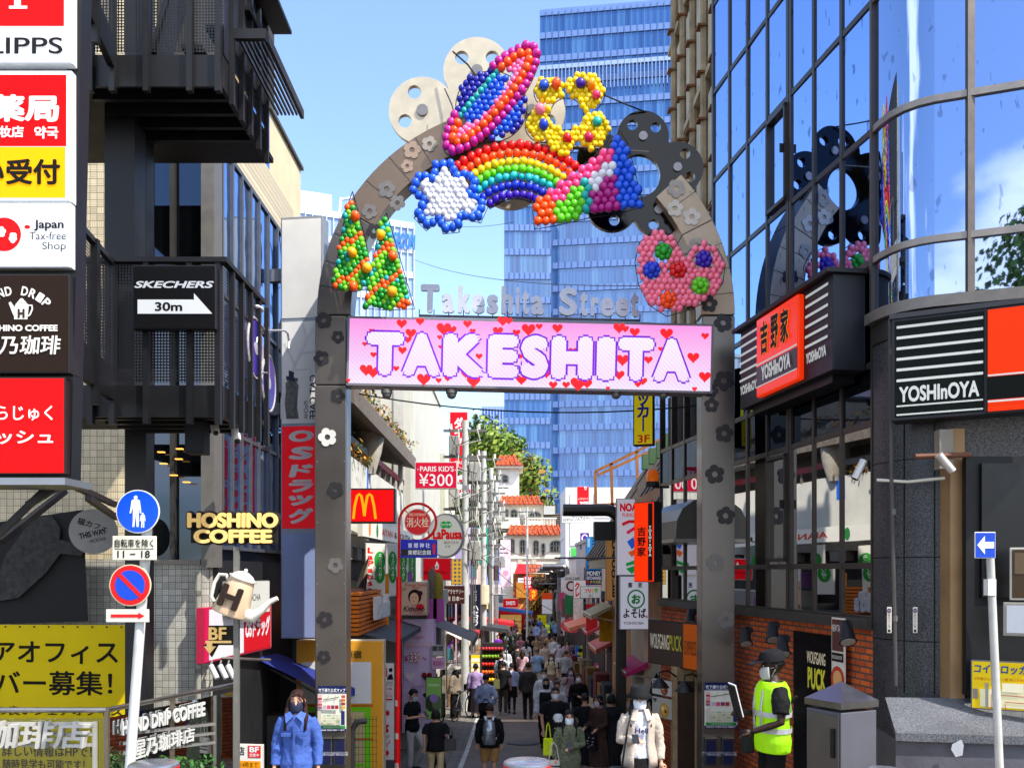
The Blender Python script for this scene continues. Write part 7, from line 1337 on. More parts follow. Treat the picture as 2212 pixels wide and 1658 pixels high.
vsign('bright yellow shutter panel under the stair at the street end', 1160, 1180, 1327, 1356, 70, '#d0c814', [('r', 0, .2, 1, .23, '#7a761c'), ('r', 0, .45, 1, .48, '#7a761c'), ('r', 0, .7, 1, .73, '#7a761c')])
cr = thing('clothes_rack', 'rack of dark and red clothes under the outside stair', 'rack', Vector((X(1150, 69), 69, G(69)))); MB().tube([(-.6, 0, 0), (-.6, 0, 1.5), (.6, 0, 1.5), (.6, 0, 0)], .03, 6).build('frame', STEEL, cr)
for k in range(9): mb = MB(); mb.loft([(.45, .05, .25, -.5+k*.125, 0), (1.1, .05, .22, -.5+k*.125, 0), (1.45, .03, .06, -.5+k*.125, 0)], 8); mb.build('garment', M(['#26262c', '#8a1c24', '#2f3a5a', '#c9c4bc', '#3a2a2a'][k % 5], .8), cr)
tree('street_tree', 'small tree with dark reddish leaves in front of the white house', (X(1195, 70), 70, G(70)), 6.6, 1.9, 1500, .2, RED, 3.4, 77, None, 7, .1)
# ---------------------------------------------------------------- right side of the street
t = thing('panelled_building', 'white panelled shop building right of the tiled house', 'building', Vector((X(1221, 58), 58, G(58)))); hgt = Zv(1052, 58)-G(58); MB().box(0, 6, 0, 6, 0, hgt).build('wall', M('#c4c3c2', .6, 0, 0, .1, 1), t)
for j in range(5):
    for k in range(2): MB().box(.3+k*1.5, 1.6+k*1.5, -.06, -.002, 1.6+j*1.75, 3.1+j*1.75).build('panel', M('#d6d5d4', .5), t)
MB().box(.35, 1.3, -.08, -.061, 5.5, 6.7).build('green_poster', M('#3fb04a', .5), t)
sx = lambda u: u
vsign('red rental space sign on the white panelled building', 1246, 1272, 1050, 1098, 52, '#d8141c', [('t', 'り', .6, .84, .8, 1.0, '#eee6e4', {'b': .03}), ('t', 'レンタル スペース', .1, .4, .88, .5, '#eee6e4'), ('t', 'アガサ', .22, .08, .96, .34, '#eee6e4', {'b': .05})], None, '#a8a4a0', .2)
vsign('grey shop sign with black lettering under the red rental sign', 1213, 1272, 1104, 1129, 50, '#c9c8c6', [('t', '総合専門店', .04, .14, .36, .4, '#2a2a2a'), ('t', 'クリスティー', .36, .16, .97, .74, '#1f1f1f', {'b': .02})])
vsign('purple pet cafe sign with a white ring emblem', 1253, 1272, 1150, 1186, 44, '#4a1a8a', [('l', [(.5+.3*cos(a), .68+.2*sin(a)) for a in [k*.42 for k in range(13)]], .07, '#d9d4e4'), ('c', .5, .3, .14, '#d9d4e4')])
rs = thing('round_sign', 'round pale dog cafe sign with a dark red ring emblem', 'shop sign', P(1236, 1262, 42)); MB().plate(circle(0, 0, .5), 0, .15).build('disc', M('#c9c6c0', .5, 0, .05), rs); items_on(rs, [('t', 'DOG CAFE', -.34, .22, .34, .34, '#2a2222', {'b': .02}), ('l', [(-.05+.2*cos(a), -.06+.2*sin(a)) for a in [.5+k*.45 for k in range(12)]], .08, '#6a1420')], 1, 1)
vsign('white sign with red katakana behind the money exchange sign', 1238, 1266, 1252, 1292, 39, '#dcd6d2', [('t', 'クレ', .1, .1, .5, .9, '#c81424', {'v': True, 'b': .06}), ('t', '日本', .55, .1, .98, .3, '#c81424', {'b': .04})])
vsign('blue coin locker sign with a navy money exchange panel', 1265, 1299, 1158, 1262, 30, '#2f86cf', [('t', 'Rental Coin Locker', .42, .62, 1.18, .7, '#122a4a', {'r': -pi/2, 'b': .005}), ('t', 'コインロッカー', .38, .36, .68, .97, '#10203a', {'v': True, 'b': .05}), ('r', .1, .78, .26, .96, '#9cc4e6'), ('r', .1, .34, .28, .4, '#10203a'), ('r', 0, 0, 1, .31, '#121c58'), ('t', 'MONEY', .06, .19, .94, .285, '#e2e4ee', {'b': .03}), ('t', 'EXCHANGE', .05, .105, .95, .175, '#e2e4ee', {'b': .03}), ('r', .05, .025, .2, .09, '#c81c2a'), ('t', '外币兑换', .26, .025, .94, .09, '#d8cc5a', {'b': .01})], None, '#55585c', .25)
vsign('white photo booth sign with rainbow letters below the money exchange sign', 1253, 1298, 1265, 1291, 32, '#cfcfd0', [('t', 'プ', .2, .45, .36, .78, '#e06a1c', {'b': .07}), ('t', 'リ', .37, .45, .5, .78, '#d8301c', {'b': .07}), ('t', 'ク', .52, .45, .66, .8, '#e8b01c', {'b': .07}), ('t', 'ラ', .68, .45, .84, .8, '#2fb04a', {'b': .07}), ('t', 'B1', .42, .12, .58, .32, '#4a4a4a')], None, '#6a6a6c', .15)
vsign('tan vertical sign with black letters beside the near street lamp', 1308, 1330, 1160, 1297, 21.5, '#c08a50', [('t', 'CACOLE', .55, .06, .95, .96, '#1a1512', {'v': True, 'b': .06})], None, '#8a6a48', .1)
vsign('white multi coloured photo shop sign behind the orange vertical sign', 1331, 1372, 1076, 1242, 18.4, '#dcd8e8', [('t', 'NOA', .18, .83, 1.1, .94, '#e0182c', {'b': .06}), ('t', 'PURIKURA', .3, .76, 1.3, .81, '#e0182c', {'b': .01}), ('l', [(.3, .66), (.65, .7), (.98, .7)], .04, '#e0182c'), ('l', [(.55, .55), (.98, .62)], .04, '#e8245a'), ('p', [(.55, .44), (.9, .5), (.98, .38), (.8, .34)], '#2a62d8'), ('p', [(.6, .3), (.95, .34), (.98, .28), (.8, .24)], '#e8642a'), ('p', [(.5, .16), (.98, .2), (.98, .15), (.5, .12)], '#1f9a4a'), ('p', [(.5, .09), (.98, .13), (.98, .06), (.8, .02)], '#1f9a4a')], None, '#a4a2a8', .3)
vsign('white soba restaurant sign with a round green emblem', 1338, 1401, 1243, 1359, 17.9, '#d3d3e4', [('t', '蕎', .28, .78, .44, .88, '#1b1a20', {'b': .02}), ('t', '麦', .62, .78, .78, .88, '#1b1a20', {'b': .02}), ('l', [(.56+.28*cos(a), .57+.165*sin(a)) for a in [k*.3 for k in range(22)]], .03, '#14702c'), ('t', 'お', .4, .48, .72, .66, '#14702c', {'b': .05}), ('t', 'よそば', .12, .22, .9, .4, '#17161a', {'b': .03}), ('t', 'YOSHISOBA', .12, .1, .82, .15, '#2a2a30', {'b': .01}), ('r', .9, .22, .95, .26, '#b8242c')], None, '#8d8d96', .3)
sign('a_board', 'magenta photo booth standing sign on the right pavement', 'sign', 1285, 36, 1312, 36, 1432, 1487, '#d8187c', '#c9a0b4', .1, .008, .1, [('t', '都内最大', .1, .83, .9, .93, '#f0dce6', {'b': .03}), ('t', 'PURIKURA', .08, .7, .92, .78, '#e06aa8', {'b': .02}), ('t', 'プリクラ', .1, .5, .9, .64, '#efe24a', {'b': .06}), ('t', 'ランド', .3, .39, .8, .49, '#6ac84a', {'b': .06}), ('t', 'AIGIA', .12, .24, .88, .34, '#e8b81c', {'b': .06}), ('c', .2, .12, .06, '#f0dce6'), ('t', 'ノア', .52, .07, .9, .16, '#f0dce6')])
bpy.data.objects['a_board'].name = 'standing_sign'
sign('standing_sign', 'rainbow coloured standing sign further down the right pavement', 'sign', 1242, 43, 1267, 43, 1394, 1457, '#2f9a6a', '#c9c4bc', .1, .012, .1, [('r', 0, .0, .25, 1, '#3a5ad8'), ('r', .25, .0, .5, 1, '#2fa05a'), ('r', .5, 0, .75, 1, '#d8c81c'), ('r', .75, 0, 1, 1, '#d8481c'), ('c', .45, .85, .09, '#1a1a1c', {'rz': .07}), ('t', 'PICNIC', .15, .7, .85, .78, '#e8d81c', {'b': .04})]+[('r', .2, .6-.05*k, .8, .62-.05*k, '#e4e4e4') for k in range(4)]+[('r', .18, .3-.085*k, .82, .36-.085*k, '#1f1f22') for k in range(4)])
for i, (u, lb_) in enumerate(((1301, 'red vertical cloth banner behind the magenta standing sign'), (1316, 'navy vertical cloth banner beside the red cloth banner'))):
    sign('cloth_banner', lb_, 'banner', u-7, 38-3*i, u+8, 38-3*i, 1376+i*8, 1436+i*10, ('#c81424', '#26345a')[i], '#8d8d8d', .03, .003, .05, [('t', ('都内最大店', 'MONEYEX')[i], .25, .04, .8, .96, '#efe2e2', {'v': True, 'b': .04})])
RSH = [(20.5, 5.5, 3.0, '#c9c2b4', 3.3, 'cream'), (26.4, 6.5, 5.6, '#a08a72', 3.35, 'brown'), (33.3, 7, 5.2, '#b9a49c', 3.4, 'dusty pink'), (40.7, 7, 6, '#a8a4a0', 3.3, 'grey'), (48, 9, 5.6, '#d0c8b8', 3.5, 'pale beige'), (65, 14, 6.5, '#8d8078', 4.6, 'taupe')]
for i, (y, l, h_, c_, xx, nm) in enumerate(RSH):
    t = thing('shop_building', f'{nm} shop building on the right row with open shop front and {("a black arch", "tan awning", "salmon awning", "pink awning", "brick red awning", "dark awning")[i]}', 'building', Vector((xx, y, G(y+l)-.1)), 'right row of shops')
    MB().box(0, 5, 0, l, 0, h_+.4).build('wall', M(c_, .75, 0, 0, .2, 2), t); MB().box(-.08, .4, -.05, l+.05, h_+.4, h_+.55).build('parapet_cap', CONC, t); MB().box(-.04, -.001, .4, l-.4, .05, 2.4).build('shop_opening', M('#2a2220', .7, 0, 0, .6, 2), t)
    for k in range(3): MB().box(-.05, -.001, .6+k*l/3.4, 1.5+k*l/3.4, 3, min(4.2, h_)).build('window', MDARKG, t)
    for k in range(4): MB().box(-.5, -.05, .7+k*l/4.4, 1.7+k*l/4.4, .1, 1+.2*(k % 2)).build('goods_rack', M(['#6a2a2e', '#8f7f68', '#26303f', '#7a5c2a'][(k+i) % 4], .8, 0, 0, .95, 16), t)
def awn(label, u0, u1, v0, v1, d, ln, c_, out=1.3):
    a = thing('awning', label, 'awning', P(u1, v0, d), 'awnings along the right row'); w_ = (X(u1, d)-X(u0, d)); dz = (v1-v0)*d/F
    mb = MB(); mb.add([(0, 0, 0), (-w_, 0, -dz*.7), (-w_, ln, -dz*.7), (0, ln, 0), (-w_, 0, -dz), (-w_, ln, -dz), (-w_*.9, 0, -dz*.8), (0, 0, -.1)], [(0, 3, 2, 1), (1, 2, 5, 4), (1, 4, 7, 0)]); mb.build('cloth', M(c_, .7, 0, 0, .2, 4), a)
    MB().tube([(-w_, 0, -dz*.72), (-w_, ln, -dz*.72)], .025, 6).build('front_bar', STEEL, a); MB().tube([(-w_*.9, .1, -dz*.8), (.1, .1, -dz*1.1)], .02, 5).build('arm', STEEL, a)
awn('tan awning high on the right row behind the near street lamp', 1277, 1322, 1306, 1338, 27, 3, '#8f8468'); awn('long salmon awning on the right row above the shoe racks', 1230, 1299, 1334, 1364, 38, 4, '#d87a5c'); awn('dusty pink awning near the magenta standing sign', 1287, 1335, 1378, 1412, 30, 3, '#b05a50'); awn('magenta awning right of the near street lamp', 1352, 1400, 1430, 1462, 18.2, 2, '#a81c5a'); awn('pale pink awning furthest down the right row', 1224, 1262, 1338, 1352, 47, 4, '#d89a84'); awn('small red awning between the salmon and the pink awnings', 1268, 1300, 1350, 1372, 34, 2, '#b8444a')
sr = thing('shoe_rack', 'tall rack of shoes beside the rainbow standing sign', 'rack', Vector((X(1281, 40), 40, G(40)))); rr = random.Random(12)
MB().box(-.05, .6, 0, .1, 0, 2.3).build('back', M('#5a5450', .7), sr)
for j in range(7):
    MB().box(-.1, .6, -.35, -.001, .2+j*.31, .23+j*.31).build('shelf', M('#8d8a86', .6), sr)
    for q in range(3): mb = MB(); mb.ball((q*.22+.03, -.2, .29+j*.31), (.07, .15, .06), 8, 6); mb.ball((q*.22+.03, -.08, .33+j*.31), (.06, .08, .07), 8, 6); mb.build('shoe', M(rr.choice(['#d8d4cc', '#1f1e20', '#c9a07a', '#b04a3a']), .6), sr, smooth=True)
# soba entrance, boards, lamps near the right pillar
t = thing('restaurant_entrance', 'cream arched entrance wall below the soba sign', 'building', Vector((2.62, 18.4, -1.1))); MB().box(0, .5, 0, 2, 0, 3.3).build('wall', M('#b5a995', .75, 0, 0, .15, 2), t); mb = MB(); mb.plate([(.08, 0), (.42, 0), (.42, 1.7), (.36, 2.1), (.25, 2.3), (.14, 2.1), (.08, 1.7)], -.02, -.002); mb.build('arch_opening', M('#0e0c0b', .7), t); MB().box(.1, .22, -.12, -.03, 2.55, 2.85).build('sign_box', M('#e0681c', .5, 0, .3), t)
for i, (v0, v1, lb_) in enumerate(((1462, 1497, 'upper black food board with a round dish photo, right of the hat woman'), (1500, 1545, 'lower black food board with a bread dish photo, right of the hat woman'))):
    sign('food_board', lb_, 'board', 1408, 15.6, 1452, 15.1, v0, v1, '#b9b6b0' if i == 0 else '#a8a49c', '#141414', .05, .01, .04, [('t', '9F', .06, .7, .26, .9, '#26221f', {'b': .02}), ('c', .62, .4, .36, ('#6a4a3a', '#b08a3a')[i], {'rz': .34}), ('c', .62, .42, .26, ('#a85c4a', '#c8a050')[i], {'rz': .24}), ('c', .55, .48, .1, '#d8c8a0'), ('c', .7, .36, .09, '#7a2a1c')], 'food boards')
for i, (u, v, lb_) in enumerate(((1424, 1470, 'black gooseneck lamp over the food boards'), (1478, 1478, 'black gooseneck lamp beside the right gate pillar'))):
    g_ = thing('gooseneck_lamp', lb_, 'lamp', P(u, v, 14.7-.3*i), 'gooseneck lamps'); MB().tube([(.3, .2, .05), (.15, .1, .16), (0, .02, .14), (0, 0, .04)], .014, 7).build('neck', BLK, g_); MB().tube([(0, 0, .05), (0, 0, -.02), (0, 0, -.1)], [.03, .1, .16], 14).build('shade', BLK, g_, smooth='auto')
df = thing('wooden_doorway', 'weathered wooden doorway between the food boards and the right gate pillar', 'doorway', P(1455, 1440, 15.1)); o = df.matrix_world.translation
for nm, u0, u1, v0, v1, m_ in (('jamb', 1453, 1463, 1440, 1700, '#a58a66'), ('jamb', 1500, 1510, 1440, 1700, '#a58a66'), ('lintel', 1464, 1499, 1440, 1470, '#8d7654'), ('door', 1464, 1499, 1471, 1700, '#3a2a1e')):
    mb = MB(); mb.box(X(u0, 15)-o.x, X(u1, 15)-o.x, 15-o.y, 15.2-o.y, Zv(v1, 15)-o.z, Zv(v0, 15)-o.z); mb.build(nm, M(m_, .8, 0, 0, .35, 5, .4), df)
# big hook shaped street lamps
def lamp(u, d, vt, arm, rad, lb_, dark=True):
    p = Vector((X(u, d), d, G(d))); l = thing('street_lamp', lb_, 'street lamp', p, 'hook shaped street lamps'); zt = Zv(vt, d)-p.z-rad; m_ = M('#3d3b3a', .35, .7, 0, .2, 3) if dark else M('#7d7c7c', .3, .85, 0, .2, 3)
    MB().box(-rad*.85, rad*.85, -rad*.85, rad*.85, 0, zt-.55).build('post', m_, l, bevel=.02)
    bend = [(0, 0, zt-.55), (0, 0, zt-.3)]+[(-.3+.3*cos(a), 0, zt-.3+.3*sin(a)) for a in (.4, .8, 1.2, pi/2)]+[(-arm, 0, zt)]
    MB().tube(bend, rad, 16).build('arm', m_, l, smooth='auto'); MB().tube([(-arm-.005, 0, zt), (-arm-.03, 0, zt)], rad*.9, 16).build('lens', M('#d8d8d4', .3, 0, .2), l)
    MB().box(-.55, -.12, -.12, .12, zt-.62, zt-.24).build('speaker_box', BLK, l); MB().tube([(-1.15*arm, 0, zt-.98), (.1, 0, zt-.98)], .02, 6).build('banner_bar', M('#55545a', .4, .6), l)
lamp(1340, 19, 1088, 1.18, .125, 'dark hook shaped street lamp nearest the gate on the right'); lamp(1224, 53, 1217, 1.4, .16, 'grey hook shaped street lamp, nearest of the far three', False); lamp(1207, 62, 1223, 1.3, .14, 'grey hook shaped street lamp, middle of the far three', False); lamp(1194, 70, 1229, 1.2, .13, 'grey hook shaped street lamp, furthest of the far three', False)
for u, v, d, c_, lb_ in ((1236, 1350, 46, '#c9444c', 'red oval shop sign above the right pavement'), (1262, 1322, 44, '#d8d2cc', 'white checked shop sign on the right row'), (1228, 1312, 49, '#5a4a44', 'brown lantern sign on the right row')):
    rs = thing('round_sign' if c_ == '#c9444c' else 'hanging_sign', lb_, 'shop sign', P(u, v, d))
    if c_ == '#c9444c': MB().plate(circle(0, 0, .58, .36), 0, .1).build('disc', M(c_, .5, 0, .1), rs); MB().box(-.1, .6, .02, .06, .36, .4).build('bracket', STEEL, rs)
    else:
        MB().box(-.4, .4, 0, .12, -.5, .5).build('panel', M(c_, .5, 0, .08), rs)
        for k in range(4): MB().box(-.38+k*.2, -.36+k*.2, -.006, 0, -.48, .48).build('stripe', M('#c06a6a', .5), rs)
# trees behind the viewer, seen in the corner glass
PGREEN = TREEL('#6c8a2c', '#8aa43c', '#4f6a22')
for i, (x, y, ht, cr, lb_) in enumerate(((-.3, -16.5, 17, 5, 'big green tree mirrored in the corner window at the right edge'), (3, -18, 18, 5, 'wide green tree mirrored low in the corner window'), (-3.6, -16, 12.6, 2.8, 'smaller green tree mirrored left in the corner window'))):
    tree('park_tree', lb_, (x, y, 2), ht, cr, 8000, .17, PGREEN, ht*.3, 90+i, 'trees across the road', 12)
# wall clutter along both rows
def cooler(lb_, p, face):
    r = thing('cooling_unit', lb_, 'air conditioner', Matrix.Translation(p) @ Matrix.Rotation(face, 4, 'Z'), 'outdoor cooling units'); MB().box(-.4, .4, 0, .3, 0, .6).build('casing', M('#c9c8c2', .5, .1, 0, .15, 4), r, bevel=.015)
    for k in range(3): MB().tube([(-.1+cos(a*pi/10)*(.08+k*.07), -.012, .3+sin(a*pi/10)*(.08+k*.07)) for a in range(21)], .008, 5, None, 0, False).build('fan_guard', M('#77776f', .5), r)
    MB().plate(circle(-.1, .3, .24), -.006, -.001).build('fan_opening', M('#1f1f20', .7), r); MB().tube([(.38, .1, .1), (.5, .2, .1), (.5, .28, -1.2)], .03, 6).build('pipe', M('#b4b0a4', .6), r)
for i, (x, y, z) in enumerate(((2.72, 27.5, 2.6), (2.8, 30.5, 2.5), (2.85, 35, 2.7), (2.8, 42, 2.8))): cooler(('pale cooling unit on the brown shop wall, nearer one', 'pale cooling unit on the brown shop wall, further one', 'pale cooling unit on the dusty pink shop wall', 'pale cooling unit on the grey shop wall of the right row')[i], Vector((x+.5, y, z)), -pi/2)
for i, (x, y, z) in enumerate(((-2.05, 33.5, 2.4), (-2.0, 47, 2.6))): cooler(('pale cooling unit on the first shop of the left row', 'pale cooling unit past the second utility pole on the left row')[i], Vector((x, y, z)), pi/2)
for i, (y, c_) in enumerate(((29.2, '#d8a01c'), (34.4, '#c8242c'), (41.5, '#e8e4da'), (48, '#2f7a4a'), (54, '#d84a7a'))):
    r = thing('shop_flag', ('amber', 'red', 'white', 'green', 'pink')[i]+' small shop flag hanging from a rod on the right row', 'flag', Vector((3.25, y, 1.1)), 'small flags along the right row'); MB().tube([(.2, 0, .9), (-.55, 0, .95)], .012, 5).build('rod', STEEL, r); MB().box(-.5, -.08, -.006, .006, -.1, .9).build('cloth', M(c_, .8, 0, 0, .3, 6), r)
dp = thing('drain_pipe', 'pale vertical drain pipe at the right end of the tile wall', 'pipe', Vector((X(428, 11.9), 11.9, 0))); MB().tube([(0, 0, -1), (0, 0, 3.2)], .035, 8).build('pipe', M('#8d8a80', .5, 0, 0, .2), dp, smooth='auto')
for z in (.8, 1.9, 2.9): MB().tube([(0, 0, z), (0, 0, z+.06)], .045, 8).build('clip', M('#6a6862', .5), dp)
# ---------------------------------------------------------------- people
def cloth(col, pat=0.):
    c = lin(col); k = .65 if max(c) < .03 else .85
    return M(tuple(round(v*k, 5) for v in c), .85, 0, 0, .22+pat, 7 if not pat else 26, .35, 0, .25)
FT = bpy.data.textures.new('folds', 'CLOUDS'); FT.noise_scale = .09; FT.noise_depth = 2
def folds(o, amt=.022):
    o.data.name = 'garment'; d = o.modifiers.new('folds', 'DISPLACE'); d.texture = FT; d.strength = amt; d.mid_level = .5; d.texture_coords = 'GLOBAL'
def remesh(o, vox, it=4):
    m = o.modifiers.new('skin', 'REMESH'); m.mode = 'VOXEL'; m.voxel_size = vox; m.use_smooth_shade = True
    s = o.modifiers.new('smooth', 'SMOOTH'); s.iterations = it; s.factor = .5
RINGS = [(.80, .15, .11), (.9, .163, .12), (1.0, .142, .105), (1.08, .132, .1), (1.2, .146, .11), (1.3, .163, .112), (1.37, .15, .098), (1.42, .085, .075), (1.46, .056, .056)]
ARM = {'hang': ((.225, .02, 1.1), (.235, -.05, .86)), 'fwd': ((.22, -.06, 1.1), (.22, -.22, .92)), 'back': ((.22, .1, 1.1), (.23, .12, .86)), 'phone': ((.215, .0, 1.09), (.08, -.25, 1.13)), 'belly': ((.225, .02, 1.1), (.02, -.19, 1.08)),
       'strap': ((.24, -.02, 1.12), (.13, -.13, 1.32)), 'pocket': ((.26, .07, 1.1), (.18, -.02, .92)), 'hold': ((.225, -.02, 1.09), (.17, -.24, 1.0)), 'reach': ((.24, -.18, 1.2), (.22, -.42, 1.16))}
def person(label, u, vtop, h=1.66, d=None, rot=0., sk='#c4947a', hair=('short', '#17120f'), top=('tee', '#15151a'), bot=('trousers', '#17171b'), arms=('hang', 'hang'), stride=.0, mask=None, look=0., nod=.06, sh='#1a1a1c', hat=None, wide=1., jacket=None, vest=None, dz=0., leg_lean=0.):
    if d is None:
        a, b = 15., 73.
        for _ in range(40):
            m = (a+b)/2
            if H-(vtop-VH)/F*m-G(m) > h: a = m
            else: b = m
        d = a
    zt = Zv(vtop, d); g0 = G(d)+dz+.012; sc_ = (zt-g0)/(1.675 if not hat else 1.7); sc_ = max(.8, min(1.25, sc_))
    r = thing('person', label, 'person', Matrix.Translation((X(u, d), d, zt-sc_*(1.675 if not hat else 1.7))) @ Matrix.Rotation(radians(rot), 4, 'Z') @ Matrix.Scale(sc_, 4))
    near = d < 22; mid = d < 45; vox = .0085 if d < 14.2 else (.012 if near else (.018 if mid else .028))
    w = wide; body = MB(); n = 14
    HM = Matrix.Translation((0, 0, 1.46)) @ Matrix.Rotation(radians(look), 4, 'Z') @ Matrix.Rotation(nod, 4, 'X') @ Matrix.Translation((0, 0, -1.46))
    body.loft([(z, x*w*.97, y*.97, 0, 0) for z, x, y in RINGS], n)
    body.tube([(0, .01, 1.4), (0, .0, 1.52)], [.055, .05], 10)
    body.ball((0, .012, 1.575), (.076, .096, .098), 16, 10, HM); body.ball((0, -.022, 1.515), (.058, .068, .062), 14, 8, HM)
    if mid:
        body.tube([(0, -.085, 1.575), (0, -.104, 1.54), (0, -.085, 1.53)], [.009, .014, .01], 8, HM)
        for s in (-1, 1): body.ball((s*.078, .015, 1.555), (.012, .022, .032), 8, 6, HM)
        body.ball((0, -.08, 1.487), (.022, .012, .008), 8, 6, HM)
    joints = []
    for s, a in ((-1, arms[0]), (1, arms[1])):
        e, ha = ARM[a]; S0 = Vector((s*.165*w, .0, 1.365)); E = Vector((s*e[0]*w, *e[1:])); Hd = Vector((s*ha[0], *ha[1:])); joints.append((S0, E, Hd, s))
        body.tube([S0, S0.lerp(E, .5), E, E.lerp(Hd, .4), Hd], [.05, .043, .036, .034, .025], 10)
        f = (Hd-E).normalized(); ac = f.cross(Vector((0, 0, 1)) if abs(f.z) < .8 else Vector((0, -1, 0))).normalized(); nr = ac.cross(f); q = Hd+f*.045
        body.ball(tuple(q), (.03, .034, .042), 10, 6)
        for k in range(4):
            b0 = Hd+f*.075+ac*((k-1.5)*.019); L_ = (.062, .074, .07, .054)[k]; curl = nr*(-.02 if a in ('hang', 'fwd', 'back') else -.034)
            body.tube([b0, b0+f*L_*.55+curl*.25, b0+f*L_*.9+curl], [.0105, .0095, .008], 6)
        th = Hd+f*.03+ac*(-.03*s); body.tube([th, th+f*.03+ac*(-.022*s), th+f*.06+ac*(-.02*s)+nr*-.015], [.0125, .011, .009], 6)
    legs = []
    for s in (-1, 1):
        ph = stride*s; hip = Vector((s*.085*w, 0, .88)); kn = Vector((s*.09*w, -ph*.55-.02-(leg_lean if s > 0 else 0), .49)); an = Vector((s*.085*w, -ph if ph > 0 else -ph*1.1, .085+(.05 if ph < -.1 else 0)))
        legs.append((hip, kn, an, s)); body.tube([hip, hip.lerp(kn, .5), kn, kn.lerp(an, .35), an], [.083, .07, .052, .052, .036], 10); body.tube([an, an+Vector((0, -.06, -.045))], [.034, .03], 8)
    bo = body.build('body', M(sk, .55, 0, 0, .08, 9), r); remesh(bo, vox, 3)
    # upper garment
    kind, tc_ = top; ex = {'tee': .016, 'long': .018, 'loose': .024, 'dress': .02, 'tank': .012}[kind]
    g = MB(); hem = .9 if bot[0] in ('skirt', 'dress', 'long_skirt') and kind != 'loose' else (.86 if kind != 'loose' else .8)
    rs = [(z, (x+ex+(max(0, 1.15-z)*.09 if kind == 'loose' else max(0, 1.1-z)*.03))*w, y+ex+max(0, 1.12-z)*.04, 0, 0) for z, x, y in RINGS if hem-.07 <= z < 1.45]
    g.loft(rs, 18)
    for S0, E, Hd, s in joints:
        S1 = S0+Vector((-s*.03, 0, 0))
        if kind in ('long', 'loose'): wr = E.lerp(Hd, .93); g.tube([S1, S0.lerp(E, .4), E, E.lerp(Hd, .5), wr], [.068+ex*.4, .06+ex*.6, .052+ex*.5, .046+ex*.5, .037+ex*.6], 12)
        elif kind != 'tank' and not jacket: g.tube([S1, S0.lerp(E, .35), S0.lerp(E, .75)], [.066+ex*.4, .062+ex, .06+ex], 12)
    to = g.build('top', tc_ if not isinstance(tc_, str) else cloth(tc_), r); remesh(to, vox*1.15, 2)
    if mid: folds(to)
    # lower garment
    kind, bc = bot; g = MB(); mb_ = bc if not isinstance(bc, str) else cloth(bc)
    if kind in ('trousers', 'wide', 'shorts'):
        g.loft([(.8, .15*w+.012, .12, 0, 0), (.9, .163*w+.012, .132, 0, 0), (1.0, .145*w+.01, .115, 0, 0)], 16)
        for hip, kn, an, s in legs:
            xw = .035 if kind == 'wide' else .0
            if kind == 'shorts': g.tube([hip, hip.lerp(kn, .5), hip.lerp(kn, .92)], [.098, .094, .09], 12)
            else: g.tube([hip, hip.lerp(kn, .5), kn, kn.lerp(an, .5), an+Vector((0, 0, -.01))], [.097, .084+xw*.6, .068+xw, .064+xw*1.3, .056+xw*1.5], 12)
        q_ = g.build('trousers' if kind != 'shorts' else 'shorts', mb_, r); remesh(q_, vox*1.2, 2)
        if mid: folds(q_)
    else:
        zb = {'skirt': .55, 'long_skirt': .2, 'dress': .34}[kind]; k = {'skirt': .03, 'long_skirt': .09, 'dress': .08}[kind]
        for i in range(1): 
            rg = [(.97, .148*w, .112, 0, 0), (.9, .176*w, .135, 0, 0), ((.9+zb)/2, .17*w+k*.6, .13+k*.8, 0, 0), (zb, .165*w+k, .125+k+abs(stride)*.5, 0, 0)]
            vs0 = MB(); vs0.loft(rg, 40, cap=False); out = []
            for x, y, z in vs0.v:
                a = atan2(y, x); f = 1+.05*sin(a*9)*max(0, (.95-z)/.6); out.append((x*f, y*f, z))
            vs0.v = out; vs0.build('skirt', mb_, r, smooth=True)
        if kind == 'skirt' and sh == '#0b0b0c':
            g2 = MB()
            for hip, kn, an, s in legs: g2.tube([hip, kn, an], [.09, .06, .042], 10)
            remesh(g2.build('tights', M('#101012', .7), r), vox*1.2, 2)
    for hip, kn, an, s in legs:
        f = MB(); b = an+Vector((0, .03, -.05)); f.ball((b.x, b.y-.085, max(.035, b.z)), (.047, .14, .042), 12, 8); f.box(b.x-.042, b.x+.042, b.y-.2, b.y+.045, max(.0, b.z-.036), max(.02, b.z-.014)); f.build('shoe', M(sh, .5), r, smooth='auto')
    if jacket:
        g = MB(); vs, fs = [], []; nn = 24
        rr_ = [(z, (x+.03+max(0, 1.2-z)*.07)*w, y+.035+max(0, 1.2-z)*.05) for z, x, y in RINGS if z < 1.44]
        for z, x, y in rr_:
            for k in range(nn+1): a = -pi/2+.42+(2*pi-.84)*k/nn; vs.append((cos(a)*x, sin(a)*y, z))
        for i in range(len(rr_)-1):
            for k in range(nn): a = i*(nn+1)+k; fs.append((a, a+1, a+nn+2, a+nn+1))
        g.add(vs, fs); j = g.build('jacket', cloth(jacket), r, smooth=True); sm = j.modifiers.new('thick', 'SOLIDIFY'); sm.thickness = .012
        g = MB()
        for S0, E, Hd, s in joints: S1 = S0+Vector((-s*.03, 0, 0)); g.tube([S1, S0.lerp(E, .4), E, E.lerp(Hd, .5), E.lerp(Hd, .94)], [.076, .07, .06, .056, .045], 14)
        q_ = g.build('sleeve', cloth(jacket), r); remesh(q_, vox*1.3, 4); folds(q_, .03)
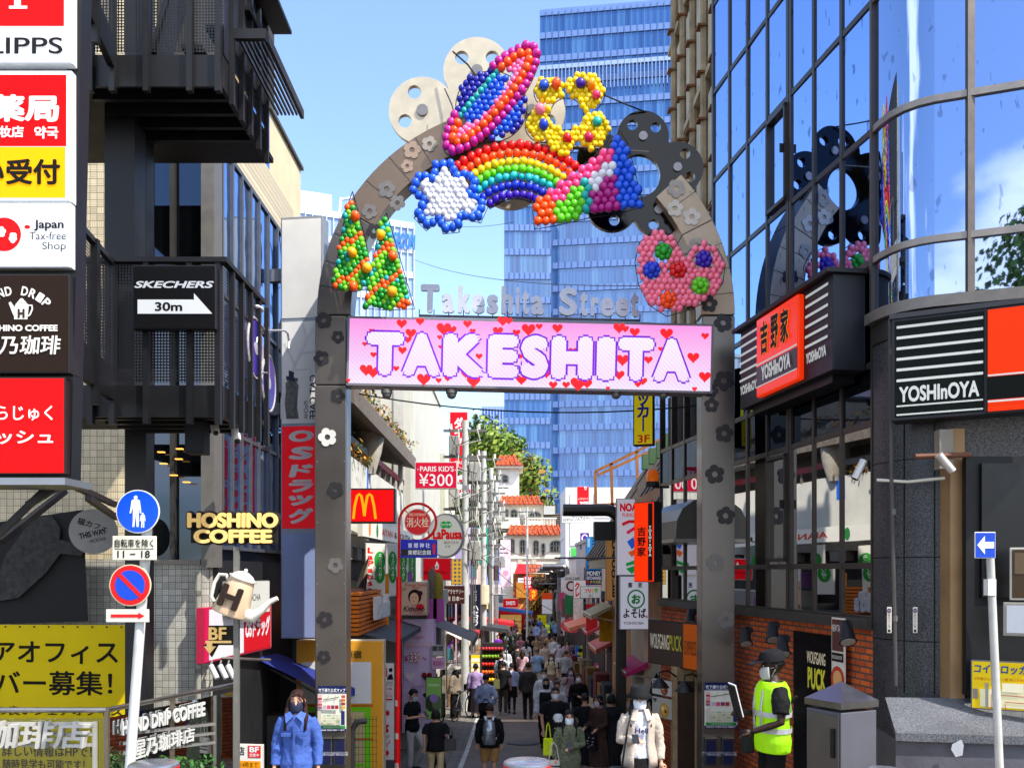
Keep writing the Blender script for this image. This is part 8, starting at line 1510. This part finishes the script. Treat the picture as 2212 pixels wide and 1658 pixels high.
        for s in (-1, 1): mb = MB(); mb.add([(s*.03, -.1, 1.45), (s*.09, -.06, 1.45), (s*.12, -.13, 1.34), (s*.06, -.15, 1.33)], [(0, 1, 2, 3)]); c_ = mb.build('collar', cloth(jacket), r); m = c_.modifiers.new('thick', 'SOLIDIFY'); m.thickness = .012
    if vest:
        g = MB(); g.loft([(z, (x+.034)*w, y+.036, 0, 0) for z, x, y in RINGS if .78 < z < 1.43], 20); remesh(g.build('safety_vest', M(vest, .6, 0, .25, .1), r), vox*1.3, 2)
        mv = M('#b9bcc0', .35, .3)
        for z in (.98, 1.12): g = MB(); x, y = .2*w, .155; g.loft([(z, x-.012, y+.004, 0, 0), (z+.045, x-.012, y+.004, 0, 0)], 24, cap=False); g.build('reflective_band', mv, r, smooth=True)
        for s in (-1, 1): g = MB(); strip_ = [(s*.08*w, -.135, 1.0), (s*.08*w, -.14, 1.2), (s*.08*w, -.122, 1.34), (s*.085*w, -.03, 1.425), (s*.08*w, .1, 1.36), (s*.08*w, .135, 1.15)]; g.tube(strip_, .024, 6, None, 0, True, 1, .35); g.build('reflective_band', mv, r)
    # hair
    st_, hc = hair; hm = M(tuple(v*.55 for v in lin(hc)), .45, 0, 0, .35, 30, .5, 0, .25)
    if st_ != 'none':
        low = {'short': .03, 'bob': .1, 'long': .27, 'bun': .045}[st_]; vs, fs = [], []; na, nz_ = 28, 12; hc_ = Vector((0, .014, 1.585)); rx_, ry_, rz_ = .086, .106, .104
        for k in range(na+1):
            a = 2*pi*k/na; fr = -sin(a)                    # 1 at the face
            cut = .052-.02*abs(cos(a))*1 if fr > .42 else (.05-(low+.055)*min(1, (.42-fr)/.22))
            for j in range(nz_+1):
                t = j/nz_; z = rz_-(rz_-cut)*t**1.0 if False else rz_*cos(t*1.35) if t < .75 else None
                if z is None or z < cut: z = max(cut, rz_*cos(1.0125)) if t < .75 else rz_*cos(1.0125)+(cut-rz_*cos(1.0125))*(t-.75)/.25
                z = max(z, cut); q = sqrt(max(.0004, 1-(max(0, z)/rz_)**2)); f = 1+.12*max(0, -z)/.3+.025*sin(a*7+z*40)
                if fr > .42 and st_ in ('long', 'bob'): f *= 1.02
                vs.append(HM @ Vector((hc_.x+cos(a)*rx_*q*f, hc_.y+sin(a)*ry_*q*f, hc_.z+z)))
        for k in range(na):
            for j in range(nz_): a = k*(nz_+1)+j; fs.append((a, a+1, a+nz_+2, a+nz_+1))
        g = MB(); g.add(vs, fs)
        if st_ == 'bun': g.ball((0, .14, 1.6), (.045, .05, .045), 10, 8, HM)
        if st_ in ('long', 'bob') and not hat:
            for s in (-1, 1): g.tube([HM @ Vector((s*.03, -.088, 1.655)), HM @ Vector((s*.082, -.07, 1.59)), HM @ Vector((s*.092, -.045, 1.5)), HM @ Vector((s*.095, -.03, 1.585-low))], [.008, .013, .014, .008], 8)
        if st_ == 'long': g.tube([HM @ Vector((-.085, -.02, 1.55)), Vector((-.105, -.06, 1.4)), Vector((-.11, -.115, 1.26))], [.022, .03, .012], 8); g.tube([HM @ Vector((.085, -.02, 1.55)), Vector((.105, -.06, 1.4)), Vector((.11, -.115, 1.26))], [.022, .03, .012], 8)
        ho = g.build('hair', hm, r, smooth=True); m = ho.modifiers.new('thick', 'SOLIDIFY'); m.thickness = .014
    if mid and abs((rot+look+180) % 360-180) < 120:
        for s in (-1, 1):
            if near:
                mb = MB(); mb.ball((s*.032, -.0835, 1.572), (.0155, .006, .0075), 10, 6, HM); e = mb.build('eye', M('#d8d2ca', .3), r, smooth=True)
                mb = MB(); mb.ball((s*.032, -.0885, 1.572), (.0072, .003, .0072), 8, 6, HM); mb.build('iris', M('#1a0f0a', .2), e, smooth=True)
                mb = MB(); mb.tube([HM @ Vector((s*.014, -.09, 1.581)), HM @ Vector((s*.032, -.091, 1.584)), HM @ Vector((s*.05, -.084, 1.578))], .0026, 5); mb.build('eyelid', M('#2a1812', .6), e)
            mb = MB(); mb.tube([HM @ Vector((s*.014, -.09, 1.598)), HM @ Vector((s*.034, -.091, 1.604)), HM @ Vector((s*.056, -.078, 1.597))], .0042, 5); mb.build('eyebrow', M(hc, .7), r)
        if mask:
            vs, fs = [], []
            for j in range(7):
                z = 1.555-.105*j/6; bl = sin(pi*(j+.6)/7.4)
                for k in range(13):
                    a = -pi/2+(k-6)/6*1.08; vs.append(HM @ Vector((cos(a)*(.078+.006*bl-.012*(j/6)**2), -.005+sin(a)*(.088+.014*bl*max(0, cos((k-6)/6*1.3))), z+.012*abs(k-6)/6*(.5-j/6)+(.004 if j % 2 else 0))))
            for j in range(6):
                for k in range(12): a = j*13+k; fs.append((a, a+1, a+14, a+13))
            g = MB(); g.add(vs, fs)
            for s in (-1, 1):
                for z in (1.545, 1.47): g.tube([HM @ Vector((s*.072, -.035, z)), HM @ Vector((s*.084, .02, 1.555))], .0025, 4)
            mo = g.build('mask', M(mask, .8, 0, 0, .1, 12), r, smooth=True); m = mo.modifiers.new('thick', 'SOLIDIFY'); m.thickness = .004
        elif near or mid: g = MB(); g.ball((0, -.083, 1.5), (.021, .006, .006), 10, 6, HM); g.build('lips', M('#9a4a44', .5), r, smooth=True)
    if hat:
        g = MB(); hk, hcol = hat
        if hk == 'bucket': g.loft([(1.585, .15, .165, 0, .01), (1.625, .112, .13, 0, .01), (1.695, .1, .118, 0, .01), (1.708, .085, .1, 0, .01), (1.712, .02, .02, 0, .01)], 28, HM, 0, False)
        else:
            g.loft([(1.6, .1, .122, 0, .012), (1.65, .098, .118, 0, .012), (1.69, .072, .09, 0, .012), (1.705, .02, .03, 0, .012)], 24, HM)
            g.add([HM @ Vector(p) for p in [(-.08, -.08, 1.61), (-.06, -.2, 1.59), (.06, -.2, 1.59), (.08, -.08, 1.61), (-.08, -.08, 1.62), (-.06, -.2, 1.6), (.06, -.2, 1.6), (.08, -.08, 1.62)]], [(3, 2, 1, 0), (4, 5, 6, 7), (0, 1, 5, 4), (1, 2, 6, 5), (2, 3, 7, 6)])
        o = g.build('hat', cloth(hcol), r, smooth='auto' if hk == 'cap' else True)
        if hk == 'bucket': m = o.modifiers.new('thick', 'SOLIDIFY'); m.thickness = .006
    return r
def held(r, name, label, cat): return thing(name, label, cat, r.matrix_world.copy())
bpy.context.view_layer.update()
def tote(r, label, c, s, col, stripe=None, hl=.3, name='tote_bag'):
    t = held(r, name, label, 'bag'); mb = MB(); x, y, z = c; w, h = s
    mb.add([(x-w/2, y-.05, z-h), (x+w/2, y-.05, z-h), (x+w/2, y+.05, z-h), (x-w/2, y+.05, z-h), (x-w*.46, y-.03, z), (x+w*.46, y-.03, z), (x+w*.46, y+.03, z), (x-w*.46, y+.03, z)], [(3, 2, 1, 0), (0, 1, 5, 4), (1, 2, 6, 5), (2, 3, 7, 6), (3, 0, 4, 7), (4, 5, 6, 7)])
    mb.build('body', cloth(col), t, bevel=.015)
    for q in (-.03, .03): MB().tube([(x-w*.25, y+q, z), (x-w*.12, y+q, z+hl*.8), (x, y+q, z+hl), (x+w*.12, y+q, z+hl*.8), (x+w*.25, y+q, z)], .009, 6).build('handle', cloth(col), t)
    if stripe:
        for k in range(3): MB().box(x-w*.485, x+w*.485, y-.056, y-.044, z-h*(.35+.2*k), z-h*(.29+.2*k)).build('stripe', cloth(stripe), t)
    return t
def pack(r, label, col, glossy=False):
    t = held(r, 'backpack', label, 'bag'); m = M('#8d949c', .16, .6, 0, .35, 9) if glossy else cloth(col); mb = MB()
    mb.loft([(.9, .11, .06, 0, .24), (.96, .135, .085, 0, .24), (1.2, .13, .085, 0, .235), (1.34, .11, .07, 0, .21), (1.4, .05, .04, 0, .19)], 18); mb.build('body', m, t, smooth='auto'); mb = MB(); mb.loft([(.93, .09, .03, 0, .31), (1.0, .1, .045, 0, .315), (1.14, .09, .04, 0, .31), (1.16, .05, .02, 0, .3)], 14); mb.build('pocket', m, t, smooth='auto')
    for s in (-1, 1): MB().tube([(s*.06, .2, 1.38), (s*.09, .08, 1.44), (s*.1, -.06, 1.42), (s*.11, -.15, 1.28), (s*.14, -.1, 1.1), (s*.12, .14, .98)], .024, 6, None, 0, True, 1, .4).build('strap', M('#c9ccd0', .4) if glossy else cloth(col), t)
    return t
def phone(r, c, label, ang=.3):
    t = held(r, 'phone', label, 'phone'); T = Matrix.Translation(c) @ Matrix.Rotation(ang, 4, 'X'); MB().box(-.037, .037, -.075, .075, -.005, .004, T).build('case', M('#1c1a1e', .25), t, bevel=.003); MB().box(-.033, .033, -.07, .07, .0042, .0052, T).build('screen', M('#2a3038', .1), t)
BK, WHT, SKN = '#141417', '#d9d9e2', '#c4947a'
MSK = '#d8dde6'
JB = '#4663ae'
p = person('woman in a blue work jacket and navy mask beside the left pillar', 642, 1490, d=8.9, hair=('long', '#3a1a10'), top=('long', JB), bot=('trousers', '#2f3f70'), mask='#23263e', look=4, arms=('hang', 'hang'), wide=.98)
for s in (-1, 1):
    mb = MB(); mb.add([(s*.012, -.128, 1.415), (s*.06, -.09, 1.462), (s*.115, -.085, 1.435), (s*.09, -.148, 1.345)], [(0, 1, 2, 3)]); c = mb.build('collar', cloth('#4f6cb8'), p); m = c.modifiers.new('thick', 'SOLIDIFY'); m.thickness = .012
    MB().box(s*.09-.052, s*.09+.052, -.158, -.14, 1.2, 1.24).build('pocket_flap', cloth('#425ea6'), p, bevel=.004)
MB().box(-.008, .008, -.16, -.145, .86, 1.36).build('placket', cloth('#3f5a9f'), p)
p = person('woman in a black bucket hat and cream shirt looking at her phone', 1381, 1481, d=9.7, hair=('long', '#1d110d'), top=('tee', '#dfe0ee'), bot=('dress', '#0d0d0f'), mask=MSK, arms=('phone', 'hang'), jacket='#c9bcae', hat=('bucket', '#17181c'), look=-4)
mb = MB(); put_text(mb, 'Hell', -.075, 1.19, .075, 1.25, -.153, .03); mb.build('shirt_lettering', M('#1d2350', .7), p)
phone(p, (-.09, -.335, 1.165), 'phone held by the woman in the bucket hat', .5)
t = held(p, 'shoulder_bag', 'small black shoulder bag on a strap at the hat woman side', 'bag'); MB().tube([(-.1, -.1, 1.44), (-.16, -.18, 1.25), (-.2, -.2, 1.0), (-.22, -.18, .82)], .011, 6).build('strap', M(BK, .5), t); MB().box(-.34, -.16, -.2, -.1, .62, .82).build('body', M(BK, .4), t, bevel=.02)
p = person('security guard with yellow safety vest and black cap by the brick wall', 1668, 1402, d=9.3, rot=-86, sk='#2c1a12', hair=('short', '#0c0a09'), top=('tee', '#121215'), bot=('trousers', '#101012'), mask='#a4a4a2', arms=('phone', 'hold'), hat=('cap', '#15151a'), vest='#a6ea0a', wide=1.18, look=0, nod=.12)
t = held(p, 'clipboard', 'black clipboard with white papers held by the guard', 'clipboard'); T = Matrix.Translation((.05, -.34, 1.2)) @ Matrix.Rotation(.25, 4, 'X'); MB().box(-.11, .11, -.008, .0, -.1, .2, T).build('board', M(BK, .5), t); MB().box(-.1, .1, .001, .012, -.08, .21, T).build('paper', M('#d0d0cc', .7), t)
t = held(p, 'waist_pouch', 'black pouch hanging on the guard hip', 'pouch'); MB().box(-.2, -.06, -.24, -.14, .76, .96).build('body', M(BK, .6), t, bevel=.02); MB().tube([(-.13, -.19, .95), (0, .0, 1.05), (.13, .17, 1.3)], .014, 6).build('strap', M(BK, .6), t)
p = person('long haired woman in a green patterned blouse holding a phone in the street', 1229, 1533, h=1.58, d=13.4, hair=('long', '#120d0c'), top=('loose', cloth('#6d735a', .5)), bot=('long_skirt', '#5a6048'), mask=MSK, arms=('hang', 'belly'), stride=.06)
phone(p, (.0, -.25, 1.12), 'black phone in the hand of the green blouse woman', .9); tote(p, 'cream canvas bag with black stripes carried by the green blouse woman', (-.26, -.05, .85), (.34, .3), '#cfc8b8', '#26242a')
p = person('person in a black cap with white front partly hidden by the green blouse woman', 1205, 1541, h=1.6, d=14.6, hair=('short', BK), hat=('cap', '#d0d0d0'), top=('tee', BK), mask=BK, dz=.0)
tote(p, 'neon yellow bag beside the person in the cap', (-.2, -.1, 1.25), (.2, .34), '#d8e81a')
person('man in a black T-shirt and pale jeans with a white mask walking up', 1199, 1483, 1.74, top=('tee', '#15161d'), bot=('trousers', '#8794ac'), mask=MSK, stride=.12, wide=1.15)
p = person('man with glasses, black waistcoat over white shirt and black mask', 1179, 1464, 1.72, top=('long', '#d2d4e2'), bot=('trousers', '#14151c'), mask='#141416', arms=('hang', 'back'), stride=.14)
g = MB(); g.loft([(z, x+.026, y+.03, 0, 0) for z, x, y in RINGS if .78 < z < 1.38], 18); g.build('waistcoat', cloth('#14151b'), p, smooth=True)
tote(p, 'black hand bag carried low by the waistcoat man', (.24, -.05, .7), (.24, .34), '#111114', None, .15, 'hand_bag')
person('smiling woman with tied hair and pale blouse behind the black T-shirt man', 1203, 1471, 1.6, hair=('bun', '#231712'), top=('long', '#c9cbd4'), bot=('trousers', '#6a6e80'), mask=None, stride=.1)
person('man in a white shirt with a white mask behind the waistcoat man', 1174, 1445, 1.72, top=('long', '#dcdfea'), bot=('trousers', '#22242e'), mask=MSK, stride=.1)
p = person('long haired woman in a lilac top with a lilac mask and jeans', 1232, 1441, 1.6, hair=('long', '#1a1210'), top=('tee', '#a58f9e'), bot=('trousers', '#26304a'), mask='#a9a4c8', stride=.1, arms=('strap', 'hang')); tote(p, 'white tote bag on the shoulder of the lilac top woman', (-.24, 0, 1.12), (.3, .32), '#c9c9cc', None, .25)
person('person in a black sweater and blue jeans with a white mask', 1249, 1453, 1.66, top=('long', '#101013'), bot=('trousers', '#2f3e5c'), mask=MSK, stride=.08, hair=('bob', '#140f0e'), arms=('belly', 'hang'))
person('woman with short dark red hair and black T-shirt seen from the side', 1263, 1497, 1.6, rot=150, hair=('bun', '#2a1210'), top=('tee', '#131316'), bot=('long_skirt', '#17171b'), mask=MSK, look=40)
p = person('woman with bobbed hair in a brown patterned dress facing left', 1293, 1501, 1.58, rot=-50, hair=('bob', '#140e0d'), top=('loose', cloth('#4a332c', .4)), bot=('long_skirt', cloth('#4f3830', .4)), mask='#b9b4c8', arms=('hold', 'hold')); t = tote(p, 'dark bag with pale dots held by the brown dress woman', (.1, -.3, .92), (.26, .34), '#15151c', None, .14)
for k in range(14): MB().ball((.0+R.uniform(0, .2), -.352, .62+R.uniform(0, .26)), (.011, .004, .011), 8, 5).build('dot', M('#c9c4cc', .7), t)
person('woman in a long charcoal dress seen from behind beside the street lamp', 1320, 1498, 1.6, rot=180, hair=('bob', '#120d0c'), top=('tee', '#26272b'), bot=('long_skirt', '#25262a'))
p = person('boy with tousled hair, black top, tan shorts and a clear silver backpack', 1057, 1520, 1.56, d=17, rot=180, hair=('short', '#3a2418'), top=('long', '#17171a'), bot=('shorts', '#b98a52'), stride=.08, sh='#d8d8d8', wide=1.1); pack(p, 'clear silver backpack with white straps worn by the boy', BK, True)
p = person('woman in a black top and cream trousers walking away on the left', 941, 1531, 1.56, d=16.5, rot=185, hair=('bob', '#221512'), top=('tee', '#121216'), bot=('trousers', '#c9b384'), stride=.08, wide=1.1); tote(p, 'grey black handbag on the arm of the cream trousers woman', (-.3, .03, 1.06), (.26, .24), '#4a4a46', None, .24, 'hand_bag')
p = person('young man in black T-shirt and white trousers leaning and reading his phone', 890, 1486, 1.68, rot=62, hair=('short', '#110d0c'), top=('tee', '#111114'), bot=('trousers', '#c9c6c4'), mask='#b4bac4', arms=('phone', 'phone'), nod=.4, leg_lean=.2, sh='#141416'); phone(p, (.0, -.35, 1.17), 'phone in the hands of the leaning young man', .8)
person('young man in a pale blue T-shirt looking down beside the lilac panel', 889, 1447, 1.7, rot=60, top=('tee', '#aab8dc'), bot=('trousers', '#8d929c'), mask='#b4bac4', nod=.35, arms=('phone', 'hang'))
person('person all in black beside the red pole, turned away', 873, 1452, 1.68, rot=140, top=('tee', '#0f0f12'), bot=('trousers', '#101013'))
p = person('man in a pale blue shirt with a dark shoulder bag seen from behind', 1049, 1455, 1.7, rot=180, top=('long', '#a9b6dc'), bot=('trousers', '#131418'), stride=.1, arms=('pocket', 'pocket')); tote(p, 'black shoulder bag low on the pale blue shirt man', (0, .18, .98), (.36, .2), '#101013', None, .1, 'shoulder_bag')
person('person in a lilac shirt and long dark skirt seen from behind', 1027, 1432, 1.66, rot=180, top=('long', '#a88fc0'), bot=('long_skirt', '#241820'), hair=('short', BK), stride=.08)
person('woman in a cream hat and beige cardigan reaching to the shop cards', 984, 1438, 1.58, rot=-140, hair=('long', '#16100e'), hat=('cap', '#a9a296'), top=('loose', '#8d8070'), bot=('wide', '#121215'), arms=('reach', 'hang'), sh='#5a3a2a')
p = person('woman in a pale blue blouse, black skirt and tights with a black bag, from behind', 1105, 1431, 1.6, rot=180, hair=('short', '#120e0d'), top=('long', '#b4c0e2'), bot=('skirt', '#101013'), sh='#0b0b0c', stride=.1); tote(p, 'small black bag on the hip of the pale blouse woman', (.17, .12, .98), (.2, .18), '#101013', None, .4, 'shoulder_bag')
p = person('man in a black T-shirt and grey trousers with an olive bag, from behind', 1086, 1427, 1.68, rot=180, top=('tee', '#101013'), bot=('trousers', '#4a443e'), sh='#8a8a86', stride=.08); tote(p, 'olive bag on the side of the black T-shirt man', (.2, .1, 1.12), (.2, .3), '#6a6a44', None, .2)
person('man in a grey checked shirt and dark trousers walking away', 1140, 1430, 1.72, rot=180, top=('loose', cloth('#3c3a37', .3)), bot=('trousers', '#2a2826'), stride=.12)
p = person('person in a white shirt with a black backpack, from behind', 1082, 1409, 1.62, rot=180, hair=('bun', '#2a1814'), top=('long', '#d2d4dc'), bot=('trousers', '#26262c')); pack(p, 'black backpack worn over a white shirt', '#141417')
p = person('man in a grey jacket with a grey backpack, from behind', 1117, 1390, 1.72, rot=180, top=('loose', '#3f3c3a'), bot=('trousers', '#26262a'), stride=.1, hair=('short', '#2a211c')); pack(p, 'grey backpack on the grey jacket man', '#34322f')
FAR = [('woman with long hair, white T-shirt and black pinafore, from behind', 1136, 1384, 1.6, 180, ('long', BK), ('tee', '#cfcfd6'), ('dress', '#131316'), None), ('long haired woman all in black between the backpack men', 1108, 1387, 1.6, 180, ('long', BK), ('tee', BK), ('long_skirt', BK), None),
 ('man in a cream T-shirt and dark shorts walking away', 1176, 1387, 1.7, 180, ('short', '#2a1a14'), ('loose', '#cfb8a4'), ('trousers', '#1d2026'), None), ('man in a white polo shirt and black shorts with a mask, walking up', 1207, 1386, 1.72, 0, ('short', '#1c1412'), ('tee', '#dcd4e0'), ('shorts', '#15161a'), MSK),
 ('woman in a purple top and long teal skirt on the left', 1075, 1370, 1.58, 0, ('bun', '#2a1a16'), ('tee', '#7a2fae'), ('long_skirt', '#3f7f86'), MSK), ('person in dark clothes just behind the purple top woman', 1067, 1358, 1.62, 10, ('short', BK), ('tee', '#2a1a1c'), ('trousers', '#26262a'), None),
 ('man in a light blue shirt and pale jeans walking away', 1157, 1344, 1.75, 180, ('short', '#2a1d18'), ('long', '#a9bce8'), ('trousers', '#8fa4c8'), None), ('person in a black T-shirt and navy trousers, right of the dark group', 1147, 1362, 1.66, 180, ('short', BK), ('tee', BK), ('trousers', '#1d2234'), None),
 ('person in an olive grey top in the dark group', 1117, 1358, 1.64, 180, ('short', BK), ('tee', '#3a4038'), ('trousers', '#202024'), None), ('person in black at the top of the dark group', 1133, 1349, 1.68, 180, ('short', BK), ('tee', '#101013'), ('trousers', BK), None), ('long haired person in black at the left of the dark group', 1103, 1371, 1.6, 180, ('long', BK), ('tee', '#17171b'), ('trousers', '#26262a'), None),
 ('woman with a grey white patterned shirt and black hair far up the street', 1105, 1352, 1.6, 180, ('long', BK), ('tee', '#b4a4b0'), ('trousers', '#1d1d22'), None), ('person in mottled grey brown carrying bags beside the far lamp post', 1213, 1362, 1.64, 180, ('short', BK), ('loose', '#4a4038'), ('trousers', '#26221f'), None),
 ('man in a blue shirt and black trousers beside the far guard', 1201, 1340, 1.68, 0, ('short', BK), ('long', '#8fa4dc'), ('trousers', '#1a1b22'), MSK), ('person in a blue T-shirt and tan shorts left of the far guard', 1165, 1334, 1.66, 0, ('short', BK), ('tee', '#5a86c8'), ('shorts', '#a8906a'), MSK), ('person in black left of the far blue T-shirt', 1154, 1337, 1.62, 180, ('bob', BK), ('tee', '#131316'), ('trousers', BK), None),
 ('person in a white top far up the street below the clothes shop stair', 1140, 1328, 1.62, 0, ('short', BK), ('tee', '#c9c9cf'), ('shorts', '#1d1d22'), MSK), ('person in white and navy beside the white top person', 1150, 1330, 1.6, 0, ('bob', BK), ('tee', '#b9bccc'), ('trousers', '#26304a'), MSK), ('person in a yellow top under the stair', 1164, 1325, 1.6, 0, ('long', '#7a5a3a'), ('tee', '#d0a860'), ('trousers', '#8a7a6a'), None), ('person in black with a grey print far up the street', 1124, 1322, 1.7, 180, ('short', BK), ('tee', '#15151a'), ('trousers', '#1a1a1e'), None),
 ('blond person in a white dress among the far crowd', 1117, 1334, 1.58, 180, ('bob', '#a8835a'), ('tank', '#cfcfd2'), ('dress', '#c9c9ce'), None), ('person in black at the left of the far crowd', 1101, 1327, 1.68, 180, ('short', BK), ('tee', '#101014'), ('trousers', BK), None), ('person in a white shirt at the left edge of the far crowd', 1094, 1323, 1.68, 180, ('short', BK), ('long', '#d4d6dc'), ('trousers', '#26262a'), None),
 ('person with tan skin and dark top before the red kiosk', 1109, 1322, 1.66, 180, ('short', '#5a3a28'), ('tee', '#4a2a20'), ('trousers', '#1d1d20'), None), ('tall person in dark clothes before the lit kiosk shelves', 1130, 1321, 1.72, 180, ('short', BK), ('tee', '#1d1a1f'), ('trousers', '#26221f'), None), ('person in a red cap behind the far lamp post', 1217, 1350, 1.6, 0, ('short', BK), ('tee', '#3a2a28'), ('trousers', BK), None)]
cs = ['white', 'pale pink', 'sky blue', 'cream', 'light grey', 'mint', 'rose', 'sand']; ch_ = ['#d4d4da', '#d4a8b0', '#8fb0d8', '#d6c6a8', '#a8a8ac', '#9cc8b4', '#c87a88', '#b89a70']; pl_ = [('trousers', '#26304a', 'navy trousers'), ('long_skirt', '#8a6a5a', 'brown skirt'), ('trousers', '#c9c0b0', 'beige trousers'), ('shorts', '#3a3a40', 'dark shorts')]
for i, (u, v) in enumerate(((1092, 1398), (1128, 1402), (1160, 1400), (1190, 1412), (1222, 1404), (1098, 1362), (1124, 1372), (1186, 1366), (1196, 1374), (1224, 1382), (1088, 1340), (1143, 1341), (1174, 1349), (1191, 1332), (1110, 1338), (1158, 1372))):
    c_, p_ = i % 8, pl_[(i*3+i//8) % 4]; w_ = i % 2
    FAR.append((f'{"long haired" if w_ else "short haired"} person in a {cs[c_]} top and {p_[2]} walking {"away" if i % 3 else "up"}', u, v, 1.6+.06*(i % 3), 180 if i % 3 else 0, ('long' if w_ else 'short', ('#17120f', '#3a2418', '#6a4a30')[i % 3]), ('tee' if i % 4 else 'loose', ch_[c_]), p_[:2], None if i % 3 else MSK))
for lb_, u, v, h_, rt, hr, tp_, bt, mk in FAR: person(lb_, u, v, h_, rot=rt+R.uniform(-12, 12), hair=hr, top=tp_, bot=bt, mask=mk, stride=R.choice((-.12, .1, .14, .08)), arms=R.choice((('hang', 'fwd'), ('back', 'hang'), ('hang', 'hang'), ('strap', 'hang'))), hat=('cap', '#c8141c') if 'red cap' in lb_ else None)
person('far security guard in a yellow safety vest and black trousers', 1182, 1340, 1.68, rot=0, top=('tee', BK), bot=('trousers', '#131316'), vest='#c8f01a', mask=MSK, arms=('hang', 'belly'))
# parked bicycles by the lilac panel
def parked_bicycle(lb_, p, rz, col):
    t = thing('parked_bicycle', lb_, 'bicycle', Matrix.Translation(p) @ Matrix.Rotation(rz, 4, 'Z'), 'parked bicycles'); f = MB(); pts = {'h1': (0, 0, .33), 'h2': (1.05, 0, .33), 'bb': (.45, 0, .3), 'st': (.3, 0, .8), 'hd': (.85, 0, .85)}
    for cx in (0, 1.05):
        w_ = MB(); w_.tube([(cx+cos(a*pi/12)*.32, 0, .33+sin(a*pi/12)*.32) for a in range(25)], .018, 6, None, 0, False)
        for k in range(6): w_.tube([(cx, 0, .33), (cx+cos(k*pi/3)*.31, 0, .33+sin(k*pi/3)*.31)], .003, 4)
        w_.build('wheel', M('#1b1b1d', .6), t)
    for a, b in (('h1', 'bb'), ('h1', 'st'), ('bb', 'st'), ('bb', 'hd'), ('st', 'hd'), ('hd', 'h2')): f.tube([pts[a], pts[b]], .018, 6)
    f.build('frame', M(col, .4, .3), t); mb = MB(); mb.ball((.28, 0, .86), (.13, .07, .035), 10, 6); mb.build('saddle', M(BK, .5), t, smooth=True); MB().tube([(.86, 0, .85), (.88, 0, 1.0), (.85, -.25, 1.02)], .014, 6).build('handlebar', STEEL, t); b = MB()
    for k in range(6): b.box(.95, 1.25, -.15+k*.06, -.145+k*.06, .78, 1.0); 
    for z in (.78, .88, .99): b.box(.95, 1.25, -.15, .15, z, z+.008)
    b.build('basket', M('#3a3836', .6), t)
parked_bicycle('black bicycle with a front basket parked below the green drink poster', Vector((X(930, 18.2), 18.4, G(18.4))), -1.3, '#1f1f22'); parked_bicycle('bicycle parked by the accessory shop behind the nearest utility pole', Vector((X(985, 28), 27.5, G(28))), 1.2, '#4a4a52')
